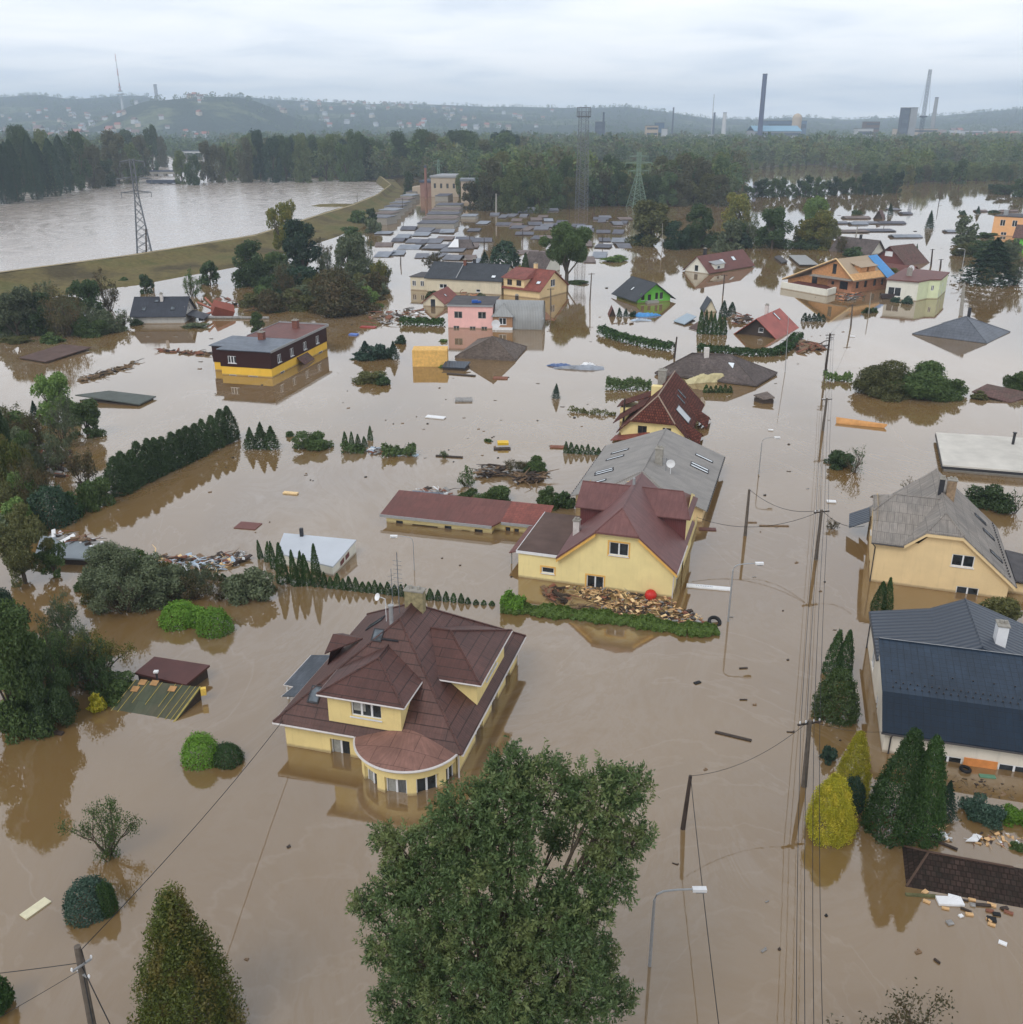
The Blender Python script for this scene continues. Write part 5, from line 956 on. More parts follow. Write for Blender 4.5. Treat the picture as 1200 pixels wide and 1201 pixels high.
# G white roof
def white_shed():
    q = [P(333, 625, 1.55), P(418, 633, 1.3), P(390.5, 664.5, .95), P(324, 648, 1.15)]; c = sum(q, Vector()) / 4; c.z = 0; root = empty('shed', c, 0, 'shed with pale grey white sheet roof behind the row of tall thujas', 'shed'); g = G()
    a = [p - c for p in q]; top = [(a[0] + a[1]) / 2]; g.roof([[tuple(p) for p in a]], .12); ro = g.obj('roof', plain('white_roof_sheet', S(186, 192, 200), .4, .06, .4), root)
    b = [P(418, 640, .95) - c, P(391, 671, 0.7) - c]; g = G(); e = a[2] - a[1]; g.poly([a[2] * .98 + Vector((0, 0, -2)), a[1] * .98 + Vector((0, 0, -2)), a[1] * .98 + Vector((0, 0, -.1)), a[2] * .98 + Vector((0, 0, -.1))]); g.poly([a[3] * .98 + Vector((0, 0, -2)), a[2] * .98 + Vector((0, 0, -2)), a[2] * .98 + Vector((0, 0, -.1)), a[3] * .98 + Vector((0, 0, -.1))]); g.obj('wall', W_WHITE, root)
    g = G(); u = (a[1] - a[2]).normalized(); n_ = Vector((u.y, -u.x, 0)); p0 = a[2] * .98 + u * 1.5 + n_ * .03
    for k in range(2): p1 = p0 + u * 1.1 * k; g = G(); g.add([p1 + Vector((0, 0, -.8)), p1 + u * .8 + Vector((0, 0, -.75)), p1 + u * .8 + Vector((0, 0, -.3)), p1 + Vector((0, 0, -.35))], [(0, 1, 2, 3)]); g.obj('window', MC['maroon_boards'], root)
    p = P(354, 628, 1.5) - c; chimney(ro, p.x, p.y, 1.2, 2.2, .3, DMETAL, cap=False)
white_shed()
def green_shed():
    q = [P(127, 836, -.1), P(204, 849, -.1), P(236, 806, .95), P(158, 797, .95)]; c = sum(q, Vector()) / 4; c.z = 0
    root = empty('shed', c, 0, 'sunk shed with mossy green felt roof and pale battens, black stovepipe', 'shed'); a = [p - c for p in q]; g = G(); g.roof([[tuple(p) for p in a]], .1)
    ro = g.obj('roof', roof_tiles('mossy_felt_roof', S(78, 84, 68), 1.1, 1.9, .02, .2, .7, rough=.95, bmp=.3, weather=S(100, 92, 76), wamt=.5), root)
    for t in (.02, .12, .22, .42, .62, .72, .84, .92, .985):
        p0 = a[0].lerp(a[1], t); p1 = a[3].lerp(a[2], t); g = G(); l0 = .35 if t in (.42, .22, .62) else 0; g.tube([p0.lerp(p1, l0) + Vector((0, 0, .03)), p1 + Vector((0, 0, .03))], .025 if t < .98 else .07, 4); g.obj('batten', plain('yellowed_batten', S(176, 160, 92), .8, .2), ro)
    for s, t in ((.15, .93), (.32, .95), (.63, .85), (.12, .72)):
        p = a[0].lerp(a[1], s).lerp(a[3].lerp(a[2], s), t); g = G(); g.obox(p + Vector((0, 0, .06)), .5, .45, .04, -.2, .3); g.obj('exposed_board', plain('bare_ply', S(172, 132, 88), .8, .2), ro)
    p = P(185, 800, .8) - c; g = G(); g.tube([(p.x, p.y, .6), (p.x, p.y, 1.55)], .07, 6); f = g.obj('stovepipe', DMETAL, ro); g = G(); g.obox((p.x, p.y, 1.62), .3, .25, .12); g.obj('cap', WHITE, f)
    g = G(); e = a[2]; g.obox(e + Vector((.15, -.1, -.25)), .35, .3, .5, .3); g.obj('beam_end', plain('yellow_foam', S(226, 190, 90), .8, .2), root)
    g = G(); g.poly([a[1] * .97 + Vector((0, 0, -.9)), a[2] * .97 + Vector((0, 0, -1.5)), a[2] * .97 + Vector((0, 0, -.13)), a[1] * .97 + Vector((0, 0, -.1))]); g.poly([a[3] * .97 + Vector((0, 0, -1.5)), a[3] * .97 + Vector((0, 0, -.13)), a[2] * .97 + Vector((0, 0, -.13)), a[2] * .97 + Vector((0, 0, -1.5))]); g.obj('wall', DARKW, root)
green_shed()
shed('sunk shed with dark maroon sheet roof behind the mossy shed', [(158, 789), (218, 803), (246, 780), (181, 770)], plain('dark_maroon_sheet', S(82, 48, 44), .5, .15, .8), zs=[.8, .8, .95, .95])
shed('collapsed shed roof of dark purple brown felt near the left bank', [(22, 419), (54, 424), (107, 407), (73, 403.5)], R_FELTB, zs=[.3, .35, .5, .9])
shed('flat dark grey green shed roof afloat beyond the leafy green tree', [(88, 463), (128, 458), (183, 464.5), (163, 474)], plain('grey_green_felt', S(88, 94, 90), .8, .15, .8), zs=[.9, .9, .35, .35])
shed('long blue grey flat roof behind the trees at the left edge', [(40, 653), (112, 656), (122, 636), (48, 628)], plain('blue_grey_sheet', S(128, 136, 142), .6, .12, .5), z=.7)
shed('tilted brown roof of a drowned shed by the right edge', [(1140, 459), (1185, 472), (1215, 462), (1158, 450)], R_MOSS, zs=[.8, .1, .3, .9])
shed('grey shed roof with chimney pipe sunk behind the timber house', [(925, 299), (938, 310), (960, 310), (945, 299)], R_GSTR, z=.6)
shed('small dark shed roof poking out, left of the grey one', [(908, 301), (917, 308), (924, 306), (914, 299)], R_FELT, z=.5)
shed('dark corrugated shed roof with arched top beside the orange board', [(518, 430), (545, 431.5), (552, 424), (523, 423)], R_SEAM, zs=[.5, .5, .9, .9])
shed('dark peaked shed roof amid debris east of the sunk shingle roof', [(884, 463), (895, 468), (909, 466), (900, 459)], R_SHIN2, zs=[.9, .7, .9, .9])
shed('grey metal roof strip behind the long garage', [(478, 585), (512, 587), (522, 578), (484, 575)], R_LEAD, z=.6)
shed('small pale blue gable roof in the flooded orchard', [(790, 376), (803, 380), (817, 371), (806, 367)], plain('pale_blue_sheet', S(150, 166, 178), .5, .1), zs=[.3, .3, .9, .9])
shed('low dark brown shed roof just breaking the water, left of the thuja block', [(808, 384), (820, 387), (830, 380), (819, 377)], R_FELTB, zs=[.2, .2, 1.0, 1.0])
shed('slanting orange timber building wall afloat below the roadside bushes', [(981, 496), (1037, 501), (1041, 497.5), (981, 489)], plain('orange_painted_wood', S(200, 146, 90), .8, .15, 2), zs=[.1, .1, .5, .6])
r, ro, pl, w = simple_house('little drowned shed with blue grey gable roof beside small conifers', 'shed', (826, 366), (840, 366), 4, .2, 2.6, 'gy', W_CREAM, R_NAVY, .3, name='shed')
r, ro, pl, w = simple_house('tiny rusty red roofed hut near the green house', 'hut', (714.5, 371), (722, 371), 2.5, .1, 1.8, 'gy', DARKW, R_DRED, .25, name='hut')
r, ro, pl, w = simple_house('tiny brown gabled hut in the open water to the right', 'hut', (1025, 256.5), (1035, 257), 4, .3, 3.4, 'gy', DARKW, R_MOSS, .5, name='hut')
o = P(484, 430); g = G(); g.box((0, 0, -1), (5.5, 3.2, 2.6)); tag(g.obj('sunken_container', plain('osb_board', S(222, 178, 104), .85, .2, 2), None, loc=o), 'upright square of orange chipboard walling, left of the arched shed', 'hut')
# brick tiled roof lower right
def brick_roof():
    q = [P(1063, 1040, .0), P(1216, 1068, .0), P(1216, 1022, 0), P(1058, 992, .0)]; ri = [P(1094, 1011, .95), P(1184, 1028, .95)]
    q = [Vector(p) for p in q]; ri[0] = (q[0] + q[3]) / 2 * .82 + (q[1] + q[2]) / 2 * .18; ri[1] = (q[0] + q[3]) / 2 * .18 + (q[1] + q[2]) / 2 * .82; ri[0].z = ri[1].z = .75
    d = (q[3] - q[0]).normalized(); c = sum(q, Vector()) / 4; c.z = 0; q = [p - c for p in q]; a, b = [p - c + d * .5 for p in ri]
    root = empty('shed', c, 0, 'sunk outbuilding with very dark old tiled hip roof in the lower right corner', 'shed')
    T = tuple; polys = [[T(q[0]), T(q[1]), T(b), T(a)], [T(q[1]), T(q[2]), T(b)], [T(q[2]), T(q[3]), T(a), T(b)], [T(q[3]), T(q[0]), T(a)]]; ro = put_roof(root, polys, R_BRK, .12, [(q[0], a), (a, b), (q[3], a)], plain('worn_ridge_tile', S(86, 68, 58), .9, .2), .06)
    g = G(); g.prism([(p.x * .95, p.y * .95) for p in q], -1, -.15); g.obj('wall', DARKW, root)
brick_roof()
# ---------------------------------------------------------------- allotment garages: many low dark roofs in rows
GR = [plain('garage_felt_a', S(112, 114, 122), .8, .2, .4), plain('garage_felt_b', S(92, 93, 102), .8, .25, .4), plain('garage_felt_c', S(132, 138, 148), .7, .2, .4), plain('garage_felt_d', S(112, 100, 96), .8, .25, .4)]
def garage_unit(px, py, wpx, dm, z, mat, ang, label, group, gable=0):
    c = P(px, py); W = wpx * mpp(c); root = empty('garage', c, ang, label, 'garage', group)
    g = G(); t = .13
    if gable: g.roof([[(-W / 2, -dm / 2, z), (W / 2, -dm / 2, z), (W / 2, 0, z + gable), (-W / 2, 0, z + gable)], [(-W / 2, dm / 2, z), (W / 2, dm / 2, z), (W / 2, 0, z + gable), (-W / 2, 0, z + gable)]], t)
    else: g.roof([[(-W / 2, -dm / 2, z), (W / 2, -dm / 2, z + random.uniform(0, .2)), (W / 2, dm / 2, z + .25), (-W / 2, dm / 2, z + .25)]], t)
    g.obj('roof', mat, root); g = G(); g.box((-W / 2 + .15, -dm / 2 + .2, -1), (W / 2 - .15, dm / 2 - .2, z - t - .02)); g.obj('wall', CONC if z > 1 else DARKW, root)
ga = -.12
for i in range(9):      # left terrace, standing clear of the water
    t = i / 8; px = 449 + 43 * t; py = 262 - 37 * t; garage_unit(px, py, 25 - 12 * t, 9 - 0 * t, 2.6 - .4 * t, GR[(i * 3) % 4], -.35, 'flat dark roofed garage in the terrace along the dike', 'garages in the terrace along the dike')
for i in range(5):
    t = i / 4; px = 514 + 14 * t; py = 266 - 22 * t; garage_unit(px, py, 44 - 14 * t, 10, 1.7, GR[(i * 2 + 1) % 4], ga, 'wide grey roofed garage in the middle terrace', 'garages in the middle terrace')
garage_unit(551, 256, 18, 8, 1.2, GR[2], ga, 'lone pale roofed garage at the end of the middle terrace', None)
garage_unit(521, 235, 16, 14, 2.6, GR[1], ga, 'brick red fronted garage block nearest the old power station', None)
rows = [(270, 465, 560, 5), (278, 440, 575, 6), (285, 455, 560, 6), (292, 440, 610, 6), (300, 445, 560, 6), (307, 560, 600, 3), (252, 580, 640, 5), (258, 590, 660, 5), (264, 560, 700, 8), (247, 590, 655, 4), (271, 600, 735, 8), (279, 600, 735, 7), (288, 640, 745, 5), (296, 560, 715, 6), (305, 640, 700, 3), (262, 700, 745, 4), (256, 690, 740, 3)]
for (y, x0, x1, n) in rows:
    for k in range(n):
        x = x0 + (x1 - x0) * (k + .5) / n + random.uniform(-7, 7); yy = y + (x - (x0 + x1) / 2) * .05 + random.uniform(-2, 2); wv = (x1 - x0) / n * random.uniform(.55, .98)
        if yy > 288 and 560 < x < 606 or 648 < x < 690 and yy > 293: continue
        garage_unit(x, yy, min(wv * 1.15, 46), random.uniform(7, 13), random.uniform(.1, .35), random.choice(GR), ga + random.uniform(-.12, .2), 'low dark garage roof barely above the water among many in the drowned rows', 'drowned garage roofs in rows', random.choice([0, 0, .7]))
for x, y, wv in ((1004, 256, 30), (1025, 262, 44), (1045, 262, 30), (1000, 272, 34), (1028, 271, 40), (1062, 278, 34), (1006, 263, 20), (1062, 251, 12), (1048, 246, 14)):
    garage_unit(x, y, wv, 6, .3, random.choice(GR), .03, 'long dark shed roof lying low in the open water on the right', 'shed roofs in the water on the right', random.choice([0, .6]))
for x, y, wv in ((985, 262, 16), (1117, 272, 18), (1170, 249, 16), (1188, 262, 14), (1150, 248, 12), (1183, 248, 18)):
    garage_unit(x, y, wv, 5, .3, random.choice(GR), .03, 'small dark hut roof scattered in the far right floodwater', 'small far hut roofs', .5)
g = G(); c = P(541, 291); g.roof([[(-4, -3, .3), (4, -3, .3), (3, 0, 2.6), (-1.5, 0, 2.6)], [(-4, 3, .3), (4, 3, .3), (3, 0, 2.6), (-1.5, 0, 2.6)], [(-4, -3, .3), (-1.5, 0, 2.6), (-4, 3, .3)]], .1); tag(g.obj('hut_roof', R_SHIN, None, loc=c), 'dark peaked hut roof among the drowned garages', 'roof')
g = G(); g.slab([(-3.9, -3.1, .5), (-.6, -3.1, .5), (-.8, -.4, 2.6), (-2.0, -.3, 2.6)], .08); tag(g.obj('white_sheet', WHITE, None, loc=c + Vector((0, -.25, .15))), 'white sheet lying on the peaked hut roof', 'sheet')
# ---------------------------------------------------------------- VEGETATION
def leaf_mesh(name, Pt, Nr, sz, asp=.5, jit=.8, rng=rs):
    n = len(Pt); r = rng.normal(size=(n, 3)); nn = Nr + jit * rng.normal(size=(n, 3)); nn /= np.linalg.norm(nn, axis=1, keepdims=True) + 1e-9
    a = np.cross(nn, r); a /= np.linalg.norm(a, axis=1, keepdims=True) + 1e-9; b = np.cross(nn, a); s = (sz * rng.uniform(.6, 1.35, n))[:, None]
    V = np.stack([Pt + a * s, Pt + b * s * asp, Pt - a * s, Pt - b * s * asp], 1).reshape(-1, 3)
    me = np_mesh(name, V, np.arange(4 * n).reshape(-1, 4)); me.materials.append(None); return me
def unit(v): return v / (np.linalg.norm(v, axis=1, keepdims=True) + 1e-9)
def lobe_pts(rng, N, C, Rr, inner=.55):
    k = rng.choice(len(C), N, p=Rr ** 2 / (Rr ** 2).sum()); d = unit(rng.normal(size=(N, 3))); r = Rr[k] * (inner + (1 - inner) * rng.uniform(0, 1, N) ** .5) * (1 + .10 * rng.normal(size=N))
    p = C[k] + d * r[:, None] * np.array([1, 1, .85]); return p, d
def crown(kind, N, seed):
    rng = np.random.RandomState(seed)
    if kind in ('round', 'bush', 'loose', 'tall', 'stem'):
        K = {'round': 34, 'stem': 30, 'bush': 20, 'loose': 34, 'tall': 30}[kind]; C = []; Rr = []
        while len(C) < K:
            d = rng.normal(size=3); d /= np.linalg.norm(d); r = rng.uniform(.3, 1)
            if kind == 'bush': c = np.array([d[0] * r * .36, d[1] * r * .36, abs(d[2]) * r * .66 + .06]); R_ = rng.uniform(.12, .2)
            elif kind == 'loose': c = np.array([d[0] * r * .42, d[1] * r * .42, .5 + d[2] * r * .42]); R_ = rng.uniform(.06, .13)
            elif kind == 'tall':
                zc = rng.uniform(.1, .9); th_ = rng.uniform(0, 6.283); q_ = rng.uniform(.2, 1) ** .6 * .36 * max(0, 1 - ((zc - .45) / .6) ** 2) ** .5; c = np.array([q_ * math.cos(th_), q_ * math.sin(th_), zc]); R_ = rng.uniform(.09, .16)
            elif kind == 'stem': c = np.array([d[0] * r * .37, d[1] * r * .37, .60 + d[2] * r * .32]); R_ = rng.uniform(.08, .15)
            else:
                zc = rng.uniform(.1, .88); th_ = rng.uniform(0, 6.283); q_ = rng.uniform(.25, 1) ** .6 * .39 * max(0, 1 - zc ** 2.4) ** .55; c = np.array([q_ * math.cos(th_), q_ * math.sin(th_), zc]); R_ = rng.uniform(.09, .17)
            C.append(c); Rr.append(R_)
        p, d = lobe_pts(rng, N, np.array(C), np.array(Rr)); n = d
    elif kind in ('thuja', 'cone', 'ovate'):
        K = {'thuja': 420, 'cone': 170, 'ovate': 210}[kind]; A_ = ASP[kind]; ph = rng.uniform(0, 6.28, 3)
        pw = {'thuja': (1.5, .8), 'cone': (1.05, .85), 'ovate': (2.2, .75)}[kind]; prof = lambda z, th: (.4 if kind == 'cone' else .45) * np.maximum(0, 1 - z ** pw[0]) ** pw[1] * np.minimum(1, .8 + z * 1.6) * (1 + .07 * np.sin(3 * th + ph[0] + 5 * z))
        z = rng.uniform(0, 1, K) * .965; th = rng.uniform(0, 2 * np.pi, K); r = prof(z, th); C = np.stack([r * np.cos(th), r * np.sin(th), z], 1)
        R_ = rng.uniform(.045, .09, K) * (1.1 - .4 * z) * (1.75 if kind == 'cone' else 1.35 if kind == 'ovate' else 1); k = rng.choice(K, N, p=R_ ** 2 / (R_ ** 2).sum()); d = unit(rng.normal(size=(N, 3))); p = C[k] + d * R_[k][:, None] * (.5 + .6 * rng.uniform(0, 1, (N, 1))) * np.array([1, 1, 1.35 / A_]); n = unit(d + np.stack([np.cos(th[k]), np.sin(th[k]), 0 * k], 1) * .8)
        m_ = rng.uniform(0, 1, N) < .4; z2 = rng.uniform(0, .98, N); t2 = rng.uniform(0, 2 * np.pi, N); r2 = prof(z2, t2) * rng.uniform(.86, 1.02, N); p[m_] = np.stack([r2 * np.cos(t2), r2 * np.sin(t2), z2], 1)[m_]; n[m_] = np.stack([np.cos(t2), np.sin(t2), .3 + 0 * t2], 1)[m_]; p[:, 2] = np.clip(p[:, 2], -.02, 1.03)
    elif kind in ('poplar', 'spruce'):
        z = rng.uniform(0, 1, N) ** (.8 if kind != 'thuja' else .9); th = rng.uniform(0, 2 * np.pi, N)
        ph = rng.uniform(0, 6.28, 6)
        if kind == 'thuja': prof = .5 * np.minimum(1, (1 - z) ** .62 * 1.05) * np.minimum(1, .8 + z * 2); lob = 1 + .10 * np.sin(5 * th + ph[0] + 4 * z) + .09 * np.sin(9 * th + ph[1] - 11 * z) + .09 * np.sin(13 * z + ph[2] + 2 * th)
        elif kind == 'poplar': prof = .5 * np.sin(np.pi * np.clip(z * .93 + .07, 0, 1) ** .75) ** .65; lob = 1 + .16 * np.sin(4 * th + ph[0] + 5 * z) + .13 * np.sin(17 * z + ph[2] + 3 * th)
        else: tier = (z * 9 + .12 * np.sin(3 * th + ph[0])) % 1; prof = .5 * (1 - z) ** .9 * (.55 + .55 * (1 - tier)); lob = 1 + .18 * np.sin(7 * th + ph[1] + np.floor(z * 9) * 2)
        r = prof * lob * (.72 + .3 * rng.uniform(0, 1, N) ** .6); p = np.stack([r * np.cos(th), r * np.sin(th), z], 1); n = unit(np.stack([np.cos(th), np.sin(th), np.full(N, .35)], 1))
    elif kind == 'ball':
        d = unit(rng.normal(size=(N, 3))); d[:, 2] = np.abs(d[:, 2]); r = .5 * (1 + .05 * np.sin(9 * d[:, 0] + 7 * d[:, 1]) + .05 * rng.normal(size=N)) * (.88 + .12 * rng.uniform(0, 1, N))
        e = np.maximum(np.abs(d[:, 2]), .0); p = d * r[:, None]; p[:, 2] *= 2; q = np.sqrt(p[:, 0] ** 2 + p[:, 1] ** 2); p[:, 2] = np.clip(p[:, 2], 0, 1) ** .85; n = d
    return p, n
ASP = {'thuja': 2.2, 'cone': 1.9, 'ovate': 1.5, 'poplar': 3.2, 'spruce': 1.7, 'tall': 1.5, 'round': 1.15, 'bush': .8, 'ball': .9}
PM = {}
LODS = {'hi': (30000, .015), 'mid': (8500, .026), 'low': (2200, .05), 'far': (420, .11)}
def crown_mesh(kind, lod, seed):
    k = (kind, lod, seed)
    if k not in PM:
        N_, s = LODS[lod]; m = {'cone': 1.9, 'ovate': 1.4, 'loose': .42, 'bush': .85, 'poplar': 1, 'ball': .7, 'thuja': .9}.get(kind, 1); p, n = crown(kind, int(N_ * m), 100 + seed); az = ASP.get(kind, 1.0); p[:, 2] *= az
        me = leaf_mesh('crown', p, n, s * {'thuja': 1.25, 'cone': .9, 'ovate': 1.05, 'ball': 1.1, 'poplar': 1.4, 'bush': 1.1}.get(kind, 1.05), .5, .55 if kind in ('thuja', 'ball', 'poplar') else .9); co = np.empty(len(me.vertices) * 3, np.float32); me.vertices.foreach_get('co', co); co[2::3] /= az; me.vertices.foreach_set('co', co); me.update(); PM[k] = me
    return PM[k]
def limb_mesh(kind, seed, top=.62, spread=.34, nl=7, r0=.03, twigs=3, sub=0):
    k = ('limb', kind, seed)
    if k in PM: return PM[k]
    r = random.Random(seed * 7 + len(kind)); g = G(); tips = []
    def rec(p, d, ln, rad, lv):
        q = p + d * ln; mid = p + d * ln * .5 + Vector((r.uniform(-1, 1), r.uniform(-1, 1), r.uniform(-.4, .6))) * ln * .1
        g.tube([p, mid, q], [rad, rad * .8, rad * .55], 5 if lv < 2 else 3, False)
        if lv >= sub_: tips.append(q); return
        for _ in range(twigs): rec(q if _ else mid, (d + Vector((r.uniform(-1, 1), r.uniform(-1, 1), r.uniform(-.35, .8))) * .75).normalized(), ln * r.uniform(.5, .75), rad * .5, lv + 1)
    sub_ = sub
    g.tube([(0, 0, -.15), (.01, 0, .12), (-.005, .01, .28)], [r0 * 1.25, r0, r0 * .8], 7, False)
    for i in range(nl):
        a = 2 * math.pi * i / nl + r.uniform(-.3, .3); h = .1 + .2 * r.random(); e = r.uniform(.5, 1)
        d = Vector((math.cos(a) * spread * e, math.sin(a) * spread * e, top * r.uniform(.45, .9))); rec(Vector((0, 0, h)), d.normalized(), d.length * (.8 if sub == 0 else .5), r0 * .5, 0)
    me = bpy.data.meshes.new('trunk'); me.from_pydata(g.v, [], g.f); me.materials.append(None); PM[k] = me; PM[k + ('tips',)] = np.array([tuple(t) for t in tips]); return me
def sparse_crown(lod, seed, dens=1.0, **kw):
    limb_mesh('sparse', seed, sub=2, **kw); t = PM[('limb', 'sparse', seed, 'tips')]; k = ('sc', lod, seed, dens)
    if k not in PM:
        rng = np.random.RandomState(seed); n_, s = {'hi': (70, .011), 'mid': (36, .017), 'low': (12, .03), 'far': (4, .06)}[lod]; n_ = int(n_ * dens) + 1
        p = np.repeat(t, n_, 0); d = rng.normal(size=p.shape); p = p + d * np.array([.034, .034, .03]); PM[k] = leaf_mesh('crown', p, unit(d), s, .5, 1)
    return PM[k]
def link_mesh(name, me, mat, parent=None):
    o = bpy.data.objects.new(name, me); COL.objects.link(o); o.material_slots[0].link = 'OBJECT'; o.material_slots[0].material = mat
    if parent: o.parent = parent
    return o
F = {}
def fo(k, *a, **kw): F[k] = foliage('foliage_' + k, *a, **kw)
fo('dark', S(52, 72, 42), S(72, 92, 52)); fo('mid', S(66, 88, 46), S(86, 104, 56)); fo('olive', S(84, 88, 50), S(104, 104, 62)); fo('brown', S(92, 82, 56), S(74, 76, 48), S(110, 88, 60))
fo('light', S(96, 124, 62), S(120, 144, 78)); fo('thuja', S(44, 70, 32), S(64, 92, 40)); fo('bright', S(84, 122, 36), S(108, 148, 48)); fo('yellow', S(180, 170, 44), S(140, 142, 40), S(204, 186, 64), .3)
fo('blue', S(52, 76, 64), S(70, 94, 78)); fo('greyg', S(84, 96, 70), S(104, 112, 84)); fo('near', S(60, 80, 46), S(98, 118, 74), S(126, 134, 84), .3, fs=.7); fo('autumn', S(98, 106, 42), S(76, 88, 36), S(128, 104, 56), .25)
fo('gold', S(128, 124, 56), S(96, 106, 52), S(140, 122, 60)); fo('deep', S(36, 58, 42), S(52, 76, 54)); fo('wood1', S(84, 102, 60), S(108, 120, 72), S(118, 118, 70), .2); fo('wood2', S(66, 88, 54), S(88, 106, 64)); fo('wood3', S(92, 88, 64), S(80, 84, 58))
fo('grass', S(88, 116, 48), S(112, 134, 62))
SEED = [0]
ROOTSPECIES = {'round', 'stem', 'tall', 'loose', 'sparse', 'poplar'}
def veg(kind, px, yb, yt, wpx, mat, label, cat=None, group=None, front=.42, name=None, lod=None, trunk=None, dens=1.0, bark=None, seed=None):
    """px column, yb photo row of its foot on the water (front rim), yt row of its top, wpx width in photo pixels"""
    g0 = P(px, yb); W = wpx * mpp(g0); f = front if kind not in ROOTSPECIES else .12; c = P(px, yb); dv = Vector((c.x, c.y, 0)).normalized() * W * f; c = c + dv
    W = wpx * mpp(c); Hh = max(zat(c, yt) - .0, .4); SEED[0] += 1; sd = seed if seed is not None else SEED[0] % 4
    big = max(wpx, (yb - yt)); lod = lod or ('hi' if big > 75 else 'mid' if big > 36 else 'low' if big > 12 else 'far')
    nm = name or {'round': 'tree', 'stem': 'tree', 'tall': 'tree', 'loose': 'tree', 'sparse': 'tree', 'poplar': 'poplar_tree', 'thuja': 'thuja_tree', 'cone': 'conifer_tree', 'ovate': 'cypress_shrub', 'spruce': 'spruce_tree', 'bush': 'bush', 'ball': 'clipped_bush'}[kind]
    cat = cat or {'bush': 'bush', 'ball': 'bush'}.get(kind, 'tree'); rz = random.uniform(0, 6.28); m = F[mat]
    if kind in ROOTSPECIES:
        root = empty(nm, c, rz, label, cat, group); sk = {'sparse': .3, 'stem': 0, 'poplar': 0, 'loose': .05}.get(kind, .12); root.scale = (W, W, Hh / (1 - sk)); root.location.z = -sk * Hh / (1 - sk)
        if kind == 'sparse': link_mesh('crown', sparse_crown(lod, sd, dens), m, root); link_mesh('trunk', limb_mesh('sparse', sd, sub=2), bark or BARK, root)
        else:
            cm = link_mesh('crown', crown_mesh(kind, lod, sd), m, root); link_mesh('trunk', limb_mesh('p' if kind == 'poplar' else 'r', sd, top=.6, spread=.1 if kind == 'poplar' else .3), bark or BARK, root)
        return root
    o = link_mesh(nm, crown_mesh(kind, lod, sd), m); o.location = c - Vector((0, 0, .06 * Hh)); o.rotation_euler = (random.gauss(0, .035), random.gauss(0, .035), rz) if kind in ('thuja', 'spruce') else (0, 0, rz); o.scale = (W * random.uniform(.92, 1.1), W * random.uniform(.92, 1.1), Hh * 1.06); return tag(o, label, cat, group)
def hedge(label, pts, hpx, wm, mat, name='hedge', leaf=.09, dens=90, bumpy=.12, group=None, cat='hedge', kind=None, yoff=0):
    q = [P(*p) for p in pts]; L_ = [0]
    for a, b in zip(q, q[1:]): L_.append(L_[-1] + (b - a).length)
    tot = L_[-1]; Hh = zat(q[0], pts[0][1] - hpx); leaf = max(leaf, 1.5 * mpp(q[0])); n = int(tot * 5.5 * (wm + 2 * Hh) / leaf ** 2 / 4 * dens / 50) if leaf > .1 else int(tot * dens * (wm + 2 * Hh) * 1.6); rng = np.random.RandomState(int(tot * 10) % 999)
    t = rng.uniform(0, tot, n); X = np.interp(t, L_, [p.x for p in q]); Y = np.interp(t, L_, [p.y for p in q]); k = np.clip(np.searchsorted(L_, t) - 1, 0, len(q) - 2)
    D = np.array([((b - a).normalized()[:]) for a, b in zip(q, q[1:])])[k]; Nn = np.stack([-D[:, 1], D[:, 0], 0 * D[:, 0]], 1)
    an = rng.uniform(0, np.pi, n); rr = 1 + bumpy * (.7 * np.sin(t * 1.7 + 1) + .5 * np.sin(t * 3.9 + an) + .4 * np.sin(t * 9.7 + an * 3)) + .08 * rng.normal(size=n)
    rr *= (.8 + .2 * rng.uniform(0, 1, n)); sx = np.sign(np.cos(an)) * np.abs(np.cos(an)) ** .5 * wm / 2 * rr; sz_ = np.sin(an) ** .5 * Hh * rr
    p = np.stack([X, Y, 0 * X], 1) + Nn * sx[:, None]; p[:, 2] = sz_; nr = Nn * np.cos(an)[:, None]; nr[:, 2] += np.sin(an)
    c = np.array([p[:, 0].mean(), p[:, 1].mean(), 0]); o = link_mesh(name, leaf_mesh(name, p - c, unit(nr), leaf, .5, .6), F[mat]); o.location = tuple(c); return tag(o, label, cat, group, kind)
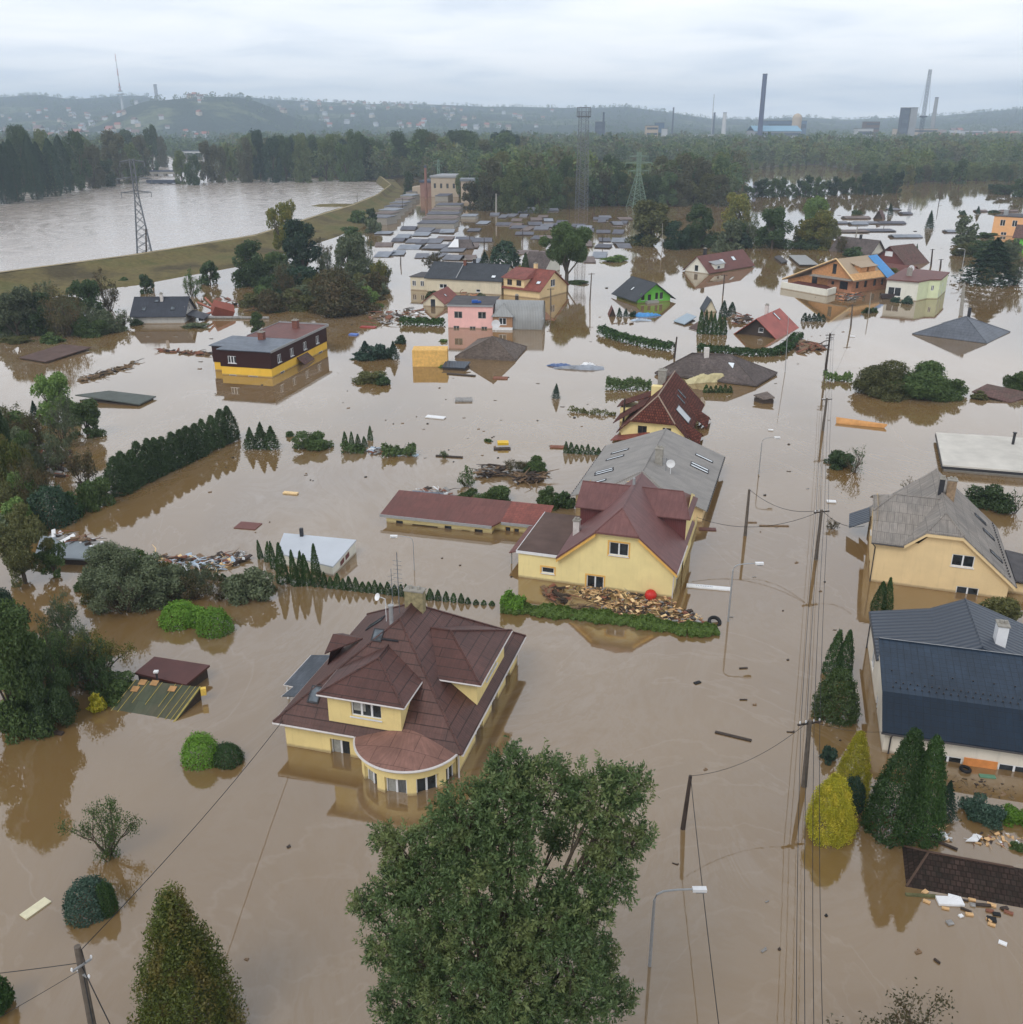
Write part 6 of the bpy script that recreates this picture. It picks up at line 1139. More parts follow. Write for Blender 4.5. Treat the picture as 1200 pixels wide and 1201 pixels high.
# --- the big tree close to the camera
def near_tree():
    rng = np.random.RandomState(5); base = P(585, 1290); H0 = zat(base, 890); root = empty('tree', base, 0, 'huge leafy green tree filling the bottom centre of the photo', 'tree')
    # lobes laid out as seen: (photo x, photo y, how deep behind/before the stem in metres, radius m)
    lob = [(640, 925, 1.0, 1.5), (600, 905, 1.5, 1.1), (700, 935, .5, 1.4), (735, 925, 1, 1.0), (590, 950, 0, 1.5), (545, 955, 0, 1.3), (520, 985, .5, 1.2), (480, 1000, .5, 1.0), (452, 985, 1, .7), (465, 1040, 0, 1.1), (430, 1060, 1, .7), (500, 1060, -.8, 1.5),
           (706, 985, .4, .95), (745, 985, .8, .9), (715, 1030, 0, 1.1), (680, 1060, -.8, 1.4), (560, 1040, -1.2, 1.5), (600, 1008, -1.1, 1.15), (640, 1080, -1.5, 1.5), (560, 1110, -2, 1.5), (490, 1120, -1, 1.4), (455, 1110, 0, 1.0), (470, 1170, -.5, 1.3),
           (530, 1170, -2, 1.5), (600, 1160, -2.4, 1.6), (670, 1130, -1.6, 1.3), (690, 1170, -1.5, 1.1), (725, 1170, .3, .8), (640, 1200, -2.4, 1.4), (560, 1230, -2.5, 1.5), (480, 1225, -1.2, 1.3), (700, 1230, -1.2, 1.1), (610, 1260, -2, 1.4), (652, 980, 2.0, .75), (550, 1000, 2.2, 1.3), (600, 1100, 2, 1.6), (700, 1120, 2, 1.1), (500, 1130, 2.4, 1.2)]
    C = []; Rr = []
    for x, y, dz, r_ in lob:
        d = P(x, y) - Vector((0, 0, CH)); t = (base.y + dz) / d.y; q = Vector((0, 0, CH)) + d * t; C.append(q - base); Rr.append(r_ * .84)
    C = np.array([tuple(c) for c in C]); Rr = np.array(Rr)
    nt_ = 9500; k = rng.choice(len(C), nt_, p=Rr ** 2 / (Rr ** 2).sum()); d = unit(rng.normal(size=(nt_, 3))); rad = Rr[k] * (.45 + .6 * rng.uniform(0, 1, nt_) ** .55) * (1 + .12 * rng.normal(size=nt_)) ; tw = C[k] + d * rad[:, None]
    ax = unit(d + .5 * rng.normal(size=d.shape) + np.array([0, 0, .25])); m_ = 15
    T = np.repeat(tw, m_, 0); A = np.repeat(ax, m_, 0); s = np.tile(np.linspace(-.2, .2, m_), nt_)[:, None]; side = unit(np.cross(A, rng.normal(size=A.shape)))
    ln = rng.uniform(.06, .11, len(T))[:, None]; Pc = T + A * s + side * ln * .9; dirn = unit(side + A * .7 + .3 * rng.normal(size=A.shape)); nn = unit(np.cross(dirn, rng.normal(size=A.shape))); wv = np.cross(dirn, nn)
    V = np.stack([Pc - dirn * ln, Pc + wv * ln * .34, Pc + dirn * ln, Pc - wv * ln * .34], 1).reshape(-1, 3)
    me = np_mesh('crown', V, np.arange(len(V)).reshape(-1, 4)); me.materials.append(None); link_mesh('crown', me, F['near'], root)
    g = G(); g.tube([(0, 0, -1.5), (.1, 0, 3), (0, .1, 6)], [.42, .36, .28], 10); r = random.Random(3)
    for c, R_ in zip(C, Rr):
        c = Vector(c); h = min(max(c.z * .45, 1.5), 6.5); p0 = Vector((0, 0, h)); mid = p0.lerp(c, .5) + Vector((r.uniform(-.3, .3), r.uniform(-.3, .3), -.4)); g.tube([p0, mid, c], [.13, .08, .04], 6, False)
        for _ in range(7): e = c + Vector((r.gauss(0, 1), r.gauss(0, 1), r.gauss(0, 1))).normalized() * R_ * .95; g.tube([mid.lerp(c, r.uniform(.4, 1)), (c + e) / 2 + Vector((0, 0, -.1)), e], [.035, .022, .01], 4, False)
    g.obj('trunk', BARK, root)
near_tree()
veg('cone', 233, 1262, 1046, 138, 'autumn', 'tall pointed bushy conifer with yellow green rusty foliage at the bottom left', seed=1, lod='hi')
veg('bush', 2, 1196, 1125, 46, 'thuja', 'dark green shrub cut by the lower left corner'); veg('sparse', 1055, 1290, 1160, 200, 'brown', 'nearly bare brownish tree top poking in at the bottom right', dens=.8, front=.1, lod='hi')
veg('ball', 238, 903, 862, 46, 'bright', 'rounded bright green clipped bush in open water, left of the big brown roof', seed=1); veg('ball', 268, 901, 875, 38, 'thuja', 'darker clipped bush joined to the bright rounded one'); 
veg('ball', 109, 1081, 1034, 52, 'blue', 'grey green clipped ball shrub near the bottom left', seed=2); veg('ball', 128, 1076, 1036, 26, 'thuja', 'small dark green clipped shrub pressed against the grey green ball', seed=3)
veg('sparse', 130, 1010, 918, 96, 'mid', 'open sprawling shrub standing alone in the brown water at lower left', dens=.9, seed=1, lod='hi'); 
veg('ball', 213, 739, 707, 48, 'bright', 'left of the two bright green clipped balls beside the twiggy trees'); veg('ball', 253, 748, 714, 44, 'bright', 'right of the two bright green clipped balls beside the twiggy trees', seed=2); veg('ball', 233, 736, 712, 30, 'bright', 'smaller clipped ball between the two bright green ones')
veg('thuja', 1042, 992, 850, 76, 'thuja', 'tallest dark thuja in front of the slate blue house'); veg('thuja', 1073, 994, 858, 58, 'thuja', 'second tall thuja, joined to the right of the tallest one', seed=1)
veg('thuja', 996, 942, 856, 42, 'yellow', 'upper yellow cypress behind the rounder yellow one', seed=2); veg('ovate', 970, 992, 910, 58, 'yellow', 'rounder yellow green cypress rising right from the water by the pole', seed=3); veg('ball', 997, 954, 912, 30, 'deep', 'dark small bush wedged between the yellow cypresses and tall thuja'); veg('bush', 972, 898, 868, 26, 'blue', 'small blue green bush behind the yellow cypresses')
veg('ovate', 978, 851, 785, 52, 'mid', 'broad mid green thuja beside the leaning pole', seed=1); veg('thuja', 974, 796, 738, 24, 'thuja', 'left slim dark thuja behind the broad green one', seed=0); veg('thuja', 987, 798, 737, 24, 'thuja', 'right slim dark thuja behind the broad green one', seed=2)
veg('thuja', 1029, 719, 680, 19, 'thuja', 'left one of two slim thujas before the ochre right hand house'); veg('thuja', 1040, 716, 677, 14, 'thuja', 'right one of two slim thujas before the ochre right hand house')
veg('spruce', 1104, 966, 916, 34, 'deep', 'small dark conifer in the drowned garden of the slate blue house'); veg('bush', 1149, 974, 926, 60, 'blue', 'rounded blue green juniper beside the small dark conifer'); veg('bush', 1190, 972, 942, 44, 'bright', 'bright green shrub cut by the right edge next to the juniper')
veg('bush', 1192, 1000, 985, 20, 'mid', 'small shrub at the right edge above the dark tiled roof')
veg('bush', 1166, 742, 690, 66, 'olive', 'olive green bush behind the slate blue house'); veg('bush', 1158, 603, 552, 72, 'dark', 'dark green bush behind the ochre right hand house'); veg('sparse', 1188, 604, 568, 34, 'dark', 'bare branching shrub right of the dark green bush', dens=.3)
veg('bush', 1080, 473, 408, 104, 'mid', 'large rounded green bush cluster in the flooded lot'); veg('bush', 1032, 469, 414, 82, 'olive', 'olive brown bush joined to the left of the large green one'); veg('bush', 1110, 470, 432, 50, 'mid', 'lower green lump at the right of the large bush')
veg('bush', 985, 552, 520, 44, 'dark', 'dark low bush with bare twigs beside the street'); veg('sparse', 1002, 556, 510, 46, 'dark', 'bare twiggy shrub growing out of the dark low bush', dens=.25); veg('sparse', 976, 621, 605, 24, 'brown', 'tiny drowned twig clump by the crossbar pole', dens=.6); veg('sparse', 1066, 578, 553, 34, 'brown', 'leafless shrub behind the ochre house roof', dens=.1)
veg('bush', 1194, 460, 421, 40, 'mid', 'round green bush cut by the right edge, upper'); veg('bush', 1148, 470, 455, 30, 'olive', 'low weeds in front of the tilted brown roof')
# left bank masses
for a in [('round', 22, 858, 700, 110, 'mid', 'big rounded green tree at the left edge above the clipped shrubs'), ('round', 62, 852, 762, 72, 'dark', 'lower dark green tree right of the big left edge tree'), ('round', 10, 770, 690, 66, 'deep', 'dark tree top behind the big left edge tree'),
          ('bush', 22, 866, 800, 50, 'mid', 'bright green undergrowth at the foot of the left edge tree'), ('sparse', 118, 800, 705, 96, 'gold', 'thin yellowish tree with see through crown left of the sunk sheds'), ('sparse', 72, 810, 715, 80, 'dark', 'dark twiggy tree between the left edge tree and the yellowish one'),
          ('bush', 138, 826, 781, 58, 'mid', 'bush climbing over the mossy shed roof'), ('bush', 116, 838, 806, 28, 'yellow', 'yellow leaved bush at the corner of the mossy shed'),
          ('round', 140, 712, 642, 90, 'greyg', 'grey green willow like tree beside the debris raft'), ('round', 188, 706, 652, 74, 'greyg', 'second grey green tree right of the willow like one'), ('sparse', 228, 706, 668, 72, 'brown', 'leafless brown thicket between the green trees'), ('bush', 294, 714, 650, 74, 'greyg', 'dense round olive grey tree beside the tall thujas'),
          ('sparse', 150, 722, 640, 110, 'greyg', 'spreading twiggy tree in front of the willow like one'), ('loose', 30, 688, 596, 84, 'olive', 'loose leafy tree at the left edge beside the flat grey roof'), ('loose', 66, 680, 628, 48, 'mid', 'small leaning green tree before the flat grey roof'),
          ('ball', 64, 620, 571, 54, 'deep', 'dark blue green rounded conifer near the debris corner'), ('ball', 84, 610, 578, 28, 'thuja', 'small rounded conifer beside the dark blue green one'),
          ('bush', 24, 585, 470, 58, 'autumn', 'large rusty green tree mass at the left edge, middle'), ('round', 4, 560, 468, 44, 'dark', 'dark tree cut by the left edge, middle'), ('sparse', 40, 590, 512, 62, 'brown', 'brown twiggy shrub beside the rusty tree mass'), ('sparse', 100, 570, 505, 60, 'brown', 'bare brown thicket behind the conifer row'), ('bush', 30, 640, 570, 60, 'olive', 'olive shrubs below the rusty tree mass'),
          ('bush', 115, 600, 538, 52, 'mid', 'rounded mossy green conifer at the near end of the conifer row'), ('round', 68, 496, 424, 54, 'light', 'light green leafy tree left of the flat felt roof'), ('round', 103, 512, 467, 46, 'mid', 'mid green tree in front of the flat felt roof'), ('spruce', 42, 492, 470, 16, 'deep', 'tiny dark spruce in the white water at left'), ('sparse', 80, 500, 455, 40, 'greyg', 'grey twiggy shrub between the two leafy trees'),
          ('spruce', 306, 528, 495, 24, 'dark', 'left spiky conifer of the pair past the conifer row'), ('spruce', 318, 529, 499, 26, 'dark', 'right spiky conifer of the pair past the conifer row'), ('spruce', 294, 528, 501, 20, 'dark', 'smallest spiky conifer past the conifer row'), ('bush', 365, 532, 495, 48, 'mid', 'round green bush alone past the conifer row'), ('bush', 340, 513, 502, 12, 'mid', 'tiny round bush between the conifers and round bush'),
          ('round', 22, 395, 336, 62, 'greyg', 'grey green tree at the left edge by the dike'), ('round', 50, 392, 342, 50, 'dark', 'dark tree second from the left edge by the dike'), ('sparse', 78, 396, 318, 80, 'brown', 'tall twiggy brown tree with bare lower branches'), ('round', 104, 372, 318, 46, 'dark', 'dark leafy tree behind the twiggy brown one'), ('bush', 114, 396, 370, 42, 'mid', 'round green bush below the twiggy brown tree'), ('bush', 60, 404, 384, 32, 'mid', 'small bush beside the purple shed roof'), ('sparse', 145, 384, 358, 34, 'greyg', 'thin shrub at the corner of the grey house'), ('bush', 20, 404, 392, 50, 'olive', 'low weeds on the left bank'),
          ('round', 173, 344, 321, 20, 'dark', 'small dark tree at the foot of the dike'), ('sparse', 226, 348, 308, 34, 'mid', 'thin tree left of the red wreckage'), ('round', 247, 334, 305, 26, 'dark', 'dark tree behind the thin tree'), ('bush', 146, 332, 322, 18, 'mid', 'small bush on the dike slope'), ('round', 303, 390, 366, 20, 'mid', 'small light tree behind the flat roofed brown house'), ('bush', 160, 382, 370, 16, 'dark', 'dark shrub at the left wall of the grey house'), ('bush', 232, 386, 376, 34, 'greyg', 'grass clump before the grey house'),
          ('loose', 336, 304, 222, 54, 'gold', 'tall airy tree with sparse golden crown by the dike'), ('round', 356, 322, 256, 54, 'deep', 'dark dense tree in front of the airy golden one'), ('round', 296, 336, 280, 50, 'dark', 'rounded dark tree left of the dense one'), ('bush', 350, 348, 290, 56, 'deep', 'dark undergrowth below the dense tree'), ('round', 412, 330, 262, 52, 'greyg', 'grey green tree towards the garages'), ('bush', 398, 374, 302, 96, 'brown', 'wide brown green tree mass above the flat roofed house'), ('bush', 345, 366, 326, 56, 'olive', 'olive bushes left of the wide brown mass'), ('bush', 304, 362, 332, 44, 'olive', 'low bushes beside the red wreckage'), ('bush', 318, 344, 312, 36, 'dark', 'dark bush between the rounded trees'), ('round', 438, 352, 318, 30, 'brown', 'small brown tree right of the wide mass'), ('bush', 440, 322, 300, 26, 'dark', 'dark bush right of the grey green tree'), ('round', 436, 266, 243, 18, 'dark', 'dark little tree at the corner of the garage terrace'), ('sparse', 452, 335, 300, 24, 'greyg', 'thin leafless tree near the garages'), ('bush', 322, 367, 358, 30, 'mid', 'strip of low greenery in the pale water'),
          ('spruce', 430, 422, 400, 26, 'blue', 'left bluish conifer of the shrub island'), ('bush', 446, 424, 394, 36, 'blue', 'tallest bluish shrub of the island'), ('bush', 426, 424, 408, 30, 'blue', 'low bluish shrub at the left of the island'), ('spruce', 462, 422, 400, 16, 'deep', 'dark conifer by the upright orange board'), ('bush', 471, 404, 386, 16, 'deep', 'separate dark shrub above the upright orange board'), ('bush', 436, 452, 426, 42, 'olive', 'rounded olive bush below the island'), ('bush', 448, 453, 434, 26, 'dark', 'small dark bush joined to the olive one'),
          ('ball', 592, 318, 283, 34, 'deep', 'big rounded dark evergreen behind the long slate roof'), ('spruce', 569, 312, 295, 18, 'deep', 'small conifer left of the big rounded evergreen'), ('thuja', 616, 322, 296, 12, 'dark', 'narrow cone tree right of the big rounded evergreen'), ('bush', 609, 322, 306, 14, 'gold', 'yellowish shrub beside the narrow cone tree'), ('sparse', 508, 318, 284, 34, 'brown', 'bare brown tree above the long slate roof'), ('bush', 506, 355, 333, 20, 'dark', 'dark shrub left of the small red roofed house'), ('bush', 563, 350, 340, 14, 'greyg', 'little shrub behind the pink house'),
          ('bush', 722, 308, 296, 36, 'light', 'low round bush island in the water near the woods'), ('round', 765, 288, 234, 66, 'olive', 'rounded olive tree at the wood edge'), ('round', 793, 292, 258, 40, 'deep', 'dark tree right of the olive one'), ('round', 818, 290, 236, 42, 'dark', 'tall dark tree of the middle group'), ('round', 864, 268, 217, 42, 'gold', 'yellowing tree of the middle group'), ('round', 856, 292, 256, 34, 'greyg', 'grey green willow below the yellowing tree'), ('bush', 843, 296, 272, 24, 'greyg', 'small willow bush behind the maroon roofed house'), ('round', 905, 292, 240, 46, 'dark', 'dark round tree of the middle group'), ('round', 955, 270, 222, 36, 'light', 'light green tree of the middle group'), ('round', 957, 292, 246, 50, 'gold', 'yellow brown tree in front of the light green one'), ('round', 942, 290, 256, 34, 'olive', 'olive tree left of the yellow brown one'), ('sparse', 880, 286, 240, 30, 'greyg', 'thin tree behind the middle group'), ('sparse', 985, 296, 268, 22, 'brown', 'bare small tree right of the middle group'), ('bush', 1000, 302, 286, 30, 'dark', 'dark shrub behind the timber house'), ('bush', 1045, 322, 310, 30, 'olive', 'green patch beside the sunk maroon extension'),
          ('spruce', 1159, 336, 279, 74, 'deep', 'big dark spruce above the sunk pyramid roof'), ('sparse', 1190, 334, 282, 44, 'greyg', 'twiggy tree right of the big spruce'), ('bush', 1138, 300, 280, 44, 'olive', 'olive bush left of the big spruce'), ('round', 1130, 288, 252, 34, 'greyg', 'grey green tree behind the olive bush'), ('bush', 1158, 280, 268, 26, 'dark', 'dark bush near the orange building'), ('spruce', 1090, 268, 247, 13, 'deep', 'lone little spruce in the far water'), ('spruce', 1044, 252, 238, 9, 'deep', 'tiny far spruce left of the lone one'), ('spruce', 1147, 251, 242, 8, 'deep', 'tiny far spruce near the right edge'), ('bush', 1128, 252, 244, 12, 'dark', 'tiny far bush in the white water'), ('bush', 1005, 252, 243, 16, 'mid', 'small far bush left of the brown hut'), ('spruce', 1074, 302, 286, 7, 'dark', 'thin drowned conifer near the maroon roofs'), ('bush', 1165, 250, 244, 14, 'dark', 'tiny far bush beside the orange building'),
          ('bush', 1050, 355, 345, 15, 'blue', 'left of the two little conifers before the pale green house'), ('bush', 1064, 357, 343, 18, 'blue', 'right of the two little conifers before the pale green house'), ('bush', 1017, 368, 358, 14, 'dark', 'small shrub at the lamp pole base, left'), ('bush', 1025, 367, 357, 12, 'dark', 'small shrub at the lamp pole base, right'),
          ('spruce', 727, 372, 361, 9, 'deep', 'first of three small conifers below the green house'), ('spruce', 734, 372, 362, 9, 'deep', 'second of three small conifers below the green house'), ('bush', 742, 372, 363, 11, 'deep', 'third of three small conifers below the green house'), ('thuja', 848, 372, 352, 11, 'deep', 'left slim conifer by the little drowned shed'), ('thuja', 858, 371, 354, 11, 'deep', 'right slim conifer by the little drowned shed'), ('spruce', 652, 468, 450, 12, 'blue', 'lone tiny spruce in the middle of the water'),
          ('bush', 583, 594, 563, 48, 'mid', 'green shrub left of the pair behind the long garage'), ('bush', 640, 600, 558, 38, 'mid', 'taller green shrub behind the long garage'), ('bush', 660, 600, 568, 34, 'dark', 'dark shrub beside the annex of the maroon roofed house'), ('bush', 628, 558, 528, 40, 'mid', 'green shrub beside the driftwood heap'), ('sparse', 606, 556, 530, 46, 'brown', 'brown drowned brushwood by the driftwood heap'), ('sparse', 548, 572, 543, 34, 'mid', 'small leafy sapling left of the driftwood heap'), ('bush', 566, 590, 578, 30, 'mid', 'low green clump at the end of the long garage'), ('bush', 573, 519, 513, 12, 'mid', 'tiny floating clump of greenery'), ('sparse', 521, 537, 524, 14, 'mid', 'tiny sapling by the floating beam'), ('bush', 520, 432, 426, 15, 'light', 'grassy tuft below the sunk shingle roof'), ('bush', 521, 402, 396, 14, 'light', 'grassy tuft beside the pink house')]:
    veg(*a)
for k, (kd, x0, y0, x1, y1, n_, hh, ww, mm, lb) in enumerate([('bush', 2, 505, 40, 640, 9, 60, 54, ['mid', 'olive', 'light', 'greyg'], 'tangled scrub along the middle of the left edge'), ('sparse', 10, 500, 90, 600, 8, 66, 54, ['brown', 'greyg', 'olive'], 'bare twiggy shrub in the thicket along the left edge'),
        ('bush', 0, 790, 70, 850, 5, 60, 66, ['mid', 'light'], 'leafy undergrowth by the big left edge tree'), ('sparse', 70, 740, 130, 820, 5, 90, 70, ['greyg', 'gold', 'dark'], 'twiggy sapling between the left edge tree and the sheds'), ('bush', 105, 690, 200, 712, 6, 50, 56, ['greyg', 'olive', 'mid'], 'grey green shrub in the thicket behind the bright clipped balls'), ('sparse', 180, 690, 262, 708, 5, 48, 50, ['brown', 'greyg'], 'leafless thicket behind the bright clipped balls'),
        ('bush', 285, 318, 440, 372, 16, 40, 50, ['brown', 'olive', 'mid', 'light', 'greyg'], 'shrub in the thick clump beside the dike'), ('sparse', 290, 310, 450, 350, 9, 52, 34, ['brown', 'greyg', 'gold'], 'thin leafless tree in the thick clump beside the dike'), ('bush', 0, 372, 130, 398, 12, 44, 44, ['greyg', 'mid', 'olive', 'brown'], 'shrub of the thicket below the dike at the left edge'), ('sparse', 40, 360, 130, 392, 6, 56, 40, ['brown', 'greyg'], 'bare tree of the thicket below the dike at the left edge'),
        ('bush', 745, 280, 975, 294, 12, 38, 34, ['dark', 'olive', 'greyg', 'deep'], 'shrub filling the middle tree group'), ('bush', 1125, 296, 1198, 326, 6, 34, 40, ['olive', 'greyg', 'dark'], 'shrub beside the big dark spruce'), ('bush', 405, 262, 440, 330, 5, 26, 28, ['dark', 'greyg', 'mid'], 'shrub between dike and garages')]):
    rr_ = random.Random(50 + k)
    for _ in range(n_):
        x, y = rr_.uniform(x0, x1), rr_.uniform(y0, y1); q_ = rr_.uniform(.6, 1.1); veg(kd, x, y, y - hh * q_, ww * rr_.uniform(.7, 1.2), rr_.choice(mm), lb, group=lb + ' (group)')
# the tall tree by the yellow house with visible stem
veg('stem', 664, 333, 251, 74, 'mid', 'tall spreading tree with visible trunk beside the red roofed yellow house', seed=2)
veg('bush', 678, 334, 328, 34, 'mid', 'small grass patch at the foot of the tall tree')
# rows of conifers
def row(kind, a, b, n, h0, h1, wp, mat, label, group, jit=.2, name=None):
    for i in range(n):
        t = i / max(n - 1, 1); x = a[0] + (b[0] - a[0]) * t; y = a[1] + (b[1] - a[1]) * t; h = (h0 + (h1 - h0) * t) * random.uniform(1 - jit, 1 + jit)
        veg(kind, x, y, y - h, (wp if not isinstance(wp, tuple) else wp[0] + (wp[1] - wp[0]) * t) * random.uniform(.9, 1.1), mat, label, group=group, name=name)
row('thuja', (140, 582), (271, 518), 15, 50, 42, (36, 25), 'dark', 'tall dark conifer in the long row across the left water', 'conifers of the long row on the left', .07, 'conifer_tree')
for i, (x, y, h, w_) in enumerate([(306, 656, 24, 8), (314, 660, 25, 9), (322, 668, 34, 10), (333, 686, 50, 16), (347, 688, 45, 13), (353, 688, 44, 13), (361, 688, 40, 13), (372, 689, 52, 15)]):
    veg('thuja', x, y, y - h, w_, 'thuja', 'pointed tall thuja beside the white roofed shed', group='tall thujas by the white roofed shed')
row('thuja', (381, 690), (470, 700), 13, 17, 13, 10, 'thuja', 'small pointed thuja in the row behind the big brown roof, left part', 'small thujas behind the brown roof', .2)
row('thuja', (478, 702), (541, 708), 8, 15, 11, (10, 8), 'thuja', 'small pointed thuja in the row behind the big brown roof, left part', 'small thujas behind the brown roof', .2)
row('thuja', (549, 709), (577, 711), 4, 8, 6, 7, 'thuja', 'tiny bushy thuja at the far right end of the thuja row', 'tiny thujas at the row end', .2)
row('thuja', (163, 672), (262, 682), 14, 13, 11, 9, 'thuja', 'small thuja in the drowned row between debris and grey green trees', 'small thujas before the debris raft', .2)
row('thuja', (822, 392), (848, 393), 6, 29, 24, 9, 'thuja', 'dark upright thuja in the dense block by the long hedge', 'thuja block by the long hedge', .06)
row('thuja', (943, 377), (965, 377), 5, 10, 9, 7, 'deep', 'small dark conifer in the short row right of the red roof', 'short conifer row right of the red roof', .15)
row('thuja', (664, 532), (702, 534), 7, 14, 10, 8, 'thuja', 'small thuja in the short row left of the grey hall', 'short thuja row left of the grey hall', .12)
row('thuja', (828, 461), (856, 461), 6, 9, 10, 7, 'thuja', 'small thuja in the short row beside the tiled house', 'short thuja row beside the tiled house', .15)
row('thuja', (405, 524), (428, 525), 4, 17, 15, 8, 'thuja', 'little thuja of the group on the plant island', 'little thujas of the plant island', .2)
veg('thuja', 434.5, 517, 499, 7, 'thuja', 'slim thuja standing apart on the plant island')
hedge('clipped dark hedge curving through the water near the green house', [(705, 391), (716, 396), (735, 402), (760, 407), (789, 412)], 9, 1.7, 'thuja')
hedge('long clipped hedge beside the drowned bungalow bending up to the red roof', [(819, 411), (850, 414), (885, 417), (912, 416), (926, 407), (936, 396)], 7, 2.0, 'thuja')
hedge('short clipped hedge left of the pink house', [(471, 380), (495, 381.5), (521, 382)], 8, 1.9, 'thuja')
hedge('bushy green hedge piece left of the tiled house', [(711, 456), (735, 457), (763, 457)], 12, 1.6, 'mid', bumpy=.2)
hedge('grassy green strip in front of the heaped wood', [(590, 714), (640, 719), (700, 725), (760, 733), (806, 741), (842, 741)], 5, 1.5, 'grass', name='grass_strip', leaf=.06, dens=520, bumpy=.3, cat='grass strip')
hedge('yellow green leafy start of the grassy strip', [(590, 713), (615, 716)], 13, 1.5, 'bright', name='leafy_shrub', leaf=.1, dens=160, bumpy=.3, cat='shrub')
hedge('line of tiny half drowned hedge tops by the tiled house', [(669, 482), (690, 485), (722, 487)], 4, .9, 'olive', bumpy=.5, dens=40)
hedge('low weeds in the water at the plant island', [(402, 530), (428, 531)], 8, 1.2, 'mid', name='weeds', bumpy=.4, cat='weeds'); hedge('weeds on the debris beside the plant island', [(448, 534), (488, 533)], 9, 1.6, 'mid', name='weeds', bumpy=.4, cat='weeds'); hedge('green edge along the back of the long garage', [(533, 590), (548, 582), (557, 578)], 5, .9, 'mid', name='weeds', cat='weeds')
hedge('weedy reeds left of the olive bush in the flooded lot', [(966, 446), (998, 447)], 8, 1.3, 'light', name='reeds', bumpy=.4, cat='reeds')
# --- poplars and trees on the far side of the river
for i, (x, yb, yt, w_) in enumerate([(-6, 240, 160, 22), (8, 239, 159, 22), (22, 237, 163, 20), (44, 234, 158, 20), (52, 231, 166, 18), (66, 230, 162, 20), (78, 227, 158, 18), (16, 234, 166, 18)]):
    veg('poplar', x, yb, yt, w_, 'deep', 'tall dark columnar poplar standing in the river on the left', group='columnar poplars on the left', seed=i % 4)
for x, yb, yt, w_, m in [(30, 225, 146, 44, 'dark'), (60, 222, 150, 34, 'wood1'), (96, 224, 150, 36, 'dark'), (112, 221, 160, 30, 'wood3'), (140, 216, 152, 36, 'wood3'), (156, 214, 166, 24, 'wood1'), (168, 206, 156, 26, 'wood3'), (126, 219, 180, 26, 'dark'), (180, 200, 146, 22, 'dark'), (190, 196, 156, 20, 'wood3'), (150, 196, 150, 34, 'dark'), (100, 208, 152, 34, 'wood1')]:
    veg('tall', x, yb, yt, w_, m, 'hazy riverside tree behind the columnar poplars', group='riverside trees behind the poplars')
for x, yb, yt, w_, m in [(214, 216, 176, 22, 'wood1'), (228, 217, 180, 24, 'dark'), (244, 214, 163, 22, 'wood3'), (258, 214, 160, 22, 'wood3'), (272, 212, 168, 20, 'wood1'), (290, 214, 160, 24, 'wood3'), (306, 213, 150, 22, 'deep'), (322, 214, 148, 24, 'deep'), (336, 212, 158, 24, 'dark'), (356, 214, 162, 26, 'wood1')]:
    veg('tall', x, yb, yt, w_, m, 'tree on the far river bank right of the weir', group='trees on the far river bank')
rf = random.Random(31)
for i in range(44):
    x = rf.uniform(290, 600); y = rf.uniform(203, 213) if x < 450 else rf.uniform(196, 206); veg('tall', x, y, rf.uniform(149, 164), rf.uniform(24, 38), rf.choice(['dark', 'wood1', 'mid', 'wood2', 'deep', 'olive']), 'tall broad tree of the dark wood at the top of the dike', group='tall trees of the dark wood behind the dike')
for i in range(40):
    x = rf.uniform(575, 850); y = rf.uniform(226, 240); veg('tall', x, y, rf.uniform(176, 196), rf.uniform(24, 40), rf.choice(['dark', 'wood1', 'mid', 'wood2', 'olive', 'wood3', 'greyg']), 'broad crowned tree in the middle wood behind the pylon', group='broad trees of the middle wood')
# woods: nearest ones as trees, the rest as one mass
def in_poly(p, poly):
    c = False; j = len(poly) - 1
    for i in range(len(poly)):
        a, b = poly[i], poly[j]
        if (a[1] > p[1]) != (b[1] > p[1]) and p[0] < (b[0] - a[0]) * (p[1] - a[1]) / (b[1] - a[1]) + a[0]: c = not c
        j = i
    return c
def wood_points(poly, n, seed):
    q = [P(*p) for p in poly]; xs = [p.x for p in q]; ys = [p.y for p in q]; pl = [(p.x, p.y) for p in q]; r = random.Random(seed); out = []
    for _ in range(n * 60):
        if len(out) >= n: break
        y = math.exp(r.uniform(math.log(min(ys)), math.log(max(ys)))); x = r.uniform(-.56, .56) * y      # denser near
        if in_poly((x, y), pl): out.append((x, y))
    return out
def cap(x, y, h): return min(h, max(4.5, (35.0 - .0345 * y))) if x / y > .07 and y < 930 and math.sin(x * .05) < .9 else h
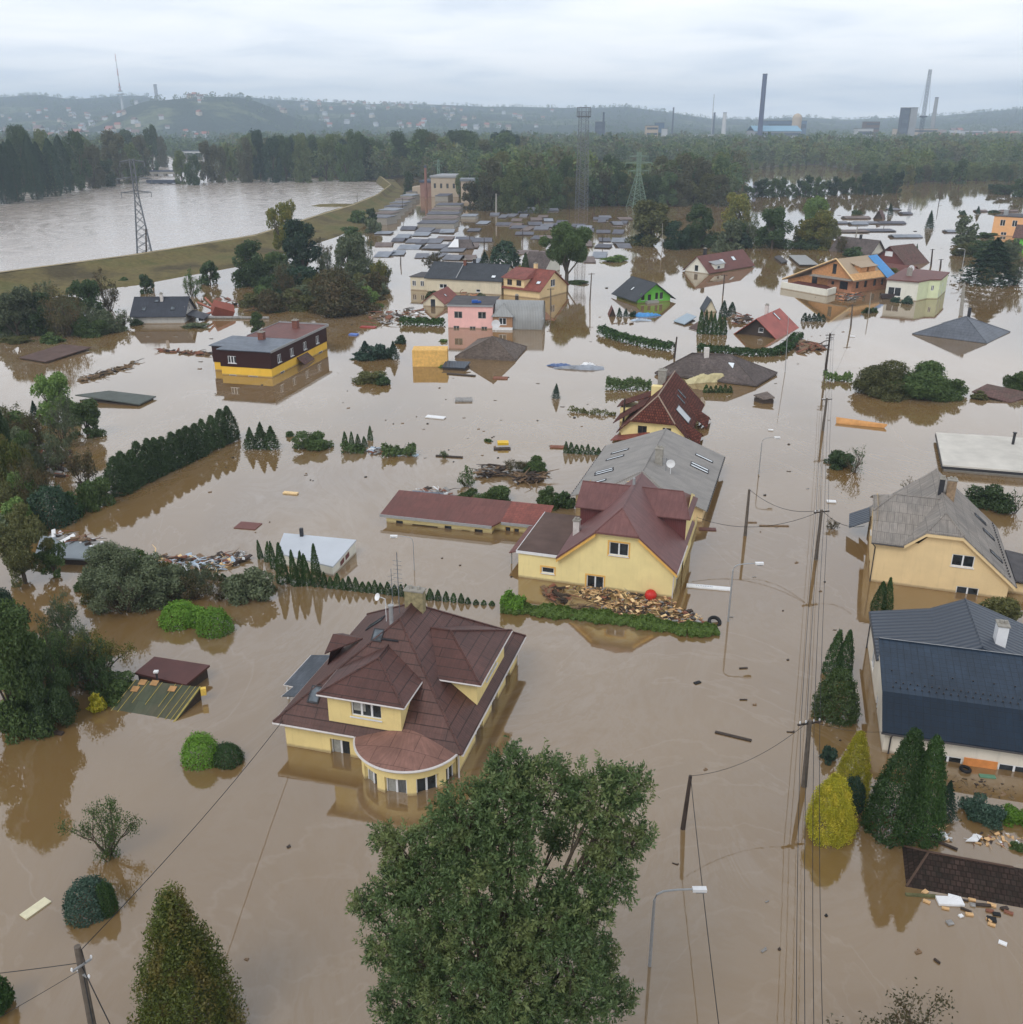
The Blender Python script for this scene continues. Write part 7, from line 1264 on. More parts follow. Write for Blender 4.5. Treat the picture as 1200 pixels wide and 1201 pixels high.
def woods(poly, n, seed, nthings, label, group, hts=(13, 20)):
    pts = sorted(wood_points(poly, n, seed), key=lambda p: p[1]); r = random.Random(seed + 1)
    first = pts[:nthings * 3:3] if nthings else []; rest = [p for p in pts if p not in set(first)]; ms = ['wood1', 'wood2', 'mid', 'wood1', 'olive', 'greyg', 'dark', 'wood3']
    for x, y in first:
        h = cap(x, y, r.uniform(*hts)); W = h * r.uniform(.5, .75); root = empty('tree', (x, y, 0), r.uniform(0, 6), label, 'tree', group); root.scale = (W, W, h); sd = r.randint(0, 3); mm = r.choice(ms)
        link_mesh('crown', crown_mesh('tall', 'low', sd), F[mm], root); link_mesh('trunk', limb_mesh('r', sd, top=.6, spread=.3), BARK, root)
    rng = np.random.RandomState(seed); protos = [crown('tall', 230, 40 + i) for i in range(4)] ; VP = {m: [] for m in ms}; VN = {m: [] for m in ms}
    for x, y in rest:
        h = cap(x, y, r.uniform(hts[0] - 2, hts[1] + (5 if r.random() < .2 else 0))); W = max(h, 8) * r.uniform(.6, 1.0); p, n_ = protos[r.randint(0, 3)]; a = r.uniform(0, 6.28); ca, sa = math.cos(a), math.sin(a); k = 230 if y < 900 else 110; mm = r.choice(ms)
        q = np.stack([(p[:k, 0] * ca - p[:k, 1] * sa) * W + x, (p[:k, 0] * sa + p[:k, 1] * ca) * W + y, p[:k, 2] * h], 1); VP[mm].append(np.hstack([q, np.full((k, 1), h * (.055 if y < 900 else .085))])); VN[mm].append(n_[:k])
    me_all = []; V = []; mi = []
    for k, mm in enumerate(ms):
        if not VP[mm]: continue
        q = np.vstack(VP[mm]); nn = np.vstack(VN[mm]); n = len(q); a = unit(np.cross(unit(nn + .9 * rng.normal(size=nn.shape)), rng.normal(size=nn.shape))); b = np.cross(unit(nn + .5 * rng.normal(size=nn.shape)), a); s = q[:, 3:4]; c = q[:, :3]
        V.append(np.stack([c + a * s, c + b * s * .6, c - a * s, c - b * s * .6], 1).reshape(-1, 3)); mi.append(np.full(n, k, np.int32)); 
        VP[mm] = []
    V = np.vstack(V); me = np_mesh('woodland', V, np.arange(len(V)).reshape(-1, 4)); [me.materials.append(F[m]) for m in ms]; me.polygons.foreach_set('material_index', np.concatenate(mi)); o = bpy.data.objects.new('woodland', me); COL.objects.link(o)
    tag(o, group + ', one dense mass of far crowns', 'woodland', kind='stuff')
woods(WOOD1, 6800, 3, 0, 'hazy tree at the near edge of the wide wood beyond the garages', 'wide wood beyond the garages')
woods(WOOD0, 420, 8, 0, '', 'wood behind the poplars on the left bank', (14, 22))
for a_, b_, n_ in (((850, 236), (872, 203), 5), ((872, 202), (960, 194), 9), ((960, 194), (1050, 215), 9), ((1050, 215), (1190, 212), 14), ((568, 240), (660, 244), 7), ((660, 243), (850, 240), 13)):
    for i in range(n_):
        t = (i + .5) / n_; x = a_[0] + (b_[0] - a_[0]) * t; y = a_[1] + (b_[1] - a_[1]) * t + random.uniform(-2, 2); p_ = P(x, y); h_ = cap(p_.x, p_.y, random.uniform(11, 18)); veg('tall', x, y, y - h_ / mpp(p_) * .96, h_ * .7 / mpp(p_), random.choice(['wood1', 'wood2', 'dark', 'wood1', 'wood3', 'olive']), 'tree rising from the water along the front edge of the wide wood', group='trees along the front edge of the wide wood')
for x, yb, yt, w_, m in ((543, 232, 193, 22, 'wood1'), (552, 246, 212, 26, 'wood3'), (576, 247, 184, 40, 'wood3'), (604, 250, 190, 36, 'wood1'), (590, 248, 196, 30, 'wood1'), (632, 250, 196, 36, 'wood1'), (480, 228, 200, 16, 'dark'), (566, 240, 200, 24, 'wood2')):
    veg('tall', x, yb, yt, w_, m, 'tree crowding round the old power station', group='trees round the old power station')
for i in range(26):
    t = i / 25; x = 880 + 172 * t + random.uniform(-3, 3); y = 233 - 7 * t + random.uniform(-2, 2); veg('tall', x, y, y - random.uniform(17, 27), random.uniform(12, 18), random.choice(['dark', 'deep', 'wood2']), 'dark tree in the narrow flooded belt before the far water', group='trees of the narrow flooded belt')
for x, y, h, w_ in ((1095, 212, 12, 12), (1108, 213, 15, 12), (1178, 228, 14, 30), (1165, 226, 10, 18), (1196, 231, 22, 26), (1183, 215, 18, 10)):
    veg('tall', x, y, y - h, w_, 'dark', 'dark tree at the far right water edge', group='trees at the far right water edge')
def far_trees():   # tree clumps over the valley and the hills
    r = random.Random(21); rng = np.random.RandomState(9); pts = []
    for _ in range(5200):
        D = 1150 * (4.7 ** r.random()); a = r.uniform(-.56, .56); x = D * a; z = terr(x, D)
        if math.sin(x * .006 + 1) * math.sin(D * .004) < -.35 and D < 3000: continue
        pts.append((x, D, z, r.uniform(8, 16)))
    Q = []; 
    for x, y, z, h in pts:
        k = 26; d = unit(rng.normal(size=(k, 3))); W = h * r.uniform(.6, 1.6); Q.append(np.hstack([np.stack([x + d[:, 0] * W * .5, y + d[:, 1] * W * .5, z + h * .5 + d[:, 2] * h * .5], 1), np.full((k, 1), h * .2)]))
    q = np.vstack(Q); a = unit(rng.normal(size=(len(q), 3))); b = unit(np.cross(a, rng.normal(size=a.shape))); s = q[:, 3:4]; c = q[:, :3]
    V = np.stack([c + a * s, c + b * s * .6, c - a * s, c - b * s * .6], 1).reshape(-1, 3); me = np_mesh('woodland', V, np.arange(len(V)).reshape(-1, 4)); me.materials.append(F['wood2']); o = bpy.data.objects.new('woodland', me); COL.objects.link(o)
    tag(o, 'far hazy tree cover over the valley and hills', 'woodland', kind='stuff')
far_trees()
# ---------------------------------------------------------------- POLES, LAMPS, WIRES
TOPS = {}
def pole(key, xt, yt, xb, yb, label, r=.14, mat=None, arms=1, group=None, name='utility_pole', insul=True, kind=''):
    b = P(xb, yb); z = zat(b, yt); t = P(xt, yt, z); lean = Vector((t.x - b.x, 0, 0)); lean.y = 0
    root = empty(name, b, 0, label, 'pole', group); g = G(); tp = Vector((lean.x, 0, z)); g.tube([tp * -.25, tp * .5, tp], [r * 1.25, r, r * .8], 8); g.obj('post', mat or POLEW, root)
    if arms:
        for k in range(arms):
            h = tp * (1 - .04 - .09 * k / max(z / 5, 1)); g = G(); g.obox(h, 1.5 - .3 * k, .09, .1, .25); g.obj('crossarm', DARKW, root)
            if insul:
                for u in (-.6, -.25, .25, .6): g = G(); q = h + Vector((u, u * .25, .12)); g.tube([q - Vector((0, 0, .07)), q, q + Vector((0, 0, .1))], [.03, .055, .03], 6); g.obj('insulator', WHITE, root)
    TOPS[key] = b + tp; return root
pole('a', 964, 598, 957, 656, 'timber pole with crossarm standing in the flooded street near the ochre house', .15)
pole('b', 879, 574, 874, 628, 'plain grey pole right of the maroon roofed house', .14, arms=0)
pole('c', 970, 467, 965, 505, 'pole with crossarm beside the large green bush', .16)
pole('d', 974, 391, 968, 437, 'dark pole with double crossarm above the large green bush', .17, DARKW, 2)
pole('e', 950, 845, 943, 922, 'leaning timber pole with crossarm left of the yellow cypresses', .15)
pole('f', 810, 910, 801, 972, 'dark leaning pole without arms in the middle of the brown water', .12, DARKW, 0)
pole('g', 733, 467, 731, 499, 'dark post by the tiled house', .12, DARKW, 0); pole('h', 794, 395, 791, 420, 'dark slanting post left of the drowned bungalow', .15, DARKW, 0)
pole('i', 1131, 333, 1127, 370, 'stout concrete pole before the big dark spruce', .35, CONC, 1, insul=False); pole('j', 694, 320, 692, 353, 'pole to the right of the tall spreading tree', .13, arms=1, insul=False)
pole('k', 646, 338, 646, 364, 'pole in front of the red roofed yellow house', .14, arms=1, insul=False); pole('l', 582, 227, 582, 252, 'pale concrete mast among the drowned garages', .35, CONC, 0)
pole('m', 1000, 357, 998, 383, 'pole with top bar below the timber house', .15, arms=1, insul=False); pole('n', 1022, 343, 1019, 368, 'pale thin pole rising from the roadside shrubs', .09, CONC, 0)
pole('o', 1094, 292, 1092, 312, 'dark pole behind the pale green house', .22, DARKW, 1, insul=False); pole('p', 1104, 304, 1103, 314, 'short dark pole end behind the pale green house', .22, DARKW, 1, insul=False)
pole('q', 850, 322, 848, 345, 'dark pole standing in front of the maroon roofed farmhouse', .13, DARKW, 1, insul=False); pole('r', 1006, 265, 1003, 283, 'pole above the black roofed house', .2, CONC, 1, insul=False)
pole('s', 925, 371, 921, 436, 'very thin pale pole beside the bent hedge', .05, METAL, 0); pole('t', 171, 268, 172, 309, 'dark pole on the dike before the tall pylon', .22, DARKW, 1, insul=False)
pole('u', 470, 300, 470, 311, 'short post among the drowned garages', .14, DARKW, 0); pole('v', 777, 262, 777, 291, 'pale lamp post by the middle tree group', .1, CONC, 1, insul=False); pole('w', 1104, 222, 1101, 240, 'thin pole in the far right water', .15, DARKW, 0)
for k, (x, y, yb) in enumerate(((551, 276, 289), (568, 279, 291), (613, 269, 281), (668, 240, 253), (697, 241, 253), (707, 275, 288), (472, 232, 250), (419, 226, 240), (1038, 250, 262), (1178, 208, 226))): pole('z%d' % k, x, y, x, yb, 'thin dark post among the drowned garden plots', .12, DARKW, 0, 'thin posts among the garden plots')
# big pole bottom left
def corner_pole():
    b = P(125, 1290); z = zat(b, 1110); t = P(90, 1111, z) - b; t = Vector((t.x, 0, z)); root = empty('utility_pole', b, 0, 'grey timber pole with a short white crossbar in the lower left corner', 'pole'); g = G(); g.tube([t * -.1, t * .5, t], [.17, .15, .12], 10); g.obj('post', POLEW, root)
    for hh, ln, a in ((.90, .75, .9), (.84, .6, -.5)):
        g = G(); g.obox(t * hh + Vector((.1, -.1, 0)), ln, .07, .07, a); g.obj('crossarm', METAL, root)
        for u in (-.5, .5): g = G(); q = t * hh + Vector((.1 + u * ln * math.cos(a), -.1 + u * ln * math.sin(a), .08)); g.tube([q - Vector((0, 0, .08)), q, q + Vector((0, 0, .08))], [.03, .05, .03], 6); g.obj('insulator', WHITE, root)
    g = G(); g.tube([t * .99, t * .99 + Vector((.14, 0, -.1)), t * .93 + Vector((.2, -.05, -.2)), t * .9 + Vector((.06, 0, 0))], .018, 5); g.obj('cable_loop', BLACK, root); TOPS['bl'] = b + t
corner_pole()
def wire(a, b, sag, label, r=.016, n=14, group=None):
    a, b = Vector(a), Vector(b); pts = [a.lerp(b, i / n) - Vector((0, 0, sag * 4 * (i / n) * (1 - i / n))) for i in range(n + 1)]; c = (a + b) / 2
    g = G(); g.tube([p - c for p in pts], r, 4, False); return tag(g.obj('power_line', BLACK, None, loc=c), label, 'cable', group)
T = TOPS
wire(T['bl'] - Vector((0, 0, .3)), P(334, 842, 2.0), .35, 'cable from the corner pole up to the big brown roof', .022)
wire(T['bl'] - Vector((0, 0, .8)), T['bl'] + Vector((-8, -1.6, -.3)), .1, 'cable running left from the corner pole', .02); wire(T['bl'] - Vector((0, 0, 1.1)), T['bl'] + Vector((-7, -5, -2)), .2, 'lower cable running left from the corner pole', .014)
wire(T['bl'] - Vector((0, 0, .9)), T['bl'] + Vector((5, -6, -1.2)), .2, 'cable running right and down from the corner pole', .02); wire(T['bl'] - Vector((0, 0, 1.3)), T['bl'] + Vector((3.4, -6, -1.5)), .2, 'lower cable running right from the corner pole', .02)
wire(T['e'], T['f'], .8, 'thin cable between the leaning pole and the dark pole'); wire(T['f'], P(853, 1280, T['f'].z - .6), .3, 'double cable dropping from the dark pole towards the lamp', .018)
wire(T['a'], T['b'], .9, 'cable between the crossarm pole and the plain grey pole', .022); wire(T['a'] - Vector((0, 0, .1)), P(818, 607, 3.2), 1.2, 'cable from the crossarm pole to the maroon roofed house', .022); wire(T['a'], P(1014, 617, 4.2), .6, 'cable from the crossarm pole to the ochre house', .022)
for k, u in enumerate((-.55, -.2, .25, .6)):
    o1 = Vector((u, u * .25, .15)); ex = ['first', 'second', 'third', 'fourth'][k]
    wire(T['d'] + o1, T['c'] + o1, .35, ex + ' line wire from the left between the two poles at the big bush'); wire(T['c'] + o1, T['a'] + o1, .6, ex + ' line wire from the left over the upper street'); wire(T['a'] + o1, T['e'] + o1, .8, ex + ' line wire from the left over the middle street')
    wire(T['e'] + o1, P(934 + 11 * k, 1280, T['e'].z + .8), .7, ex + ' line wire from the left running out at the bottom of the photo', .014)
wire(T['d'], T['m'], .5, 'cable from the double arm pole towards the timber house'); wire(T['e'], P(1042, 858, 1.7), .3, 'cable from the leaning pole to the slate blue house', .012)
def street_lamp(xb, yb, yt, xh, yh, label, r=.06, left=False):
    b = P(xb, yb); z = zat(b, yt); root = empty('street_lamp', b, 0, label, 'street lamp'); lean = P(xb, yt, z).x - b.x; t = Vector((0, 0, z)); h = P(xh, yh, z + .1); dx = h.x - b.x
    g = G(); pts = [Vector((0, 0, -1.2)), Vector((0, 0, z * .5)), Vector((0, 0, z - .5)), Vector((dx * .06, 0, z - .2)), Vector((dx * .22, 0, z - .02)), Vector((dx * .6, 0, z + .07)), Vector((dx, 0, z + .1))]; g.tube(pts, [r * 1.3, r * 1.2, r, r * .9, r * .8, r * .7, r * .7], 8); g.obj('post', METAL, root)
    g = G(); s = 1 if dx > 0 else -1; g.obox((dx + s * .28, 0, z + .09), .62, .24, .15, 0); hd = g.obj('lamp_head', WHITE, root); g = G(); g.obox((dx + s * .32, 0, z - .02), .42, .18, .06); g.obj('lamp_glass', SKYGL, hd); return root
street_lamp(762, 1133, 1045, 812, 1038, 'curved grey street lamp at the bottom, beside the huge tree'); street_lamp(854, 729, 662, 884, 656, 'curved street lamp in the street right of the wood heap'); street_lamp(890, 556, 514, 908, 512, 'thin street lamp with its arm over the upper street', .05)
street_lamp(1128, 318, 292, 1121, 290, 'street lamp arching left by the olive bush', .09); street_lamp(1145, 330, 309, 1138, 306, 'street lamp arching left in front of the big spruce', .09); street_lamp(486, 669, 630, 466, 628, 'street lamp behind the small thuja row', .03)
# ---------------------------------------------------------------- PYLONS AND LATTICE MASTS
def lattice(xb, yb, yt, wb, wt, n, label, name='pylon', mat=None, arms=(), r=.12, xt=None, wp=None):
    b = P(xb, yb); z = zat(b, yt); root = empty(name, b, .3, label, 'pylon' if name == 'pylon' else 'mast'); mat = mat or ISTEEL
    def w_(t): return wb + (wt - wb) * (min(t / .62, 1) if wp else t)
    g = G()
    for sx in (-1, 1):
        for sy in (-1, 1): g.tube([(sx * w_(t) / 2, sy * w_(t) / 2, z * t - (.5 if t == 0 else 0)) for t in (0, .62, 1)], r, 4)
    g.obj('leg_frame', mat, root); g = G()
    for i in range(n):
        t0, t1 = i / n, (i + 1) / n; a, c = w_(t0) / 2, w_(t1) / 2
        for k in range(4):
            ca, sa = math.cos(k * math.pi / 2), math.sin(k * math.pi / 2); R_ = lambda x, y: (x * ca - y * sa, x * sa + y * ca)
            p0, p1, q0, q1 = R_(-a, -a), R_(a, -a), R_(-c, -c), R_(c, -c); g.tube([p0 + (z * t0,), q1 + (z * t1,)], r * .55, 3, False); g.tube([p1 + (z * t0,), q0 + (z * t1,)], r * .55, 3, False)
    g.obj('bracing', mat, root)
    for h, ln in arms:
        g = G(); g.tube([(-ln, 0, z * h), (0, 0, z * h + .5), (ln, 0, z * h)], r * .9, 4); g.tube([(-ln, 0, z * h), (0, 0, z * h - .2), (ln, 0, z * h)], r * .6, 4)
        for u in (-1, 1): g.tube([(u * ln, 0, z * h), (u * ln, 0, z * h - 1.4)], .1, 4)
        g.obj('crossarm', mat, root)
    return root, z
lattice(170, 300, 186, 4.2, 1.1, 12, 'tall steel pylon with three crossarms standing by the dike', arms=((.97, 3.2), (.80, 4.6), (.66, 4.0)), wp=1, r=.15)
lattice(747, 243, 178, 7.5, 1.4, 11, 'green grey pylon at the edge of the wide wood', arms=((.92, 4.5), (.80, 6.5), (.66, 5)), wp=1, mat=plain('green_pylon_paint', S(120, 142, 126), .6, .1), r=.16)
r_, z_ = lattice(682, 246, 132, 4.4, 3.2, 22, 'tall square lattice mast with a round platform on top', 'lattice_mast', r=.1)
g = G()
for h in (-1.5, .3, 2.0): g.tube([(3.0 * math.cos(a), 3.0 * math.sin(a), z_ + h) for a in [2 * math.pi * i / 12 for i in range(13)]], .12, 4)
for i in range(12): a = 2 * math.pi * i / 12; g.tube([(3 * math.cos(a), 3 * math.sin(a), z_ - 1.5), (3 * math.cos(a), 3 * math.sin(a), z_ + 2)], .08, 4)
g.tube([(2.8 * math.cos(a), 2.8 * math.sin(a), z_ - 1.6) for a in [2 * math.pi * i / 12 for i in range(13)]], .25, 4); g.obj('platform', ISTEEL, r_)
lattice(515, 226, 187, 1.6, .8, 8, 'slim green pylon before the old power station', arms=((.95, 2.6), (.85, 1.8)), mat=MC['green_pylon_paint'])
# ---------------------------------------------------------------- FAR BUILDINGS, CHIMNEYS, BRIDGES
def fplace(px, D): p = P(px, HOR + CH * CF / D); return p
def ftop(p, y): return CH + (HOR - y) / CF * p.y
def fbox(px0, px1, D, yt, label, mat, dm=30, roof=None, name='factory_building', cat='building', yb=None, wins=None, ridge=0, rmat=None):
    a, b = fplace(px0, D), fplace(px1, D); z = ftop(a, yt); w = (b - a).length; root = empty(name, a, 0, label, cat); g = G(); g.box((0, 0, -1), (w, dm, z)); g.obj('wall', mat, root); g = G()
    if ridge: g.roof(gable_x(-1, w + 1, -1, dm + 1, z + .01, z + ridge), .8)
    else: g.box((-.5, -.5, z + .01), (w + .5, dm + .5, z + 1.0))
    g.obj('roof', rmat or plain('factory_roof', S(120, 126, 132), .8, .1, .05), root)
    if wins:
        rows_, cols, wz = wins
        for i in range(rows_):
            g = G(); h = z * (i + .35) / rows_; g.box((1, -.3, h), (w - 1, -.02, h + z / rows_ * .38)); g.obj('window_band', plain('far_window_band', S(80, 90, 104), .4, .2, .3), root)
    return root, a, z, w
FG = plain('far_grey', S(150, 152, 156), .9, .12, .05); FW = plain('far_white', S(186, 188, 190), .9, .06, .05); FB = plain('far_brick', S(146, 100, 88), .9, .15, .05); FT = plain('far_tan', S(184, 168, 150), .9, .12, .05); FBL = plain('far_blue_grey', S(96, 116, 140), .8, .12, .05); FD = plain('far_dark', S(74, 82, 98), .8, .15, .05)
def stack(px, D, yt, r0, label, mat, r1=None, bands=None, name='factory_chimney'):
    a = fplace(px, D); z = ftop(a, yt); g = G(); g.tube([(0, 0, -1), (0, 0, z * .5), (0, 0, z)], [r0, (r0 + (r1 or r0 * .8)) / 2, r1 or r0 * .8], 14)
    root = empty(name, a, 0, label, 'chimney'); g.obj('shaft', mat, root); g = G(); q = r1 or r0 * .8; g.tube([(0, 0, z), (0, 0, z + 1.2)], q * 1.12, 14); g.obj('rim', FD, root); return root
stack(890, 1500, 96, 4.2, 'tallest dark blue factory chimney on the skyline', plain('dark_blue_chimney', S(78, 84, 112), .8, .1, .02), 3.7)
stack(1091, 1700, 119, 4.2, 'grey factory chimney right of the lattice tower', FG, 3.2); stack(836, 2000, 134, 2.6, 'small dark chimney on the skyline left of the tallest one', FD); stack(834, 2100, 116, 1.0, 'needle thin pale mast on the skyline', FG, .7); stack(788, 1900, 129, 2.0, 'thin dark chimney far left of the tallest one', FD); stack(707, 1500, 134, 2.0, 'dark process tower stub left on the skyline', FD); stack(848, 2000, 134, 5, 'pale twin silo on the skyline', FW); stack(500, 450, 190, .8, 'slim red brick chimney of the old power station', plain('dull_chimney_brick', S(134, 98, 88), .9, .15, .3), .6)
fbox(884, 938, 1500, 152, 'factory hall with long pale blue roof below the tallest chimney', FG, 60, ridge=8, rmat=plain('pale_blue_roof', S(122, 162, 186), .6, .08, .05), wins=(2, 3, 0)); fbox(898, 944, 1620, 142, 'upper dark blue factory hall behind the pale blue roof', FBL, 40, wins=(2, 3, 0)); 
a = fplace(932, 1560); z = ftop(a, 140); root = empty('tower', a, 0, 'round topped brown tower above the blue factory hall', 'tower'); g = G(); g.tube([(0, 0, -1), (0, 0, z)], 8, 14); g.obj('shaft', FT, root); g = G(); g.tube([(0, 0, z + 9 * math.sin(t)) for t in [0, .4, .8, 1.2, 1.5]], [8.2 * math.cos(t) + .1 for t in [0, .4, .8, 1.2, 1.5]], 14); g.obj('dome', FT, root)
fbox(986, 1027, 1350, 158, 'long white office block with window bands on the skyline', FW, 30, wins=(4, 3, 0)); fbox(1004, 1022, 1420, 150, 'white upper floors behind the office block', FW, 20, wins=(2, 1, 0)); fbox(1013, 1029, 1550, 143, 'dark brown industrial tower behind the office block', plain('far_brown', S(112, 98, 96), .9, .15, .05), 20, wins=(5, 1, 0)); fbox(1029, 1054, 1400, 160, 'low red brick factory right of the office block', FB, 30, wins=(3, 1, 0))
fbox(1054, 1062, 1600, 129, 'left block of the twin grey concrete bunker towers', FD, 14, wins=(4, 1, 0)); fbox(1063, 1071, 1600, 129, 'right block of the twin grey concrete bunker towers', FG, 14); fbox(1054, 1098, 1650, 150, 'broad pale factory building below the lattice tower', FT, 40, wins=(3, 1, 0))
fbox(757, 771, 1350, 147, 'tan and red tower building left on the skyline', FT, 16, wins=(4, 1, 0)); fbox(768, 778, 1450, 144, 'blue grey hopper tower beside the tan tower', FBL, 14); fbox(776, 782, 1400, 150, 'slim pale tower right of the hopper', FW, 10); fbox(655, 700, 1700, 156, 'long pale factory in the haze left of the lattice mast', FW, 30, wins=(2, 1, 0)); fbox(698, 709, 1600, 143, 'dark steel frame tower right of the lattice mast', FD, 14, wins=(4, 1, 0)); fbox(622, 646, 1700, 155, 'dark low factory roof in the haze', FBL, 30); fbox(790, 850, 1700, 156, 'low pale factory sheds in the haze', FW, 30, wins=(1, 1, 0)); fbox(852, 884, 1500, 160, 'low grey works before the tallest chimney', FG, 30, wins=(2, 1, 0)); fbox(944, 985, 1600, 160, 'low white sheds between blue hall and office block', FW, 20); fbox(1130, 1152, 1900, 152, 'pale building at the far right in the haze', FW, 20, wins=(2, 1, 0)); fbox(715, 755, 1500, 159, 'low grey sheds left of the tan tower', FG, 20)
# crane like lattice tower
a = fplace(1078, 1450); z = ftop(a, 91); root = empty('lattice_mast', a, 0, 'very tall slender lattice tower at the right of the skyline', 'mast'); g = G()
for sx in (-1, 1):
    for sy in (-1, 1): g.tube([(sx * 2.6, sy * 2.6, -1), (sx * 1.7, sy * 1.7, z)], .35, 4)
g.obj('leg_frame', FD, root); g = G()
for i in range(26):
    h0, h1 = z * i / 26, z * (i + 1) / 26; e = 2.6 - .9 * i / 26
    for s in (-1, 1): g.tube([(-e, s * e, h0), (e, s * e, h1)], .22, 3, False); g.tube([(e, s * e, h0), (-e, s * e, h1)], .22, 3, False)
g.obj('bracing', FD, root); g = G(); g.tube([(0, 0, z * .38), (0, 0, z * .40)], 6, 10); g.obj('platform', FD, root)
for s in (-1, 1): g = G(); g.tube([(s * 9, 0, z * .4), (s * 1.7, 0, z * .97)], .15, 3); g.obj('guy_wire', FD, root)
# tv tower
a = fplace(148, 3000); zb = terr(a.x, a.y); z = ftop(a, 74); root = empty('tv_tower', (a.x, a.y, zb), 0, 'red and white television tower on the hazy ridge at the left', 'tower'); h = z - zb; g = G(); g.tube([(0, 0, -5), (0, 0, h * .33)], 4, 10); g.obj('shaft', FW, root)
for t, q in ((.30, 8), (.35, 10), (.40, 7), (.46, 5)): g = G(); g.tube([(0, 0, h * t), (0, 0, h * t + 4)], q, 12); g.obj('platform', FG, root)
for i in range(5): g = G(); g.tube([(0, 0, h * (.42 + .11 * i)), (0, 0, h * (.53 + .11 * i))], [2.6 - .35 * i, 2.2 - .35 * i], 8); g.obj('mast_section', plain('tower_red', S(170, 80, 74), .8, .05) if i % 2 == 0 else FW, root)
stack(189, 3200, 106, 4, 'small water tower knob on the ridge', FG, 6)
# bridges and viaduct
def bridge(x0, x1, yb, D, z, label, wd=10, piers=4, mat=None, name='bridge', th=1.6, rail=True):
    a, b = fplace(x0, D), fplace(x1, D); w = (b - a).length; root = empty(name, a, 0, label, 'bridge'); g = G(); g.box((0, 0, z - th), (w, wd, z)); g.obj('deck', mat or FG, root)
    for i in range(piers): x = w * (i + .5) / piers; g = G(); g.box((x - 1, 1, -1), (x + 1, wd - 1, z - th - .01)); g.obj('pier', mat or FG, root)
    if rail: g = G(); g.box((0, -.15, z), (w, .05, z + 1.0)); g.obj('railing', FD, root)
    return root, a, w
bridge(176, 210, 0, 640, 3.0, 'lower weir footbridge across the river', 5, 3, CONC); bridge(172, 212, 0, 560, 1.4, 'low weir beam across the river, nearest', 5, 4, FD, th=1.0); bridge(210, 244, 0, 1000, 5.5, 'road bridge behind the weir', 10, 3, FW)
r_, va, vw = bridge(660, 1066, 0, 905, 6.4, 'long motorway viaduct passing through the woods', 16, 14, FG, 'viaduct', 1.4)
def truck(x, label, cm, ln=13):
    p = va + Vector((x, 3, 6.45)); root = empty('truck', p, 0, label, 'truck'); g = G(); g.box((0, 0, 1.1), (ln, 2.5, 4)); g.obj('trailer', cm[0], root); g = G(); g.box((ln + .4, .1, .7), (ln + 2.6, 2.4, 3.4)); c = g.obj('cab', cm[1], root); g = G(); g.box((ln + 1.5, .05, 2.0), (ln + 2.65, 2.45, 2.9)); g.obj('windscreen', GLASS, c)
    for u in (1.5, 3, 4.5, ln + 1.5):
        for y in (.15, 2.3): g = G(); q = Vector((u, y, .5)); g.tube([q, q + Vector((0, .25, 0))], .5, 10); g.obj('wheel', BLACK, root)
YT = plain('truck_yellow', S(220, 170, 50), .5, .05); sc_ = 905 / CF
for px, lb, cm, ln in ((767, 'yellow lorry on the viaduct, leftmost', (YT, YT), 14), (800, 'long grey trailer lorry with white cab on the viaduct', (FG, FW), 16), (814, 'yellow short lorry behind the white cab on the viaduct', (FBL, YT), 6), (845, 'grey lorry with pale trailer in the middle of the viaduct', (FG, FW), 14), (868, 'second grey lorry in the middle of the viaduct', (FG, FW), 14), (900, 'small yellow van truck alone on the right of the viaduct', (YT, YT), 5)): truck((px - 660) * sc_ - ln / 2, lb, cm, ln)
# old power station
def power_station():
    o, yaw, w = frame_of((506, 231), (538, 231.5)); o.z = 0; root = empty('power_station', o, yaw, 'old pale brick power station hall behind the garages', 'building'); d = 22; h = zat(o, 208); g = G(); sd = sides(w, d); PB = render_wall('old_tan_brick', S(178, 164, 146), .5)
    hs = [(w * (.1 + .23 * i), h * .45, w * (.1 + .23 * i) + w * .08, h * .7) for i in range(4)]
    for k, (p0, dr, ln) in sd.items(): wall_face(g, p0, dr, [(0, -1), (ln, -1), (ln, h), (0, h)], hs if k == 'f' else [], .4)
    g.obj('wall', PB, root); [window(root, (0, 0), (1, 0), q, 2, .3, False, fm=FG) for q in hs]
    g = G(); g.box((-.5, -.5, h + .01), (w + .5, d + .5, h + .9)); g.obj('roof', FG, root)
    g = G(); g.box((w + .01, 6, -1), (w + 4, 20, h * .75)); g.obj('side_wall', PB, root); g = G(); g.box((-6.5, 2, -1), (-.01, 18, h * .72)); g.obj('boiler_house', plain('dull_brick', S(140, 108, 98), .9, .2, .3), root); g = G(); g.box((-7, 1.5, h * .72 + .01), (-.2, 18.5, h * .72 + 1)); g.obj('roof', FD, root)
    g = G(); g.box((-11, 2.5, -1), (-6.55, 14, h * .5)); g.obj('side_wall', PB, root)
power_station()
fbox(541, 560, 430, 204, 'pale small hall right of the old power station', FT, 12, wins=(2, 1, 0))
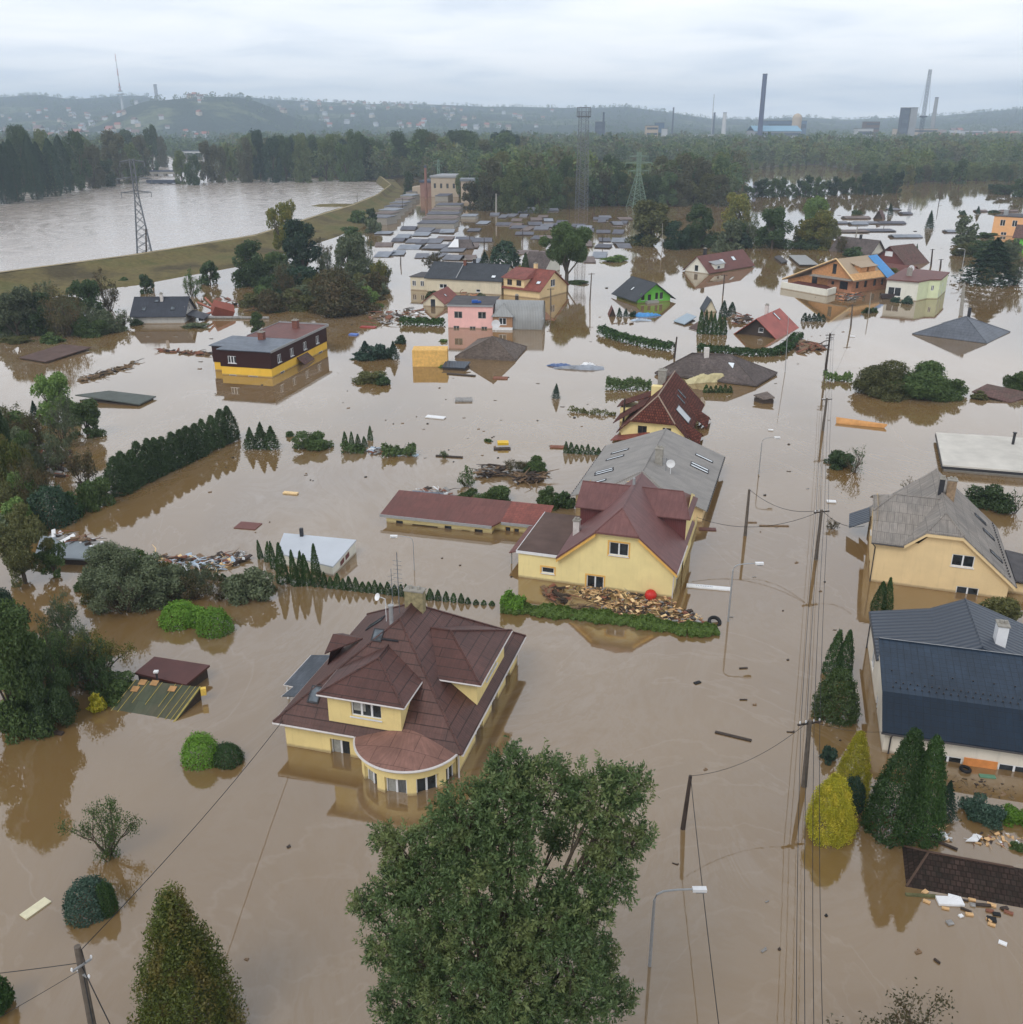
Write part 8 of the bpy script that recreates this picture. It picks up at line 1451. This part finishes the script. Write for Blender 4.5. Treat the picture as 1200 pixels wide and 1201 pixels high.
# far town on the slopes
def far_house(px, D, w, label, group, cw, cr, s=1):
    a = fplace(px, D); z0 = terr(a.x, a.y); g = G(); d = w * .8; h = w * .55 * s; g.box((-w / 2, -d / 2, -4), (w / 2, d / 2, h)); o = g.obj('house_far', cw); o.name = 'house'; o.location = (a.x, a.y, z0 + .5); o.rotation_euler = (0, 0, random.uniform(-.6, .6))
    me = o.data; g2 = G(); g2.roof(gable_x(-w / 2 - .6, w / 2 + .6, -d / 2 - .6, d / 2 + .6, h, h + w * .35), .4); b = len(me.vertices); me.materials.append(cr)
    import bmesh; bm = bmesh.new(); bm.from_mesh(me); vs = [bm.verts.new(v) for v in g2.v]
    for f in g2.f:
        try: fc = bm.faces.new([vs[i] for i in f]); fc.material_index = 1
        except ValueError: pass
    bm.to_mesh(me); bm.free(); return tag(o, label, 'house', group)
CR = [plain('far_red_roof', S(156, 98, 84), .9, .1), plain('far_brown_roof', S(120, 96, 90), .9, .1), plain('far_grey_roof', S(140, 144, 150), .9, .1)]; CW = [FW, FW, FT, plain('far_cream', S(182, 170, 152), .9, .08)]
r = random.Random(77)
for i in range(120): far_house(r.uniform(-10, 250) ** 1, r.uniform(1900, 3300), r.uniform(8, 16) * (1.5 if r.random() < .12 else 1), 'pale red roofed house of the hazy hillside town on the left', 'houses of the hillside town on the left', r.choice(CW), r.choice(CR))
for i in range(70): far_house(r.uniform(330, 660), r.uniform(2700, 4000), r.uniform(10, 18), 'tiny pale house of the hazy town below the middle hills', 'houses of the town below the middle hills', r.choice(CW), r.choice(CR))
for i in range(26): far_house(r.uniform(1090, 1200), r.uniform(1600, 2700), r.uniform(12, 20), 'tiny pale house in the haze at the far right', 'houses in the haze at the far right', r.choice(CW), r.choice(CR))
# ---------------------------------------------------------------- DEBRIS
def place_obj(g, name, mat, px, py, label, cat, z=0, rz=0, group=None, smooth=False):
    o = g.obj(name, mat, None, smooth); o.location = P(px, py) + Vector((0, 0, z)); o.rotation_euler = (0, 0, rz); return tag(o, label, cat, group)
def board(px, py, ln, wd, label, mat, rz=0, th=.08, tilt=0, name='floating_board', cat='board', z=.03, group=None): g = G(); g.obox((0, 0, 0), ln, wd, th, 0, tilt, 0); return place_obj(g, name, mat, px, py, label, cat, z + abs(math.sin(tilt)) * wd * .3, rz, group)
board(42, 1066, .55, 1.35, 'pale flat panel floating at the lower left', plain('pale_board', S(216, 210, 180), .7, .1), -.55, name='floating_board')
board(860, 864, 2.3, .22, 'long dark plank floating in the open street water', DARKW, -.42); board(818, 801, .5, .25, 'small dark chunk floating above the dark pole', BLACK, .5, name='driftwood', cat='driftwood'); board(872, 784, .6, .12, 'small dark stick in the upper street', DARKW, .1, name='driftwood', cat='driftwood'); board(872, 821, .5, .08, 'thin dark twig in the street', DARKW, 0, name='driftwood', cat='driftwood')
board(291, 617, 2.2, 1.6, 'square maroon sheet floating beyond the white roofed shed', plain('maroon_sheet', S(110, 70, 64), .6, .1), -.2, name='floating_sheet', cat='sheet'); board(908, 617, 2.8, .25, 'pale brown beam floating left of the crossarm pole', WOOD, -.03); board(882, 613, .9, .2, 'short brown plank by the plain grey pole', WOOD, 0)
board(830, 621, 1.6, .7, 'dark red sheet at the right wall of the grey hall', plain('dark_red_sheet', S(100, 66, 60), .6, .1), -.1, name='floating_sheet', cat='sheet'); board(892, 624, .1, .1, 'tiny crumb of wood in the street', WOOD, 0, name='driftwood', cat='driftwood')
g = G(); g.obox((0, 0, 0), 3.6, .55, .14); sg = place_obj(g, 'sign_board', WHITE, 831, 689.5, 'long white panel with faint lettering floating right of the maroon roofed house', 'sign', .05, -.2)
cu = bpy.data.curves.new('lettering', 'FONT'); cu.body = 'TUNZARI'; cu.size = .34; cu.align_x = 'CENTER'; cu.align_y = 'CENTER'; cu.extrude = .004; tmp = bpy.data.objects.new('t', cu); COL.objects.link(tmp); bpy.context.view_layer.update(); me = bpy.data.meshes.new_from_object(tmp.evaluated_get(bpy.context.evaluated_depsgraph_get())); bpy.data.objects.remove(tmp)
me.materials.clear(); me.materials.append(plain('faded_grey_ink', S(168, 174, 186), .7, .15)); lt = bpy.data.objects.new('lettering', me); COL.objects.link(lt); lt.parent = sg; lt.location = (-.35, 0, .076)
def ball(px, py, r_, label, mat, z=0, name='ball', cat='ball', sz=1): 
    g = G(); n, m_ = 12, 8
    for j in range(m_ + 1): 
        for i in range(n): a = 2 * math.pi * i / n; b = math.pi * j / m_ - math.pi / 2; g.v.append((r_ * math.cos(b) * math.cos(a), r_ * math.cos(b) * math.sin(a), r_ * math.sin(b) * sz))
    g.f = [(j * n + i, j * n + (i + 1) % n, (j + 1) * n + (i + 1) % n, (j + 1) * n + i) for j in range(m_) for i in range(n)]; return place_obj(g, name, mat, px, py, label, cat, z, 0, None, True)
ball(763, 702, .5, 'big red ball by the wall of the maroon roofed house', plain('red_plastic', S(196, 48, 40), .35, .06), .3)
def tyre(px, py, r_, label, rx=.4):
    g = G(); n, m_ = 20, 8
    for i in range(n):
        for j in range(m_): a = 2 * math.pi * i / n; b = 2 * math.pi * j / m_; q = r_ + r_ * .32 * math.cos(b); g.v.append((q * math.cos(a), q * math.sin(a), r_ * .4 * math.sin(b)))
    g.f = [(i * m_ + j, ((i + 1) % n) * m_ + j, ((i + 1) % n) * m_ + (j + 1) % m_, i * m_ + (j + 1) % m_) for i in range(n) for j in range(m_)]; o = place_obj(g, 'tyre', BLACK, px, py, label, 'tyre', .12, 0, None, True); o.rotation_euler = (rx, .1, 0)
tyre(838, 731, .42, 'black tyre at the right end of the wood heap', .5); tyre(1132, 904, .27, 'black ring floating before the slate blue house', .0); tyre(1096, 980, .26, 'pale hose ring among debris by the tall thujas'); tyre(781, 725, .32, 'dark tyre half buried in the heaped wood')
tyre(616, 657, .3, 'tyre beneath the lean to of the maroon roofed house')
def debris_field(label, poly, n, mats, smin, smax, zmax=.25, kind='stuff', name='debris_raft', seed=1, chunky=.3):
    r = random.Random(seed); q = [P(*p) for p in poly]; pl = [(p.x, p.y) for p in q]; xs = [p[0] for p in pl]; ys = [p[1] for p in pl]; c = Vector((sum(xs) / len(xs), sum(ys) / len(ys), 0)); gs = [G() for _ in mats]; k = 0; tries = 0
    while k < n and tries < n * 40:
        tries += 1; x, y = r.uniform(min(xs), max(xs)), r.uniform(min(ys), max(ys))
        if not in_poly((x, y), pl): continue
        i = r.randrange(len(mats)); s = r.uniform(smin, smax)
        if r.random() < .22: s *= 1.7; a_ = r.uniform(0, 6.3); q0 = Vector((x - c.x, y - c.y, r.uniform(0, zmax))); q1 = q0 + Vector((math.cos(a_) * s, math.sin(a_) * s, r.uniform(-.1, .25) * s)); gs[i].tube([q0, (q0 + q1) / 2 + Vector((r.uniform(-.1, .1) * s, r.uniform(-.1, .1) * s, .06 * s)), q1], [s * .035, s * .03, s * .012], 4, False); k += 1; continue
        gs[i].obox((x - c.x, y - c.y, r.uniform(0, zmax)), s, s * r.uniform(.12, chunky + .3), s * r.uniform(.06, chunky * .6), r.uniform(0, 3.14), r.uniform(-.35, .35), r.uniform(-.3, .3)); k += 1
    me = bpy.data.meshes.new(name); V = []; Fc = []; mi = []
    for i, g_ in enumerate(gs): b = len(V); V += g_.v; Fc += [tuple(a + b for a in f) for f in g_.f]; mi += [i] * len(g_.f)
    me.from_pydata(V, [], Fc); [me.materials.append(m) for m in mats]; me.polygons.foreach_set('material_index', mi); o = bpy.data.objects.new(name, me); COL.objects.link(o); o.location = c; return tag(o, label, None if kind == 'stuff' else 'debris', None, kind)
MUD = plain('mud', S(104, 88, 66), .9, .25, 2); GREYD = plain('grey_debris', S(140, 138, 136), .8, .3, 3); REDD = plain('red_brown_debris', S(128, 84, 66), .8, .3, 3); LB = plain('pale_blue_debris', S(168, 184, 200), .6, .1, 3)
BK = plain('split_log_wood', S(206, 168, 122), .85, .2, 5)
debris_field('heap of split firewood and rubbish against the yellow wall and grassy strip', [(662, 688), (700, 690), (735, 697), (780, 702), (820, 722), (836, 736), (800, 733), (742, 728), (700, 712)], 620, [BK, BK, PALEW, REDD, DARKW, DARKW, GREYD], .18, .5, .3, seed=4)
debris_field('scatter of planks left in the heap by the yellow wall', [(636, 690), (662, 686), (668, 700), (655, 708), (640, 700)], 50, [REDD, WOOD, DARKW], .3, 1.2, .15, seed=5); debris_field('mud flat with boards before the door of the maroon roofed house', [(660, 706), (700, 712), (742, 722), (690, 724), (650, 712)], 60, [DARKW, MUD, WOOD], .3, 1.0, .08, seed=6)
debris_field('raft of boards and rubbish drifting before the small thujas on the left', [(128, 650), (160, 652), (230, 655), (285, 650), (294, 656), (262, 668), (210, 670), (150, 660)], 420, [GREYD, WOOD, DARKW, REDD, WHITE, PALEW, LB, DARKW], .25, 1.1, .25, seed=7)
debris_field('rubbish piled on the flat grey roof at the left', [(58, 632), (100, 638), (128, 650), (80, 642)], 110, [REDD, DARKW, WHITE, WOOD, GREYD], .3, 1.4, .9, seed=8)
debris_field('debris caught at the plant island', [(432, 526), (480, 528), (490, 536), (450, 534), (434, 532)], 110, [GREYD, REDD, DARKW, WHITE, LB], .25, .9, .25, seed=9); debris_field('driftwood heap behind the long garage', [(563, 552), (586, 550), (600, 556), (580, 560), (560, 560)], 170, [DARKW, DARKW, WOOD, GREYD], .4, 1.6, .5, seed=10, chunky=.1); debris_field('dark driftwood caught by the green shrub behind the garage', [(604, 560), (640, 556), (632, 568), (606, 566)], 110, [DARKW, WOOD], .4, 1.6, .5, seed=11, chunky=.1)
debris_field('debris line by the hedge below the sunk shingle roof', [(740, 380), (760, 378), (700, 380)], 8, [WOOD], .3, 1, .2, seed=12)
debris_field('broken boards at the end of the bent hedge', [(936, 402), (968, 405), (962, 412), (938, 414)], 90, [REDD, DARKW, WOOD], .5, 2.0, .5, seed=13); debris_field('wreckage drifted between red roof and thuja block', [(858, 370), (884, 372), (880, 380), (862, 380)], 60, [REDD, WHITE, DARKW, WOOD], .5, 2, .6, seed=14); debris_field('wreckage along the left of the small red roofed house', [(430, 366), (496, 362), (500, 378), (440, 382)], 110, [REDD, DARKW, WHITE, WOOD, GREYD], .4, 1.8, .4, seed=15)
debris_field('planks and rubble heaped between long hall and pink house', [(538, 346), (560, 348), (560, 352), (540, 352)], 60, [BRICKC, REDD, WOOD], .5, 1.6, .8, seed=16); debris_field('scattered flotsam around the flat roofed brown house', [(225, 350), (300, 352), (310, 366), (235, 362)], 40, [DARKW, WOOD, REDD], .4, 2.2, .2, seed=17); debris_field('rubble at the base of the timber house', [(978, 348), (1010, 344), (1012, 350), (986, 354)], 80, [BRICKC, DARKW, REDD, GREYD], .4, 1.6, .6, seed=18)
debris_field('long line of drifted reeds and sticks left of the flat roofed brown house', [(92, 446), (160, 424), (162, 427), (96, 450)], 110, [DARKW, MUD, WOOD], .4, 1.4, .2, seed=19); debris_field('drifted sticks in front of the flat roofed brown house', [(186, 410), (250, 414), (250, 418), (188, 413)], 90, [DARKW, WOOD, REDD], .4, 1.4, .2, seed=20); debris_field('floating rubbish beside the tall thujas of the slate blue house', [(1078, 964), (1110, 974), (1120, 990), (1086, 980)], 34, [BK, WHITE, DARKW, GREYD], .15, .5, .05, seed=21); debris_field('floating rubbish along the garden of the slate blue house', [(1130, 968), (1200, 982), (1200, 994), (1140, 990)], 50, [BK, BK, DARKW, REDD, WHITE], .12, .4, .05, seed=22)
debris_field('rubbish on the back of the long garage', [(488, 576), (530, 578), (528, 586), (500, 584)], 70, [REDD, GREYD, DARKW, WHITE], .2, .8, .6, seed=23); debris_field('muddy flotsam in front of the slate blue house', [(1098, 906), (1200, 922), (1200, 940), (1104, 926)], 70, [DARKW, MUD, WOOD], .08, .3, .03, seed=24); debris_field('brushwood at the far left pale water', [(30, 520), (80, 530), (90, 560), (50, 560)], 70, [DARKW, GREYD, REDD], .4, 1.6, .2, seed=25)
# pieces near the lower right roof
for x, y, l, wd, m, rz, lb in ((1085, 1047, .3, .22, BK, .6, 'pale wooden block nearest the corner of the dark tiled roof'), (1087, 1058, .34, .14, BK, -.6, 'pale wooden stick just below the nearest block'), (1109, 1066, .34, .12, BK, -.3, 'pale stick below the white slab'), (1140, 1056, .34, .14, BK, -.3, 'pale block right of the white slab'), (1137, 1073, .36, .16, BK, -.2, 'pale block among dark pieces'), (1163, 1062, .42, .18, BK, -.5, 'larger pale block near the right edge'), (1161, 1069, .36, .16, REDD, -.2, 'reddish brown block by the larger pale block'), (1183, 1071, .42, .16, REDD, -.5, 'reddish plank nearest the right edge'), (1160, 1080, .3, .1, BK, -1.2, 'upright pale splinter by the black lump'), (1163, 1085, .34, .12, BK, -.5, 'pale splinter below the black lump'), (1127, 1075, .2, .16, WHITE, .3, 'tiny white box in the flotsam'), (1141, 1062, .24, .2, GREYD, -.4, 'grey box in the flotsam'), (1151, 1062, .9, .16, DARKW, -.12, 'dark plank between the pale blocks'), (1127, 1056, .7, .07, DARKW, -.25, 'thin dark rod above the flotsam'), (1133, 1068, .5, .1, DARKW, -.6, 'short crooked dark stick'), (1163, 1079, .42, .3, BLACK, -.3, 'black lump in the flotsam'), (1169, 1073, .35, .2, BLACK, -.2, 'black bag in the flotsam'), (1178, 1066, .38, .18, DARKW, .2, 'dark block right of the black bag'), (1176, 1107, .36, .2, WHITE, -.6, 'white scrap alone below the flotsam'), (1114, 1083, .3, .26, GREYD, .2, 'pale grey plastic scrap'), (1099, 1128, .3, .1, DARKW, -1, 'small dark stick near the bottom right')):
    board(x, y, l, wd, lb, m, rz, .1, .1, 'floating_piece', 'debris')
g = G(); g.obox((0, 0, 0), 1.25, .55, .14, -.05); g.obox((.25, .2, .1), .5, .18, .1, -.4); place_obj(g, 'white_slab', WHITE, 1114, 1058, 'large white slab floating before the dark tiled roof', 'panel', .05); g = G(); g.add([(-.5, -.25, 0), (.1, -.3, 0), (.55, .1, 0), (.3, .3, 0), (-.5, -.25, .07), (.1, -.3, .07), (.55, .1, .07), (.3, .3, .07)], [(4, 5, 6, 7), (0, 1, 5, 4), (1, 2, 6, 5), (2, 3, 7, 6), (3, 0, 4, 7)]); place_obj(g, 'white_board', WHITE, 1141, 984, 'white angular board below the juniper', 'panel', .04)
board(1100, 988, 2.0, .16, 'dark beam lying aslant beside the tall thujas', DARKW, -.65, .12); board(1080, 1051, 1.5, .16, 'mossy log floating at the corner of the dark tiled roof', plain('mossy_log', S(92, 92, 62), .9, .3, 4), -.08, .14); board(1158, 911, .9, .3, 'green box lid floating before the slate blue house', plain('green_plastic', S(96, 142, 118), .5, .1), -.15, name='box_lid', cat='lid'); board(1098, 901, .5, .35, 'blue board at the corner of the slate blue house', FBL, -.2, name='blue_board'); board(1106, 980, .35, .25, 'small white tub beside the dark beam', WHITE, 0, .2, name='tub', cat='tub')
# elsewhere
for x, y, l, wd, m, lb, nm in ((544, 470, 2.4, 1.5, GREYD, 'white box shaped thing floating mid water', 'floating_crate'), (511, 490, 2.6, .9, WHITE, 'white flattened sheet floating in the middle', 'floating_sheet'), (341, 579, 1.6, .5, PALEW, 'yellowish plank with black end right of the conifer row', 'floating_board'), (541, 440, 4.6, .5, DARKW, 'long dark plank below the arched shed', 'floating_board'), (587, 444, 2.2, 1.2, REDD, 'brown wooden piece below the sunk shingle roof', 'floating_board'), (415, 393, 1.6, 1.0, plain('blue_white_box', S(90, 120, 190), .5, .2), 'small blue box near the shrub island', 'floating_box'), (69, 861, .6, .3, DARKW, 'dark scrap below the mossy shed', 'driftwood'), (432, 384, 3.0, 1.2, plain('red_hull', S(150, 50, 44), .5, .1), 'red upturned thing near the shrub island', 'floating_hull'), (590, 524, 1.3, .9, plain('yellow_toy', S(220, 180, 50), .5, .1), 'small yellow floating tank', 'tank'), (589, 527, 2.0, .7, DARKW, 'dark raft under the yellow tank', 'raft'), (527, 536, 3.2, .3, DARKW, 'dark beam with twigs left of the brushwood', 'floating_beam'), (655, 525, 2.0, .8, REDD, 'reddish boards at the short thuja row', 'floating_board'), (1000, 395, .9, .4, WHITE, 'tiny white scrap near the pole with top bar', 'scrap'), (975, 589, .9, .5, WHITE, 'white plastic piece near the twig clump', 'scrap'), (896, 437, 1.2, .4, WHITE, 'white slat floating at the drowned bungalow', 'slat'), (904, 505, .6, .3, WHITE, 'white scrap by the lamp arm', 'scrap'), (1130, 553, 2.6, .8, CONC, 'grey submerged frame below the flat white roof', 'frame'), (1134, 549, .6, .3, DARKW, 'dark lump by the submerged frame', 'lump')):
    board(x, y, l, wd, lb, m, random.uniform(-.35, .1), .3 if 'box' in nm or 'crate' in nm or nm == 'tank' else .12, .05, nm, nm.split('_')[-1], z=.08 + (.4 if nm == 'tank' else 0))
def blob_sheet(px, py, W, D_, z, label, mat, seed, name, cat):
    r = random.Random(seed); g = G(); n, m_ = 16, 6
    for j in range(m_ + 1):
        for i in range(n + 1): u, v = i / n - .5, j / m_ - .5; e = max(0, 1 - (4 * u * u) ** 2) * max(0, 1 - (4 * v * v) ** 2); g.v.append((u * W + r.uniform(-.1, .1), v * D_ * (.6 + .4 * math.cos(u * 5 + seed)) + r.uniform(-.1, .1), z * e * r.uniform(.4, 1)))
    g.f = [(j * (n + 1) + i, j * (n + 1) + i + 1, (j + 1) * (n + 1) + i + 1, (j + 1) * (n + 1) + i) for j in range(m_) for i in range(n)]; return place_obj(g, name, mat, px, py, label, cat, .02)
blob_sheet(838, 448, 8.5, 3.0, 1.4, 'crumpled yellowish white sheeting beside the drowned bungalow', plain('cream_foil', S(196, 186, 146), .7, .15, 2), 3, 'foil_heap', 'foil'); blob_sheet(679, 432, 8, 3, .5, 'crumpled grey plastic sheet with blue edge floating in mid water', plain('grey_foil', S(136, 142, 152), .4, .25, 1), 5, 'plastic_sheet', 'sheet'); blob_sheet(656, 429, 4, 1.6, .4, 'blue tarpaulin scrap at the left of the crumpled sheet', plain('blue_foil', S(84, 104, 146), .5, .15), 6, 'tarpaulin', 'tarpaulin'); blob_sheet(758, 370, 6, 3.0, .6, 'bright blue tarpaulin floating below the green house', MC['blue_tarpaulin'], 7, 'tarpaulin', 'tarpaulin'); blob_sheet(690, 429, 2.4, 1.5, .6, 'white plastic wad on the crumpled sheet', WHITE, 8, 'plastic_wad', 'plastic'); blob_sheet(752, 376, 4, 1.5, .4, 'pale blue scrap of tarpaulin below the bright one', LB, 9, 'tarpaulin', 'tarpaulin')
def red_wreck():
    o = P(262, 370); root = empty('wreckage', o, 0, 'overturned red playhouse with splayed legs in the pale water', 'wreck'); RM = plain('red_paint', S(142, 80, 66), .7, .15, 1); g = G(); g.obox((0, 0, 1.1), 4.0, 2.4, 2.2, .5, .5, .35); g.obj('body', RM, root)
    for a, b in (((-1.5, -.5, 1.2), (-4.6, -1, 2.8)), ((-1.5, -.5, .9), (-4.4, -1.6, .1)), ((-1.6, 0, 1.6), (-3.6, 1, 3.4))): g = G(); g.tube([a, b], .22, 4); g.obj('leg', plain('faded_red_wood', S(168, 110, 94), .8, .15), root)
    g = G(); g.tube([(-4, -3, .2), (10, -3.6, .2)], .3, 6); place = g.obj('log', GREYD, root)
red_wreck()
# small flotsam one can count, strewn over the open water
FL = []
for k, (m, s) in enumerate(((DARKW, (.9, .16, .1)), (WOOD, (.6, .3, .12)), (BLACK, (.4, .35, .2)), (GREYD, (.6, .2, .12)), (DARKW, (.35, .3, .16)))):
    g = G(); g.obox((0, 0, 0), *s, .1 * k); g.obox((s[0] * .3, s[1] * .5, .02), s[0] * .6, s[1] * .5, s[2], .7 + k); o = g.obj('driftwood', m); bpy.data.objects.remove(o, do_unlink=True) if False else None; FL.append(o)
used = set(); r = random.Random(12)
REG = [((400, 440, 760, 560), 52, 'small dark piece of driftwood in the wide middle water', 'driftwood in the middle water'), ((240, 440, 440, 640), 16, 'small dark piece of driftwood left of centre', 'driftwood left of centre'), ((840, 440, 1000, 900), 22, 'small dark piece of driftwood in the street on the right', 'driftwood in the right street'), ((440, 630, 600, 690), 6, 'small dark piece of driftwood behind the brown roof', 'driftwood behind the brown roof'), ((690, 320, 1000, 430), 20, 'dark speck of driftwood among the middle distance houses', 'driftwood among the middle houses'), ((960, 235, 1190, 300), 22, 'dark speck of driftwood in the far right water', 'driftwood in the far right water'), ((230, 340, 420, 440), 14, 'dark speck of driftwood around the flat roofed brown house', 'driftwood round the flat roofed house'), ((780, 900, 1100, 1180), 8, 'tiny dark speck of driftwood near the bottom of the photo', 'driftwood near the bottom'), ((280, 900, 420, 1200), 2, 'tiny dark speck of driftwood left of the huge tree', 'driftwood left of the huge tree')]
for (x0, y0, x1, y1), n, lb, gp in REG:
    for i in range(n):
        k = r.randrange(5); src = FL[k]; o = src if k not in used else src.copy(); used.add(k)
        if o is not src: COL.objects.link(o)
        x, y = r.uniform(x0, x1), r.uniform(y0, y1); p = P(x, y); o.location = p + Vector((0, 0, .02)); o.rotation_euler = (0, 0, r.uniform(-.5, .4)); s = max(.55, mpp(p) * r.uniform(3, 8)) * r.uniform(.5, 1.0); o.scale = (s, s, min(s, 1.2)); tag(o, lb, 'driftwood', gp)
